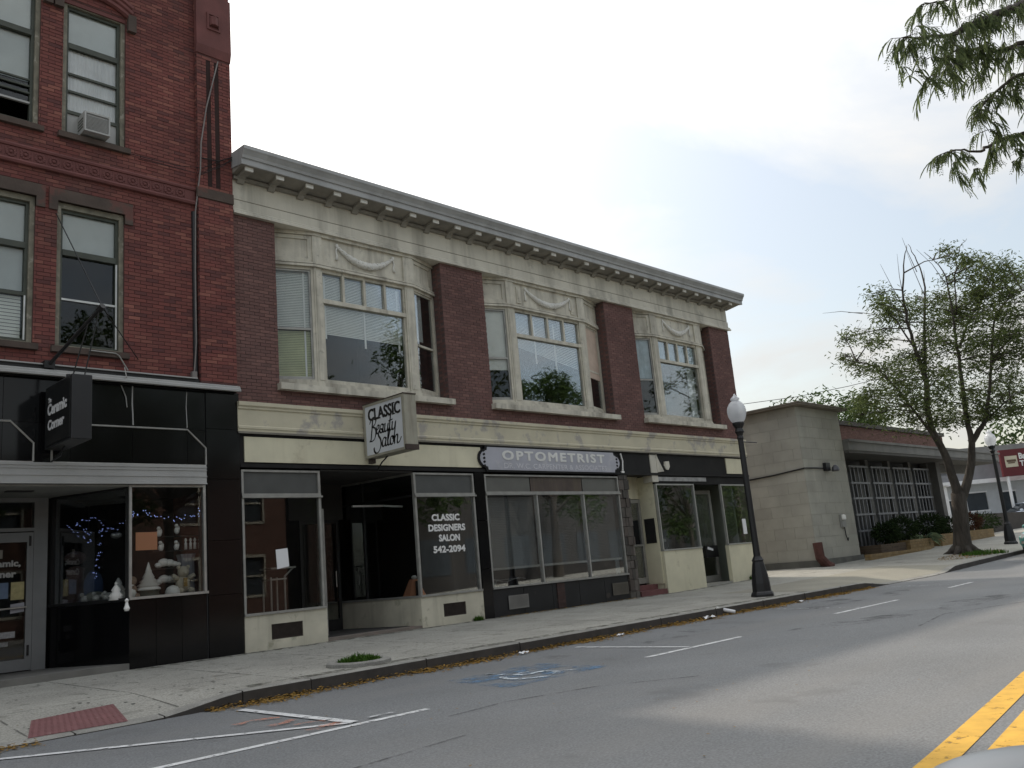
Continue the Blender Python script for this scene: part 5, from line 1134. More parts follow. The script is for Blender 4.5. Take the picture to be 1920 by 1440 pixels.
# fairy lights: a thin cable with tiny blue-white bulbs
LIT = thing('string_lights', 'string of tiny blue-white fairy lights draped in the display window', 'string lights', (-2.2, .4, 2.3))
path = [gl(1.62, .2, 2.52), gl(1.4, .2, 2.33), gl(1.2, .2, 2.2), gl(1.05, .22, 2.12), gl(1.1, .2, 2.32), gl(1.3, .22, 2.42), gl(1.45, .2, 2.5), gl(1.2, .2, 2.52), gl(1.0, .2, 2.58), gl(.85, .22, 2.42), gl(.86, .2, 2.2), gl(.88, .2, 1.95), gl(1.0, .2, 1.72), gl(.95, .2, 1.52), gl(.9, .2, 1.8), gl(.84, .2, 2.3), gl(.7, .2, 2.33), gl(.5, .2, 2.32), gl(.3, .2, 2.45), gl(.12, .2, 2.55), (-1.9, .2, 2.5), (-1.75, .2, 2.56), (-1.6, .2, 2.5), (-1.45, .2, 2.46), (-1.2, .2, 2.42), (-1.05, .2, 2.44), (-.9, .2, 2.48), (-.75, .2, 2.5), (-.72, .25, 2.62)]
b = MB(); b.tube(path, .004, 4); b.build('cable', m_black, LIT)
b = MB(); random.seed(9)
for i in range(len(path)-1):
    for k in range(4):
        p = Vector(path[i]).lerp(Vector(path[i+1]), (k+random.random()*.8)/4); b.ball((p.x+random.uniform(-.03, .03), p.y-.02, p.z+random.uniform(-.04, .04)), .005, n=5, k=3)
b.build('bulb', emit('bulb_light', (.35, .45, 1.0), 1.5), LIT, kind='stuff')
# ---------------- the black projecting sign, pole, wires, pipe, air conditioner
CS = thing('projecting_sign', 'black box sign reading Ceramic Corner hanging over the shop doorway', 'sign', (-3.2, -.6, 3.5))
cx0, cx1, cy0, cy1 = -3.42, -3.12, -1.28, -.12
b = MB(); b.box(cx0, cx1, cy0, cy1, 3.52, 4.52); b.build('case', mat('black_sign_case', (.013, .013, .014), .4, var=.25), CS, bevel=.012)
b = MB(); b.box(cx0-.012, cx0-.001, cy0+.04, cy1-.04, 3.56, 4.48); b.build('face_panel', mat('black_sign_face', (.008, .008, .008), .3, var=.1), CS)
m_cl = mat('grey_white_letters', (.62, .62, .62), .6)
text('The', .1, (cx0-.016, -.37, 4.235), (0, -1, 0), (0, 0, 1), m_cl, CS, bold=.004, width=.14, height=.08, extrude=.002)
text('Ceramic', .2, (cx0-.016, -.70, 4.03), (0, -1, 0), (0, 0, 1), m_cl, CS, bold=.008, width=.84, height=.19, extrude=.002)
text('Corner', .2, (cx0-.016, -.66, 3.79), (0, -1, 0), (0, 0, 1), m_cl, CS, bold=.008, width=.72, height=.17, extrude=.002)
b = MB(); b.box(-3.36, -3.18, -.9, -.85, 4.52, 4.6); b.box(-3.32, -3.22, -.12, .0, 3.6, 3.7); b.box(-3.32, -3.22, -.12, .0, 4.3, 4.4); b.tube([(-3.28, -.6, 3.52), (-3.28, -.4, 3.40), (-3.28, -.02, 3.36)], .014, 6); b.build('hanger', m_iron, CS)
PO = thing('sign_pole', 'black slanted iron pole with guy wires above the black shop sign', 'pole', (-3.35, -.2, 4.93))
P0, P1 = Vector((-3.38, -.12, 4.92)), Vector((-3.05, -1.45, 5.58))
b = MB(); b.tube([P0, P1], .03, 8); b.tube([P1-(P1-P0)*.06, P1+(P1-P0)*.015], .05, 8); b.box(-3.46, -3.30, -.16, -.0, 4.86, 4.98); b.build('shaft', m_iron, PO)
b = MB(); b.tube([P1, (-3.28, .02, 7.62)], .009, 5); b.tube([P1, (-1.9, .0, 5.2)], .009, 5); b.tube([P0.lerp(P1, .75), (-3.27, -.8, 4.5)], .011, 5); b.tube([P0.lerp(P1, .95), (-3.2, -1.15, 4.5)], .011, 5); b.build('guy_wire', m_iron, PO)
b = MB(); b.tube([(-.36, -.13, 11.5), (-.62, -.13, 10.4), (-.74, -.13, 9.62), (-.76, -.125, 9.05), (-.84, -.06, 8.2), (-.85, -.04, 7.0), (-.85, -.04, 5.6), (-.90, -.04, 4.98)], .014, 8); b.box(-.95, -.86, -.08, .0, 4.94, 5.06); b.build('pipe', mat('pale_pipe', (.2, .18, .17), .6, var=.2), loc=(-.85, -.05, 4.95), label='thin pale pipe running up the corner of the red brick wall', cat='pipe')
b = MB(); b.tube([(-.85, .0, 8.2), (-.85, .0, 5.0)], .045, 8); b.build('dark_pipe', m_iron, loc=(-.85, .0, 5.0), label='dark pipe in the corner beside the thin pale pipe', cat='pipe')
b = MB(); b.tube([(-2.75, -.09, 5.24), (-2.32, -.09, 5.235), (-2.26, -.09, 5.20), (-2.1, -.07, 4.96)], .012, 6); b.tube([(-2.17, -.1, 5.0), (-2.18, -.21, 4.80)], .01, 5); b.tube([(-2.2, -.03, 4.70), (-2.12, -.03, 4.5), (-2.10, -.03, 4.32)], .01, 5)
b.build('thin_cable', m_dullalu, loc=(-2.3, -.08, 4.9), label='thin pale cable looping below the lower right window sill', cat='cable')
b = MB(); b.tube([(-2.1, .0, 9.06), (-1.2, -.1, 9.02), (-.72, -.12, 9.1), (-.1, -.12, 9.5)], .006, 4); b.tube([(-1.9, .0, 9.0), (-.78, -.12, 8.96), (-.1, -.14, 9.42)], .006, 4); b.tube([(-.75, -.13, 9.3), (-.4, -.14, 9.32), (-.08, -.13, 9.5)], .012, 5); b.tube([(-.75, -.13, 8.95), (-.3, -.14, 9.25), (-.08, -.13, 9.48)], .006, 4)
b.build('service_wires', m_iron, loc=(-1.0, -.1, 9.0), label='thin dark service wires strung across the brick pilaster', cat='wires')
AC = thing('air_conditioner', 'white window air conditioner in the upper right window', 'air conditioner', (-2.66, -.1, 9.2))
b = MB(); ax0, ax1, az0, az1 = -2.92, -2.48, 9.17, 9.54
b.box(ax0, ax1, -.22, .16, az0, az0+.03); b.box(ax0, ax1, -.22, .16, az1-.03, az1); b.box(ax0, ax0+.03, -.22, .16, az0+.03, az1-.03); b.box(ax1-.03, ax1, -.22, .16, az0+.03, az1-.03); b.box(ax0+.03, ax1-.03, -.19, .16, az0+.03, az1-.03)
b.build('case', m_whitemetal, AC)
b = MB(); b.box(ax0+.04, ax1-.04, -.2, -.191, az0+.04, az1-.04)
for k in range(11): b.box(ax0+.04, ax1-.04, -.21, -.2, az0+.05+k*.024, az0+.058+k*.024)
b.build('grille', mat('ac_grille', (.32, .32, .31), .6), AC)
for k in range(4):
    t = MB(); t.box(ax0-.006, ax0, -.15, .08, az0+.08+k*.055, az0+.1+k*.055); t.build('louvre', m_greenframe, AC)
# ================================================================== grey block tower and the lattice building beyond the alley
GB = thing('grey_building', 'low grey block building with square corner tower and lattice screen front', 'building', (31, 2, gX(28)))
TX0, TX1, TZ = 22.2, 25.75, 6.02
b = MB(); b.box(TX0+.012, TX1-.012, .012, 6.0, -.1, TZ); b.build('tower_wall', m_grey_joint, GB)
def blocks(fr, w, z0, z1, bw, bh, j=.007, d=.012):
    b = MB(); z = z0; k = 0
    while z < z1-.01:
        u = -(bw/2 if k % 2 else 0)
        while u < w:
            a, c = max(u, 0), min(u+bw, w)
            if c-a > .05: b.fb(fr, a+j/2, c-j/2, -d+random.uniform(-.002, .002), .004, z+j/2, min(z+bh, z1)-j/2)
            u += bw
        z += bh; k += 1
    return b
blocks((TX0+.012, .012, 1, 0), TX1-TX0-.024, .0, TZ-.02, .81, .405).build('block_facing', m_grey_block, GB, kind='stuff')
blocks((TX0+.012, 6.0, 0, -1), 5.988, .0, TZ-.02, .81, .405).build('block_facing', m_grey_block, GB, kind='stuff')
b = MB(); b.box(TX0-.28, TX1+.25, -.30, 6.2, TZ, TZ+.055); b.box(TX0-.30, TX1+.27, -.32, 6.2, TZ+.056, TZ+.105); b.build('roof_edge', mat('tower_roof_edge', (.2, .175, .14), .7, var=.3, vs=2), GB)
b = MB(); b.box(TX0-.1, TX1+.06, -.09, .0, -.05, .42); b.box(TX0-.1, TX0+.0, .0, 6, -.05, .40); b.build('plinth', mat('plinth_grey', (.13, .13, .115), .9, var=.3, vs=2), GB)
# lattice front
LX0, LX1, LY = 25.8, 37.6, 1.0
b = MB(); b.box(LX0, LX1, 1.5, 12, -.1, 5.9); b.build('wall', mat('dark_glazing', (.07, .073, .076), .35, var=.3, vs=1), GB)
b = MB(); b.box(LX0, 44.4, -.2, 1.5, 4.47, 4.80); b.box(LX0, 44.5, -.26, 1.5, 4.801, 4.90); b.build('canopy', mat('canopy_fascia', (.2, .195, .18), .7, var=.25, vs=1, streak=((.1, .1, .09), 1.5, .5, .5)), GB)
b = MB(); b.box(LX0, 44.3, -.18, 3.0, 4.36, 4.469); b.build('canopy_soffit', mat('canopy_soffit_brown', (.1, .095, .085), .8), GB)
b = MB(); b.box(LX0, LX1+2, .9, 1.4, 4.901, 5.75); b.build('brick_parapet', m_redmortar, GB)
bb, _ = bricks(LX0, LX1+2, 4.92, 5.74, [], .9); bb.build('parapet_brickwork', mat('parapet_brick', (.2, .11, .09), .85, island=[(.17, .09, .07), (.22, .12, .095), (.19, .1, .085)], var=.2), GB, kind='stuff')
b = MB(); b.box(LX0, LX1+2.1, .8, 1.6, 5.751, 5.93); b.build('coping', mat('coping_dark', (.09, .08, .07), .8), GB)
edges = [26.1, 28.0, 30.2, 32.6, 35.0, 37.3]; zr_ = [.55, 1.32, 2.0, 2.68, 3.33, 4.03]
mg = mat('lattice_grey', (.25, .255, .27), .5, metal=.2, var=.2); md_ = mat('lattice_post', (.13, .125, .115), .7, var=.2)
for i in range(len(edges)-1):
    a, c = edges[i]+.16, edges[i+1]-.16
    g = MB()
    for z in zr_: g.box(a, c, LY-.03, LY+.03, z-.04, z+.04)
    pn = g.build('lattice_panel', mg, GB)
    for z0, z1 in zip(zr_[:-1], zr_[1:]):
        for k in range(5):
            x = a+(c-a)*(k+.5)/5; t = MB(); t.box(x-.035, x+.035, LY+.005, LY+.05, z0+.036, z1-.036); t.build('rod', mg, pn)
for e in edges:
    g = MB(); g.box(e-.14, e+.14, LY+.06, LY+.3, .1, 4.35); g.build('post', md_, GB)
b = MB(); b.box(37.4, 37.9, .7, 1.5, .0, 4.36); b.build('end_pier', md_, GB)
b = MB(); b.box(37.9, 44.3, 1.2, 1.4, 3.95, 4.36); b.build('canopy_beam', md_, GB)
# fixtures on the tower
FL = thing('flood_light', 'dark flood light on the grey tower with conduit running to it', 'flood light', (23.95, -.1, 3.75))
b = MB(); b.tube([(TX0-.03, 3.2, 3.52), (TX0-.03, 1.2, 3.6), (TX0-.03, -.03, 3.70), (22.9, -.03, 3.72), (23.75, -.03, 3.72)], .028, 6); b.build('conduit', m_iron, FL)
b = MB(); b.box(23.72, 24.06, -.14, -.012, 3.62, 3.92); b.build('bracket_box', m_iron, FL)
b = MB(); b.lathe((24.15, -.28, 3.58), [(.12, 0), (.15, .05), (.12, .16), (.05, .24)], 10); b.build('lamp_head', mat('lamp_dull', (.12, .12, .13), .4, metal=.5), FL)
MT = thing('electric_meter', 'small pale electric meter with hanging wire on the grey tower front', 'electric meter', (24.55, -.1, 1.6))
b = MB(); b.box(24.4, 24.72, -.1, -.012, 1.5, 1.98); b.build('box', mat('meter_box', (.3, .3, .28), .6), MT)
b = MB(); b.lathe((24.5, -.12, 1.78), [(.09, 0), (.1, .05), (.09, .16), (.04, .19)], 10); b.build('dial', m_white, MT)
b = MB(); b.tube([(24.6, -.06, 1.5), (24.62, -.06, 1.2), (24.75, -.05, 1.0), (24.85, -.04, 1.1)], .02, 5); b.build('wire', m_iron, MT)
b = MB(); b.tube([(22.05, -.14, 1.02), (22.08, -.15, .5), (22.3, -.24, .22), (22.42, -.34, .10)], [.17, .17, .18, .2], 10); b.build('drain_pipe_boot', mat('rust_red', (.09, .035, .028), .8, var=.35, vs=5), loc=(22.15, -.15, .12), label='rust red drain pipe boot at the foot of the grey tower corner', cat='drain pipe')
for k, (x, y) in enumerate(((22.6, 3.3), (23.1, 3.6))):
    b = MB(); b.tube([(x, y, TZ+.1), (x, y, TZ+.4)], .05, 6); b.lathe((x, y, TZ+.4), [(.12, 0), (.1, .06), (.03, .12)], 8); b.build('roof_vent', m_iron, loc=(x, y, TZ+.1), label=['left one of two tiny dark vents on the grey tower roof', 'right one of two tiny dark vents on the grey tower roof'][k], cat='vent')
# yellow brick planters, one brick at a time in front rows
m_yb = mat('yellow_brick', (.4, .27, .1), .85, island=[(.22, .15, .07), (.28, .19, .085), (.25, .17, .075), (.3, .215, .11)], var=.2, bump=.2, bs=50)
def planter(x0, x1, y0, y1, h, label, bm=None):
    z0 = zs((x0+x1)/2, y0)-.06; b = MB()
    R_ = thing('planter', label, 'planter', ((x0+x1)/2, (y0+y1)/2, z0), 'yellow brick planters')
    b.box(x0+.02, x1-.02, y0+.02, y1, z0-.2, z0+h-.02); b.build('core', mat('planter_joint', (.2, .15, .085), .9) if 'planter_joint' not in bpy.data.materials else bpy.data.materials['planter_joint'], R_)
    bw, bh = .3, h/max(1, round(h/.11)); k = 0; z = z0; g = MB()
    while z < z0+h-.02:
        x = x0-(bw/2 if k % 2 else 0)
        while x < x1:
            a, c = max(x, x0), min(x+bw, x1)
            if c-a > .03: g.box(a, c-.012, y0-.0, y0+.1, z+.006, z+bh-.006)
            x += bw
        y = y0+.11
        while y < y1: g.box(x0, x0+.1, y, min(y+bw, y1)-.012, z+.006, z+bh-.006); y += bw
        z += bh; k += 1
    g.build('brickwork', bm or m_yb, R_, kind='stuff'); return R_
planter(24.9, 31.0, -.75, -.5, .22, 'long low strip of yellow brick edging before the lattice front')
planter(26.9, 29.4, -.35, .6, .5, 'shaded brownish planter nearest the grey tower', mat('shaded_brick', (.1, .075, .05), .9, island=[(.09, .065, .045), (.12, .085, .055)], var=.2))  # shade put into the brick colour, a browner copy of the yellow brick
planter(29.45, 32.0, -.5, .6, .52, 'yellow brick planter left of the street tree with a spiky plant')
planter(33.0, 36.0, -.5, .6, .55, 'yellow brick planter just behind the tree trunk')
planter(36.3, 40.2, -.5, .6, .5, 'yellow brick planter right of the tree trunk')
# lamp posts
def lamp(x, y, label, first=None):
    z = zs(x, y)
    if first: return clone_tree(first, (x-first.location.x, y-first.location.y, z-first.location.z), label)
    L_ = thing('street_lamp', label, 'street lamp', (x, y, z), 'acorn globe street lamps')
    b = MB(); b.lathe((x, y, z), [(.27, -.03), (.27, .05), (.25, .09), (.22, .12), (.215, .3), (.19, .5), (.15, .72), (.13, .8), (.145, .83), (.12, .87), (.095, .92)], 16, flute=.05); b.build('base', m_iron, L_)
    b = MB(); b.lathe((x, y, z), [(.085, .92), (.08, 1.2), (.068, 3.7), (.085, 3.74), (.07, 3.80), (.09, 3.86), (.115, 3.9), (.09, 3.98), (.13, 4.05), (.15, 4.1), (.14, 4.13)], 16, flute=.06); b.build('shaft', m_iron, L_)
    b = MB(); b.tube([(x+.06, y, z+3.66), (x+.75, y, z+3.66)], .013, 6); b.build('banner_arm', m_iron, L_)
    b = MB(); b.lathe((x, y, z+4.12), [(.12, 0), (.17, .06), (.215, .17), (.23, .29), (.215, .38), (.17, .47), (.11, .53), (.075, .55), (.11, .57), (.11, .60), (.07, .64), (.03, .68), (.015, .72)], 24); g = b.build('globe', m_globe, L_, smooth=True)
    b = MB(); b.lathe((x, y, z+4.13), [(.035, 0), (.035, .3), (.02, .33)], 10); b.build('lamp_tube', mat('dim_tube', (.3, .3, .3), .5), L_)
    return L_
m_globe = bpy.data.materials.new('milky_globe'); m_globe.use_nodes = True
_t = m_globe.node_tree; _b = _t.nodes['Principled BSDF']; _b.inputs['Base Color'].default_value = (.78, .8, .82, 1); _b.inputs['Roughness'].default_value = .18
_tr = _t.nodes.new('ShaderNodeBsdfTranslucent'); _tr.inputs[0].default_value = (.85, .87, .9, 1); _ms = _t.nodes.new('ShaderNodeMixShader'); _ms.inputs[0].default_value = .55
_t.links.new(_b.outputs[0], _ms.inputs[1]); _t.links.new(_tr.outputs[0], _ms.inputs[2])
_tp = _t.nodes.new('ShaderNodeBsdfTransparent'); _m2 = _t.nodes.new('ShaderNodeMixShader'); _m2.inputs[0].default_value = .25
_t.links.new(_ms.outputs[0], _m2.inputs[1]); _t.links.new(_tp.outputs[0], _m2.inputs[2]); _t.links.new(_m2.outputs[0], _t.nodes['Material Output'].inputs[0])
l1 = lamp(10.96, -4.07, 'black street lamp with white acorn globe near the kerb before the grey tower')
l2 = lamp(32.9, -3.25, 'farther black street lamp beyond the street tree by the parked car', l1)
# ---------------- far right: white building, red sign, kiosk, cars
WB = thing('white_building', 'distant low white building with grey mansard and white eaves at the right', 'building', (60, 6, .9))
m_wall = mat('far_white_wall', (.55, .57, .58), .8, var=.12); m_mans = mat('mansard_grey', (.24, .24, .25), .8, var=.15); m_far = mat('far_white_trim', (.8, .8, .8), .6, var=.1)
fx0, fy0, fx1, fy1 = 56.0, 8.6, 66.5, -3.0
du = math.hypot(fx1-fx0, fy1-fy0); FW = (fx0, fy0, (fx1-fx0)/du, (fy1-fy0)/du)
b = MB()
for a, c, d, e in cells(0, du, .6, 4.0, [(3.2, 4.6, 2.2, 3.4), (5.6, 6.6, 1.2, 3.3), (8, 10.5, 1.8, 3.3), (1.2, 2.2, .8, 3.0)]): b.fb(FW, a, c, 0, .3, d, e)
b.fb(FW, 0, du, 3, 3.2, .6, 4); b.build('wall', m_wall, WB)
for (a, c, d, e) in ((3.2, 4.6, 2.2, 3.4), (5.6, 6.6, 1.2, 3.3), (8, 10.5, 1.8, 3.3), (1.2, 2.2, .8, 3.0)):
    w = MB(); w.fb(FW, a, c, .1, .15, d, e); wo_ = w.build('window', mat('far_dark_glass', (.05, .06, .07), .2) if 'far_dark_glass' not in bpy.data.materials else bpy.data.materials['far_dark_glass'], WB)
    w = MB(); w.fb(FW, a-.06, c+.06, -.02, .02, d-.08, d-.001); w.fb(FW, a-.06, c+.06, -.02, .02, e+.001, e+.1); w.build('frame', m_far, wo_)
b = MB(); b.fb(FW, -.3, du, -.8, .2, 4.0, 4.28); b.build('eaves', m_far, WB)
b = MB(); b.fb(FW, 0, du, -.5, .4, 4.281, 5.4); b.fb(FW, 1.0, 1.9, -.7, -.5, 4.281, 4.75); b.build('mansard', m_mans, WB)
b = MB(); b.fb(FW, .2, du, -.6, .3, 5.4, 5.62); b.fb(FW, .6, 3.0, -.62, -.501, 4.95, 5.1); b.build('roof_edge', m_far, WB)
b = MB(); b.fb(FW, 0, du, .4, 6, 5.4, 6.6); b.build('roof', mat('far_roof', (.2, .2, .19), .8), WB)
RS = thing('red_sign', 'dark red hanging sign with cream logo tile at the right edge', 'sign', (58.6, 2.6, 4.3))
sd_ = (58.0, 3.55, .62, -.785)
b = MB(); b.fb(sd_, 0, 3.2, .0, .25, 4.25, 6.05); b.build('board', mat('sign_red', (.11, .011, .015), .5, var=.12), RS)
b = MB(); b.fb(sd_, .25, 1.05, -.03, -.001, 4.85, 5.6); b.build('logo_tile', mat('logo_cream', (.55, .5, .38), .6), RS)
b = MB(); b.fb(sd_, .35, .95, -.05, -.031, 5.2, 5.35); b.fb(sd_, .42, .85, -.05, -.031, 5.1, 5.17); b.build('logo_mark', mat('logo_dark', (.12, .08, .05), .6), RS)
xd = (sd_[2], sd_[3], 0)
P = lambda u, z: (sd_[0]+u*sd_[2]+.03*sd_[3], sd_[1]+u*sd_[3]-.03*sd_[2], z)
text('Bank', .5, P(1.65, 5.33), xd, (0, 0, 1), m_letterw, RS, bold=.02, width=.95, height=.42); text('Trust', .5, P(1.65, 4.86), xd, (0, 0, 1), m_letterw, RS, bold=.02, width=.95, height=.38)
b = MB(); b.fb(sd_, .2, .35, .05, .2, .6, 4.25); b.fb(sd_, 2.8, 2.95, .05, .2, .6, 4.25); b.build('sign_post', m_far, RS)
KS = thing('kiosk', 'white narrow kiosk with blue panel beyond the lattice building', 'kiosk', (55.3, 7.0, .7))
kf = (55.0, 7.35, .6, -.8)
b = MB(); b.fb(kf, 0, 1.0, 0, .6, .6, 4.0); b.build('body', m_far, KS)
b = MB(); b.fb(kf, .28, .68, -.03, -.001, 2.55, 3.75); b.build('blue_panel', mat('blue_panel', (.04, .08, .28), .4), KS)
b = MB(); b.fb(kf, -.1, 1.1, -.3, .7, 4.001, 4.2); b.build('roof', m_far, KS)
# parked cars
def car(x, y, z, yawd, col, label, name='parked_car', grp=None):
    C_ = thing(name, label, 'car', (x, y, z), grp)
    ca, sa = math.cos(R(yawd)), math.sin(R(yawd)); T = lambda u, v, w: (x+u*ca-v*sa, y+u*sa+v*ca, z+w)
    def loft(secs, mt, nm, par=C_):
        b = MB(); n = len(secs[0])
        for s_ in secs: b.v += [T(*p) for p in s_]
        for i in range(len(secs)-1):
            for k in range(n): l = (k+1) % n; b.f.append((i*n+k, i*n+l, (i+1)*n+l, (i+1)*n+k)); b.m.append(0)
        b.f.append(tuple(reversed(range(n)))); b.f.append(tuple((len(secs)-1)*n+k for k in range(n))); b.m += [0, 0]
        return b.build(nm, mt, par, smooth=False, bevel=.02)
    def sec(u, hw, z0, z1, z2): return [(u, -hw*.92, z0), (u, hw*.92, z0), (u, hw, z0+.15), (u, hw, z1), (u, hw*.86, z2), (u, -hw*.86, z2), (u, -hw, z1), (u, -hw, z0+.15)]
    loft([sec(0, .7, .35, .55, .62), sec(.12, .84, .25, .62, .72), sec(.5, .88, .22, .68, .80), sec(1.4, .9, .22, .78, .92), sec(3.6, .9, .22, .82, .95), sec(4.3, .86, .25, .78, .92), sec(4.5, .74, .36, .7, .8)], col, 'body')
    def gs(u, a, z0, c, z1): return [(u, -a, z0), (u, a, z0), (u, c, z1), (u, -c, z1)]
    loft([gs(1.15, .76, .9, .74, .93), gs(1.85, .8, .93, .62, 1.42), gs(3.1, .8, .95, .62, 1.45), gs(4.0, .76, .93, .7, .98)], mat('car_glass', (.02, .025, .03), .08) if 'car_glass' not in bpy.data.materials else bpy.data.materials['car_glass'], 'windows')
    loft([gs(1.8, .63, 1.405, .58, 1.45), gs(2.4, .64, 1.44, .6, 1.49), gs(3.15, .63, 1.43, .58, 1.47)], col, 'roof')
    for u in (.85, 3.6):
        for v in (-.86, .86):
            b = MB(); k = 16; s_ = 1 if v > 0 else -1
            for (r, w0, w1) in ((.32, v-.1*s_, v+.04*s_),):
                i = len(b.v)
                for q in range(k): t = 2*math.pi*q/k; b.v += [T(u+r*math.cos(t), w0, .32+r*math.sin(t)), T(u+r*math.cos(t), w1, .32+r*math.sin(t))]
                for q in range(k): l = (q+1) % k; b.f.append((i+2*q, i+2*l, i+2*l+1, i+2*q+1)); b.m.append(0)
                b.f.append(tuple(i+2*q+1 for q in range(k))); b.m.append(0)
            wh = b.build('wheel', m_black, C_)
            b = MB(); i = 0
            for q in range(12): t = 2*math.pi*q/12; b.v.append(T(u+.2*math.cos(t), v+.045*s_, .32+.2*math.sin(t)))
            b.f.append(tuple(range(12))); b.m.append(0); b.build('rim', m_alu, wh)
    for v in (-.58, .58):
        b = MB(); b.hexa([T(-.0, v-.2, .58), T(.2, v-.22, .58), T(.25, v+.2, .58), T(.02, v+.18, .58), T(.05, v-.18, .72), T(.25, v-.2, .74), T(.3, v+.18, .74), T(.08, v+.16, .72)]); b.build('headlight', m_alu, C_)
    b = MB(); b.hexa([T(-.04, -.74, .38), T(.1, -.78, .38), T(.1, .78, .38), T(-.04, .74, .38), T(-.04, -.74, .47), T(.1, -.78, .47), T(.1, .78, .47), T(-.04, .74, .47)]); b.build('bumper', mat('chrome', (.7, .7, .7), .15, metal=1.0) if 'chrome' not in bpy.data.materials else bpy.data.materials['chrome'], C_)
    for v in (-.93, .93):
        b = MB(); p = T(1.5, v, .98); b.ball(p, .1, (.7, 1.1, .8), 8, 6); b.build('side_mirror', col, C_)
    return C_
m_teal = mat('teal_paint', (.12, .3, .28), .25, metal=.1, var=.05); m_bl = mat('pale_blue_paint', (.6, .66, .75), .25, var=.05)
car(27.55, -5.88, zr(28.5), 0, m_teal, 'teal car parked along the kerb, only its front in the picture')
car(56.9, 4.4, .95, -52, m_bl, 'pale car parked in front of the white building', grp=None)
# low wall and hedge in front of the white building lot
b = MB(); b.box(44, 58, 1.2, 1.5, .3, 1.75); b.build('lot_wall', mat('lot_wall_grey', (.06, .052, .045), .9, var=.2), loc=(50, 1.7, .4), label='low dark brown wall in front of the far parking lot', cat='wall')
b = MB(); b.xy([(44, 2.0), (80, -4.0), (80, 14), (44, 14)], .5, .72); b.build('parking_lot', m_road, kind='structure')
# ---------------- the other side of the street (met in the window glass)
OB = thing('opposite_building', 'brown brick building with pale window trim across the street', 'building', (2, -30, 0))
b = MB(); oh = [(x, x+1.1, z, z+1.9) for z in (.9, 4.6) for x in (-24, -20.5, -17, -13.5, -10, -6.5, -3, .5, 4, 7.5, 11, 14.5)]
for a, c, d, e in cells(-27, 17, -.2, 7.4, oh): b.box(a, c, -27.2, -26.9, d, e)
b.box(-27, 17, -36, -35.7, 0, 7.4); b.box(-27, 17, -36, -26.9, 7.4, 7.6); b.build('wall', mat('far_brown_brick', (.16, .09, .07), .9, var=.2), OB)
for (a, c, d, e) in oh:
    w = MB(); w.box(a, c, -27.1, -27.05, d, e); w_ = w.build('window', bpy.data.materials['far_dark_glass'], OB)
    w = MB(); w.box(a-.1, c+.1, -26.9, -26.84, d-.12, d); w.box(a-.1, c+.1, -26.9, -26.84, e, e+.14); w.box(a-.1, a, -26.9, -26.84, d, e); w.box(c, c+.1, -26.9, -26.84, d, e); w.box(a, c, -27.04, -26.95, (d+e)/2-.04, (d+e)/2+.04); w.build('frame', m_trim, w_)
OB2 = thing('opposite_building', 'unseen building across the street, dark and tall to dull window reflections', 'building', (32, -30, 0))
b = MB(); b.box(21, 48, -37, -27, -.2, 8.2); b.build('wall', mat('dark_render', (.045, .042, .04), .9, var=.15), OB2)  # darkened and raised so the shop windows reflect less brightness
for k in range(7):
    w = MB(); w.box(22.5+k*3.6, 24.8+k*3.6, -27, -26.97, 1.0, 3.2); w.build('window', bpy.data.materials['far_dark_glass'], OB2)
OB3 = thing('opposite_building', 'unseen long dark row added across the street to dull window reflections', 'building', (75, -30, .5))  # row added to keep bright sky out of the right-hand shop's glass
b = MB(); b.box(50, 105, -38, -31, -.2, 8.5); b.build('wall', bpy.data.materials['dark_render'], OB3)
for k in range(13):
    for z in (1.2, 4.8): w = MB(); w.box(52+k*4, 53.6+k*4, -31, -30.97, z, z+2); w.build('window', bpy.data.materials['far_dark_glass'], OB3)
# the photographer's own car: low open body, door mirror in the corner of the view
m_silver = mat('silver_paint', (.17, .185, .2), .35, metal=.2, var=.04)
PC = thing('silver_car', 'rounded grey door mirror of the nearest car in the bottom right corner', 'car', (-7.2, -15.1, -.25))
def rounded(c, ax, ay, az, a, e, nu=40, nv=24):
    b = MB(); c = Vector(c); sp = lambda v, p: math.copysign(abs(v)**p, v)
    for j in range(nv+1):
        v = -math.pi/2+math.pi*j/nv
        for i in range(nu):
            u = 2*math.pi*i/nu; q = c+ax*(a[0]*sp(math.cos(v), e)*sp(math.cos(u), e))+ay*(a[1]*sp(math.cos(v), e)*sp(math.sin(u), e))+az*(a[2]*sp(math.sin(v), e)); b.v.append(tuple(q))
    for j in range(nv):
        for i in range(nu): k = (i+1) % nu; b.f.append((j*nu+i, j*nu+k, (j+1)*nu+k, (j+1)*nu+i)); b.m.append(0)
    return b
MX, MY, MZ = Vector((.70, -.714, 0)), Vector((.714, .70, 0)), Vector((0, 0, 1)); MC = Vector((-6.985, -14.685, .722))
rounded(MC, MX, MY, MZ, (.165, .085, .1), .78).build('mirror_housing', m_silver, PC, smooth=True)
rounded(MC+Vector((0, 0, -.02)), MX, MY, MZ, (.1665, .0865, .094), .78).build('mirror_rim', mat('mirror_grey', (.09, .095, .1), .45), PC, smooth=True)
b = MB(); b.tube([(-7.03, -14.72, .72), (-7.0, -14.95, .58)], .05, 8); b.build('mirror_arm', m_black, PC)
b = MB(); b.yz([(-14.9, -.05), (-14.86, .1), (-14.9, .42), (-15.0, .5), (-16.5, .5), (-16.6, .42), (-16.62, .1), (-16.58, -.05)], -8.8, -5.2); b.build('body', m_silver, PC, bevel=.04)
for x in (-8.3, -5.75):
    for y in (-14.88, -16.6): b = MB(); b.tube([(x, y-.1, .05), (x, y+.1, .05)], .3, 16); b.build('wheel', m_black, PC)
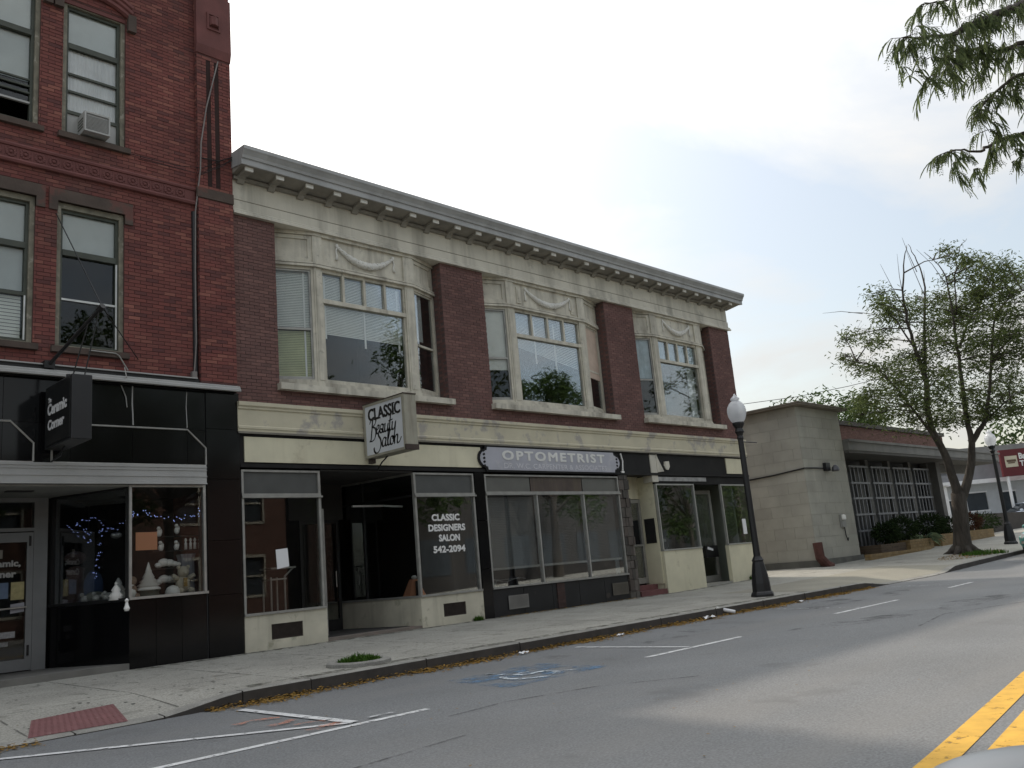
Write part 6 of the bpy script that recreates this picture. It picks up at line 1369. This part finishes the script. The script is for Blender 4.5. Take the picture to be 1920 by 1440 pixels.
# ================================================================== trees
def frond(b, p, d, L_, w, droop, rs, segs=3, leaflets=False):
    """one drooping compound leaf"""
    p = Vector(p); d = Vector(d).normalized(); pts = [p]
    for k in range(segs):
        d = (d + Vector((0, 0, -droop/segs))).normalized(); pts.append(pts[-1]+d*L_/segs)
    s_ = d.cross(Vector((rs.uniform(-1, 1), rs.uniform(-1, 1), .3)))
    s_ = s_.normalized() if s_.length > 1e-4 else Vector((1, 0, 0))
    if not leaflets:
        for k in range(segs):
            w0 = w*(.55 if k == 0 else 1)/2; w1 = w*(.35 if k == segs-1 else 1)/2
            b.face([pts[k]-s_*w0, pts[k]+s_*w0, pts[k+1]+s_*w1, pts[k+1]-s_*w1])
    else:
        n = leaflets
        for k in range(n):
            t = (k+.5)/n*segs; i = min(int(t), segs-1); q = pts[i].lerp(pts[i+1], t-i); ax = (pts[i+1]-pts[i]).normalized()
            for sg in (-1, 1):
                e = (s_*sg*.8+ax*.6+Vector((0, 0, rs.uniform(-.3, .1)))).normalized(); l = w*rs.uniform(.8, 1.15); c = ax*w*.22
                b.face([q-c*.4, q+e*l*.55-c, q+e*l, q+e*l*.5+c])
def limb(b, P, r0, r1, n=7, wob=.0, rs=None, pw=.8):
    P = [Vector(p) for p in P]; Q = []
    for i in range(len(P)-1):
        p0, p1, p2, p3 = P[max(i-1, 0)], P[i], P[i+1], P[min(i+2, len(P)-1)]
        for k in range(4):
            t = k/4; Q.append(.5*((2*p1)+(p2-p0)*t+(2*p0-5*p1+4*p2-p3)*t*t+(3*p1-p0-3*p2+p3)*t**3))
    Q.append(P[-1])
    if rs: Q = [q+Vector((rs.uniform(-wob, wob), rs.uniform(-wob, wob), rs.uniform(-wob, wob))) if 0 < i < len(Q)-1 else q for i, q in enumerate(Q)]
    m = len(Q)-1; b.tube(Q, [r0+(r1-r0)*(k/m)**pw for k in range(m+1)], n); return Q
rs = random.Random(31)
TR = thing('street_tree', 'tall airy locust tree with forked trunk and bare top twigs beside the kerb', 'tree', (27.6, -3.1, zs(27.6, -3.1)))
b = MB()
gz = zs(27.6, -3.1)
b.tube([(27.62, -3.08, gz-.1), (27.58, -3.11, gz+.15), (27.5, -3.19, .89), (27.42, -3.3, 1.6), (27.3, -3.41, 2.36), (27.28, -3.42, 2.5)], [.44, .35, .29, .275, .26, .12], 14)
for k in range(7):
    t = k*.9+.3; b.tube([(27.6+.25*math.cos(t), -3.1+.25*math.sin(t), gz+.25), (27.6+.5*math.cos(t), -3.1+.5*math.sin(t), gz+.04), (27.6+.8*math.cos(t), -3.1+.8*math.sin(t), gz-.06)], [.13, .1, .04], 6)
b.build('trunk', m_bark, TR, smooth=True)
LIMBS = [([(27.38, -3.35, 1.9), (26.93, -3.39, 3.56), (26.35, -3.2, 4.89), (25.86, -3.48, 6.53), (25.36, -3.54, 7.48), (24.87, -3.61, 8.43), (24.42, -3.75, 9.45), (24.13, -4.08, 10.57), (24.14, -4.3, 11.27)], .27, .012),
 ([(25.86, -3.48, 6.53), (25.89, -3.73, 8.27), (25.98, -4.06, 10.03), (25.99, -3.96, 11.12), (25.88, -3.78, 11.86)], .12, .01),
 ([(27.38, -3.35, 1.9), (27.56, -3.99, 3.39), (27.45, -4.17, 4.37), (27.45, -4.14, 5.24), (27.37, -4.3, 7.01), (27.3, -4.38, 8.03), (27.12, -4.51, 9.56), (26.9, -4.5, 10.75), (26.44, -4.11, 11.54)], .26, .01),
 ([(27.39, -4.4, 7.77), (27.92, -4.86, 8.94), (28.46, -5.36, 9.74), (28.94, -5.67, 10.11)], .08, .015),
 ([(27.47, -4.13, 4.17), (27.48, -4.6, 4.7), (27.34, -4.82, 4.95), (27.02, -5.39, 6.47), (26.62, -5.89, 8.07), (26.57, -6.37, 8.84), (26.82, -7.02, 9.2)], .17, .02),
 ([(26.98, -5.48, 6.9), (26.98, -6.08, 7.46), (26.84, -6.63, 7.81), (26.81, -7.12, 8.07)], .07, .02),
 ([(26.75, -3.36, 4.07), (25.47, -3.04, 5.42), (24.59, -2.92, 6.13), (23.53, -2.68, 6.99), (22.7, -2.34, 7.22), (22.01, -2.07, 7.26)], .1, .01),
 ([(25.36, -3.54, 7.48), (25.6, -2.93, 9.02), (25.58, -2.29, 9.4), (25.25, -1.31, 9.7)], .06, .008),
 ([(27.7, -4.53, 4.72), (27.16, -5.64, 5.39), (27.11, -6.19, 4.93)], .07, .015),
 ([(27.3, -4.54, 9.04), (26.53, -5.02, 10.36), (26.12, -5.41, 11.11), (26.08, -5.77, 11.45)], .05, .008)]
lp = []
for P, r0, r1 in LIMBS:
    b = MB(); Q = limb(b, P, r0*.85, r1*.8, 8, .03, rs, .5); b.build('limb', m_bark, TR, smooth=True); lp += Q[4:]
CL = [(22.7, -2.1, 8.13, 0.19), (24.27, -1.87, 8.54, 0.25), (23.29, -1.69, 7.59, 0.22), (24.55, -1.47, 7.57, 0.25), (24.91, -1.63, 7.31, 0.25), (22.78, -2.93, 6.9, 0.24), (22.83, -3.26, 6.74, 0.33), (26.77, -2.14, 7.21, 0.47), (24.46, -3.4, 6.92, 0.39), (24.32, -3.28, 6.43, 0.43), (27.27, -1.59, 7.06, 0.37), (24.56, -1.97, 6.32, 0.3), (25.87, -0.9, 6.11, 0.26), (24.43, -1.74, 6.11, 0.3), (25.61, -1.91, 6.16, 0.41), (23.85, -3.18, 5.92, 0.38), (25.46, -1.63, 5.63, 0.36), (26.93, -1.64, 5.62, 0.47), (25.87, -2.66, 5.26, 0.45), (25.46, -0.95, 5.66, 0.26), (25.49, -2.24, 8.33, 0.26), (22.64, -3.05, 7.78, 0.24), (25.91, -2.25, 8.81, 0.26), (25.25, -2.84, 9.42, 0.23), (24.06, -3.46, 9.37, 0.24), (22.55, -3.54, 9.01, 0.19), (26.78, -2.63, 9.37, 0.26), (25.51, -3.79, 9.19, 0.3), (26.62, -3.54, 9.8, 0.21), (27.14, -2.88, 9.25, 0.32), (27.03, -3.87, 9.4, 0.31), (28.24, -3.79, 9.44, 0.32), (25.61, -4.24, 8.62, 0.3), (27.68, -4.12, 9.86, 0.26), (25.9, -4.49, 9.53, 0.25), (28.38, -4.23, 10.72, 0.26), (27.99, -4.52, 11.83, 0.24), (24.53, -5.61, 10.52, 0.19), (25.02, -5.84, 10.44, 0.19), (25.5, -5.82, 10.44, 0.17), (29.28, -5.18, 11.43, 0.27), (27.0, -5.95, 10.48, 0.3), (28.12, -5.9, 10.54, 0.31), (26.87, -6.65, 10.34, 0.24), (27.96, -6.4, 10.2, 0.3), (27.14, -6.27, 9.94, 0.3), (26.63, -5.96, 9.94, 0.29), (27.41, -5.36, 10.26, 0.3), (27.17, -5.22, 10.63, 0.25), (30.16, -6.24, 10.65, 0.32), (29.22, -6.54, 10.11, 0.31), (28.87, -4.53, 9.93, 0.37), (28.88, -5.05, 10.06, 0.31), (29.82, -5.15, 10.02, 0.37), (28.62, -5.77, 9.33, 0.36), (26.41, -6.66, 8.99, 0.29), (28.53, -4.4, 9.15, 0.37), (28.92, -4.25, 9.58, 0.37), (28.38, -3.94, 9.09, 0.32), (27.53, -5.15, 8.81, 0.3), (28.49, -5.29, 9.12, 0.31), (26.45, -6.24, 8.46, 0.34), (29.7, -5.7, 8.86, 0.37), (28.69, -6.3, 8.77, 0.3), (26.26, -5.38, 7.85, 0.29), (25.46, -5.86, 7.43, 0.33), (28.82, -4.4, 8.04, 0.37), (30.19, -5.02, 8.33, 0.32), (26.17, -6.47, 7.57, 0.28), (29.55, -5.35, 7.52, 0.36), (28.01, -6.2, 7.25, 0.35), (26.7, -6.62, 7.59, 0.29), (26.95, -5.66, 6.61, 0.34), (28.9, -4.86, 7.46, 0.31), (29.19, -4.46, 7.37, 0.31), (25.12, -5.36, 6.54, 0.28), (28.63, -5.27, 6.44, 0.36), (26.17, -6.33, 6.14, 0.28), (29.62, -5.46, 5.91, 0.41), (27.41, -5.64, 5.75, 0.34), (29.77, -4.65, 6.19, 0.32), (29.72, -4.0, 6.32, 0.37), (27.21, -4.33, 5.85, 0.35), (29.0, -3.36, 7.05, 0.37), (25.78, -4.2, 6.12, 0.39), (24.49, -4.37, 6.12, 0.38), (26.72, -3.75, 7.59, 0.3), (24.32, -4.92, 7.53, 0.28), (24.71, -4.31, 7.73, 0.29), (25.46, -3.79, 7.95, 0.25), (27.08, -3.48, 5.7, 0.41), (24.69, -3.95, 5.69, 0.38), (23.77, -3.73, 5.66, 0.38), (27.71, -2.41, 5.52, 0.47), (25.69, -3.75, 5.0, 0.39), (29.02, -3.17, 5.51, 0.37), (29.47, -4.02, 5.49, 0.32), (27.33, -5.13, 5.35, 0.3), (28.44, -5.69, 5.16, 0.35), (28.84, -6.33, 7.21, 0.45), (29.35, -6.68, 9.29, 0.46), (29.39, -6.05, 6.03, 0.46), (29.09, -6.63, 8.21, 0.45)]
tw = MB(); fo = MB()
for k in range(70):
    q = rs.choice(lp); z = q.z+rs.uniform(-.5, .6)
    if 4.8 < z < 9.8 and q.x > 23.8: CL.append((q.x+rs.gauss(0, .4), q.y+rs.gauss(0, .4), z, rs.uniform(.18, .32)))
for (x, y, z, r) in CL:
    c = Vector((x, y, z)); o = min(lp, key=lambda q: (q-c).length + (2 if q.z > z else 0))
    mid = o.lerp(c, .5)+Vector((rs.uniform(-.12, .12), rs.uniform(-.12, .12), .12)); tw.tube([o, mid, c], [.03, .018, .007], 5, cap=False)
    for k in range(11):
        e = c+Vector((rs.gauss(0, r), rs.gauss(0, r), rs.gauss(0, r*.6))); tw.tube([mid.lerp(c, rs.uniform(.2, .9)), c.lerp(e, .5)+Vector((0, 0, .04)), e], [.009, .006, .003], 3, cap=False)
    n = int(190*(r/.3)**1.1); r *= 1.35
    for k in range(n):
        q = c+Vector((rs.gauss(0, r*.75), rs.gauss(0, r*.75), rs.gauss(0, r*.5)))
        frond(fo, q, (rs.uniform(-1, 1), rs.uniform(-1, 1), rs.uniform(-.2, .5)), rs.uniform(.1, .2), rs.uniform(.03, .05), .9, rs, 2)
# bare twigs at the top left
for P in ([(24.42, -3.75, 9.45), (24.0, -3.9, 10.2), (23.6, -4.1, 10.9)], [(24.6, -3.7, 9.0), (23.9, -3.6, 9.9), (23.2, -3.6, 10.6)], [(25.95, -4.0, 9.7), (25.3, -4.0, 10.6), (24.9, -4.0, 11.3)], [(26.0, -4.0, 9.9), (26.6, -3.9, 10.6), (27.0, -3.8, 11.0)], [(27.0, -4.5, 10.2), (26.5, -4.3, 11.0), (25.7, -4.1, 11.5)], [(24.8, -3.6, 8.5), (24.2, -3.4, 9.3), (23.7, -3.3, 10.0)], [(25.4, -1.8, 9.55), (24.4, -1.4, 9.6), (23.2, -1.2, 9.4)], [(25.9, -3.9, 10.7), (25.6, -3.8, 11.5), (25.3, -3.8, 12.0)]):
    tw.tube([Vector(p) for p in P], [.016, .01, .004], 4, cap=False)
tw.build('twigs', m_bark, TR, kind='stuff'); fo.build('foliage', m_leaf, TR, kind='stuff')
tuft('weed_tuft', (26.6, -4.1, zs(26.6, -4.1)), .8, 420, .28, 'grass and weeds around the foot of the street tree', seed=8)
b = MB()
for k in range(900):
    a = rs.uniform(0, 6.28); r = 1.5*math.sqrt(rs.random()); X = 26.6+r*math.cos(a)*1.8; Y = -3.7+r*math.sin(a)*.5; leafq((X, Y, zs(X, Y)+.015), rs.uniform(.02, .05), .3)
b.build('tree_pit_litter', m_leaflitter, kind='stuff')
# ---- big tree across the street whose branches hang into the top right corner
NT = thing('overhanging_tree', 'leafy branches of a nearby tree hanging into the top right corner', 'tree', (8.5, -21.6, zr(8)+.13))
b = MB(); limb(b, [(8.5, -21.6, zr(8)), (8.4, -21.4, 2.5), (8.0, -20.8, 4.6)], .42, .3, 12); b.build('trunk', m_bark, NT, smooth=True)
A = [(8.0, -20.8, 4.5), (7.0, -18.5, 7.0), (5.2, -15.6, 7.6), (2.98, -13.46, 6.95), (2.28, -13.23, 6.57), (2.04, -13.09, 6.46), (1.78, -12.94, 6.34), (1.56, -12.82, 6.22), (1.33, -12.69, 6.1), (1.01, -12.48, 6.05), (.78, -12.39, 6.0)]
Bq = [(5.2, -15.6, 7.6), (3.9, -14.2, 6.9), (3.02, -13.36, 6.43), (2.54, -13.11, 6.28), (2.27, -12.94, 6.16), (1.96, -12.76, 6.15), (1.71, -12.64, 6.09), (1.49, -12.53, 5.97)]
Cq = [(5.6, -16.2, 7.4), (4.4, -14.4, 6.2), (3.33, -13.13, 5.57), (2.84, -12.85, 5.37), (2.57, -12.69, 5.28), (2.34, -12.58, 5.18), (2.17, -12.52, 5.09), (1.93, -12.41, 5.09), (1.7, -12.31, 5.02)]
Eq = [(4.4, -14.4, 6.3), (3.06, -13.27, 5.99), (2.68, -13.01, 5.97), (2.43, -12.87, 5.85), (2.19, -12.7, 5.62), (2.03, -12.63, 5.44)]
Gq = [(5.2, -15.6, 7.6), (3.6, -13.9, 7.3), (2.6, -13.2, 7.0), (1.9, -12.8, 6.75), (1.3, -12.5, 6.55)]
rs = random.Random(77); fo = MB(); tw = MB()
def hang(q, dens, ln):
    for k in range(dens):
        d = Vector((rs.uniform(-1, .7), rs.uniform(-.8, .8), rs.uniform(-.6, .4))).normalized(); L_ = ln*rs.uniform(.35, 1.0)
        P = [q, q+d*L_*.5+Vector((0, 0, -.02)), q+d*L_*.9+Vector((0, 0, -.10*ln/.3))]; tw.tube(P, [.005, .0035, .002], 3, cap=False)
        for j in range(11):
            t = rs.random(); p = P[0].lerp(P[1], t*2) if t < .5 else P[1].lerp(P[2], t*2-1)
            fd = (d.x*.5+rs.uniform(-.5, .35), d.y*.5+rs.uniform(-.4, .4), rs.uniform(-.9, -.1)); fl = rs.uniform(.1, .23)
            if rs.random() < .75: frond(fo, p, fd, fl, rs.uniform(.010, .020), 1.2, rs, 4)
            else: frond(fo, p, fd, fl, .03, 1.2, rs, 3, leaflets=7)
for P, r0, st, dens, ln in ((A, .10, 5, 3, .4), (Bq, .05, 3, 3, .34), (Cq, .045, 5, 2, .22), (Eq, .04, 2, 2, .25), (Gq, .035, 2, 3, .28)):
    b = MB(); Q = limb(b, P, r0, .006, 7, .012, rs); b.build('limb', m_bark, NT, smooth=True)
    i0 = (st-2)*4
    for q in Q[i0:]:
        if P is Cq and 1.98 < q.x < 2.3: continue
        hang(q, dens, ln)
for (x, y, z, n, l) in ((.95, -12.45, 5.72, 9, .3), (1.15, -12.55, 5.6, 10, .3), (1.35, -12.65, 5.75, 8, .3), (2.4, -13.0, 5.75, 10, .3), (2.75, -13.1, 5.7, 10, .3), (2.9, -13.2, 6.05, 12, .35), (1.72, -12.32, 4.8, 7, .22), (1.9, -12.4, 4.85, 5, .18), (2.6, -12.75, 5.05, 9, .24), (2.95, -13.0, 5.2, 8, .25), (2.05, -12.65, 5.2, 6, .22), (2.0, -12.8, 5.9, 9, .3)):
    for k in range(n//3): hang(Vector((x+rs.uniform(-.12, .12), y+rs.uniform(-.12, .12), z+rs.uniform(-.1, .1))), 2, l)
for k in range(26):   # the rest of the crown, out of the picture, kept coarse
    c = Vector((rs.uniform(4.2, 12), rs.uniform(-25, -15.5), rs.uniform(6.2, 10.5)))
    for j in range(90): frond(fo, c+Vector((rs.gauss(0, .8), rs.gauss(0, .8), rs.gauss(0, .5))), (rs.uniform(-1, 1), rs.uniform(-1, 1), 0), .3, .12, .8, rs, 2)
    tw.tube([Vector((8.0, -20.8, 4.6)), c+Vector((0, 0, -.4)), c], [.09, .04, .01], 5, cap=False)
tw.build('twigs', m_bark, NT, kind='stuff'); fo.build('foliage', m_leaf2, NT, kind='stuff')
# ---- plain trees: those beyond the lattice building and those across the street
def tree(x, y, z0, h, r, label, group, seed, n=1500, m=None, name='tree', leaf=(.3, .16), low=.35):
    q = random.Random(seed); T_ = thing(name, label, 'tree', (x, y, z0), group)
    b = MB(); limb(b, [(x, y, z0-.1), (x+.1, y, z0+h*.25), (x-.1, y+.1, z0+h*.6)], h*.028, h*.012, 8)
    cs = []
    for k in range(16):
        a = q.uniform(0, 6.28); e = q.uniform(0, 1); rr2 = r*(1-.45*e*e)*q.uniform(.35, .85); c = Vector((x+rr2*math.cos(a), y+rr2*math.sin(a), z0+h*(low+(.93-low)*e))); cs.append(c)
        b.tube([(x, y, z0+h*.3+.3*h*e*.6), Vector((x, y, z0+h*.45)).lerp(c, .6), c], [h*.01, h*.005, .01], 5, cap=False)
    b.build('trunk', m_bark, T_, smooth=True)
    f = MB(); per = n//16
    for c in cs:
        s_ = r*q.uniform(.2, .36)
        for k in range(per):
            g = Vector((q.gauss(0, 1), q.gauss(0, 1), q.gauss(0, .75))); g = g.normalized()*s_*q.uniform(.5, 1.15) if g.length > 0 else g
            frond(f, c+g, (q.uniform(-1, 1), q.uniform(-1, 1), q.uniform(-.3, .4)), leaf[0]*q.uniform(.6, 1.2), leaf[1], .6, q, 1)
    f.build('foliage', m or m_leaf3, T_, kind='stuff'); return T_
BT = 'trees behind the lattice building'
tree(43.5, 10.5, .8, 9.3, 3.4, 'dark green tree rising just behind the brick parapet beside the grey tower', BT, 1, 2600)
tree(47.5, 9.0, .8, 9.9, 3.6, 'green tree behind the parapet, left of the street tree trunk', BT, 2, 2400)
tree(52.5, 10.5, .8, 9.4, 3.6, 'green tree behind the street tree, above the far canopy', BT, 3, 2400)
tree(70, 5, .9, 9.5, 4.2, 'hazy green tree beyond the white building behind the red sign', BT, 4, 2000, leaf=(.5, .3))
tree(78, -2, .9, 11, 5, 'hazy green tree far along the street beyond the red sign', BT, 5, 2000, leaf=(.5, .3))
tree(66, 13, .9, 8, 4, 'green tree beyond the white building roof, left of the far street lamp', BT, 6, 2000, leaf=(.5, .3))
ST = 'street trees across the road'
for k, (x, y, h, r) in enumerate(((5.6, -24.5, 16.0, 3.4), (22.4, -24.5, 17.0, 4.4), (35.5, -24.5, 14.4, 3.8), (-13.0, -24.5, 11.0, 3.6), (52, -25, 9, 4.2), (61, -25, 9.5, 4.4), (70, -25, 9, 4.4), (80, -25, 10, 4.6))):
    tree(x, y, -.1, h, r, ['street tree across the road behind the overhanging branches', 'tall street tree across the road, mirrored in the first bay window', 'street tree across the road farthest along, mirrored in the second bay window', 'street tree across the road at the left, before the brown building', 'first tree across the road before the long dark row', 'second tree across the road before the long dark row', 'third tree across the road before the long dark row', 'last tree across the road before the long dark row'][k], ST, 20+k, 5200 if k < 3 else 2400, leaf=(.32, .18) if k < 3 else (.42, .24), low=.3)
# shrubs and plants in the planters
def shrub(x, y, z, r, h, label, seed, m=None, n=900, spiky=False):
    q = random.Random(seed); b = MB()
    if spiky:
        for k in range(46):
            a = q.uniform(0, 6.28); L_ = h*q.uniform(.7, 1.2); frond(b, (x, y, z), (math.cos(a), math.sin(a), q.uniform(.5, 1.6)), L_, .075, 1.6, q, 4)
    else:
        st = MB()
        for k in range(n):
            g = Vector((q.gauss(0, 1), q.gauss(0, 1), q.gauss(0, 1))).normalized()*q.uniform(.55, 1.05)
            frond(b, (x+g.x*r, y+g.y*r*.6, z+h*.55+g.z*h*.5), (g.x+q.uniform(-.5, .5), g.y+q.uniform(-.5, .5), g.z+.3), .14, .08, .5, q, 1)
        for k in range(9): a = q.uniform(0, 6.28); b.tube([(x, y, z-.05), (x+.5*r*math.cos(a), y+.3*r*math.sin(a), z+h*.6)], [.015, .005], 4)
    b.build('shrub', m or m_shrub, loc=(x, y, z), label=label, cat='shrub')
m_shrub = leafmat('dark_shrub', (.03, .05, .025), .2); m_spike = leafmat('pale_spiky', (.16, .22, .15), .25)
zz = gX(30)+.42
shrub(29.0, .2, zz, .8, .75, 'dark shrub in the planter nearest the grey tower', 1)
shrub(30.6, .2, zz, .95, .95, 'dark dense shrub left of the spiky plant', 2)
shrub(31.9, -.2, zz, .5, .85, 'pale spiky plant spilling over the yellow planter', 3, m_spike, spiky=True)
shrub(34.0, .2, zz+.05, 1.0, .95, 'dark shrub behind the street tree trunk', 4)
shrub(36.5, .2, zz+.08, 1.0, .75, 'dark low shrub right of the street tree trunk', 5)
shrub(38.8, .2, zz+.1, 1.0, .9, 'reddish dark shrub at the far end of the planters', 6, leafmat('reddish_shrub', (.07, .04, .03), .2))
shrub(43, 1.0, .75, 1.6, 1.0, 'dark hedge bush beside the far street lamp', 7)
# overhead wire
b = MB(); b.tube([(44, 14.4, 10.4), (47, 12.0, 10.65), (50.3, 9.8, 11.2), (56, 6, 12.4)], .02, 4); b.build('overhead_wire', m_iron, loc=(50, 10, 10.4), label='faint overhead wire crossing the sky above the grey tower', cat='wire')
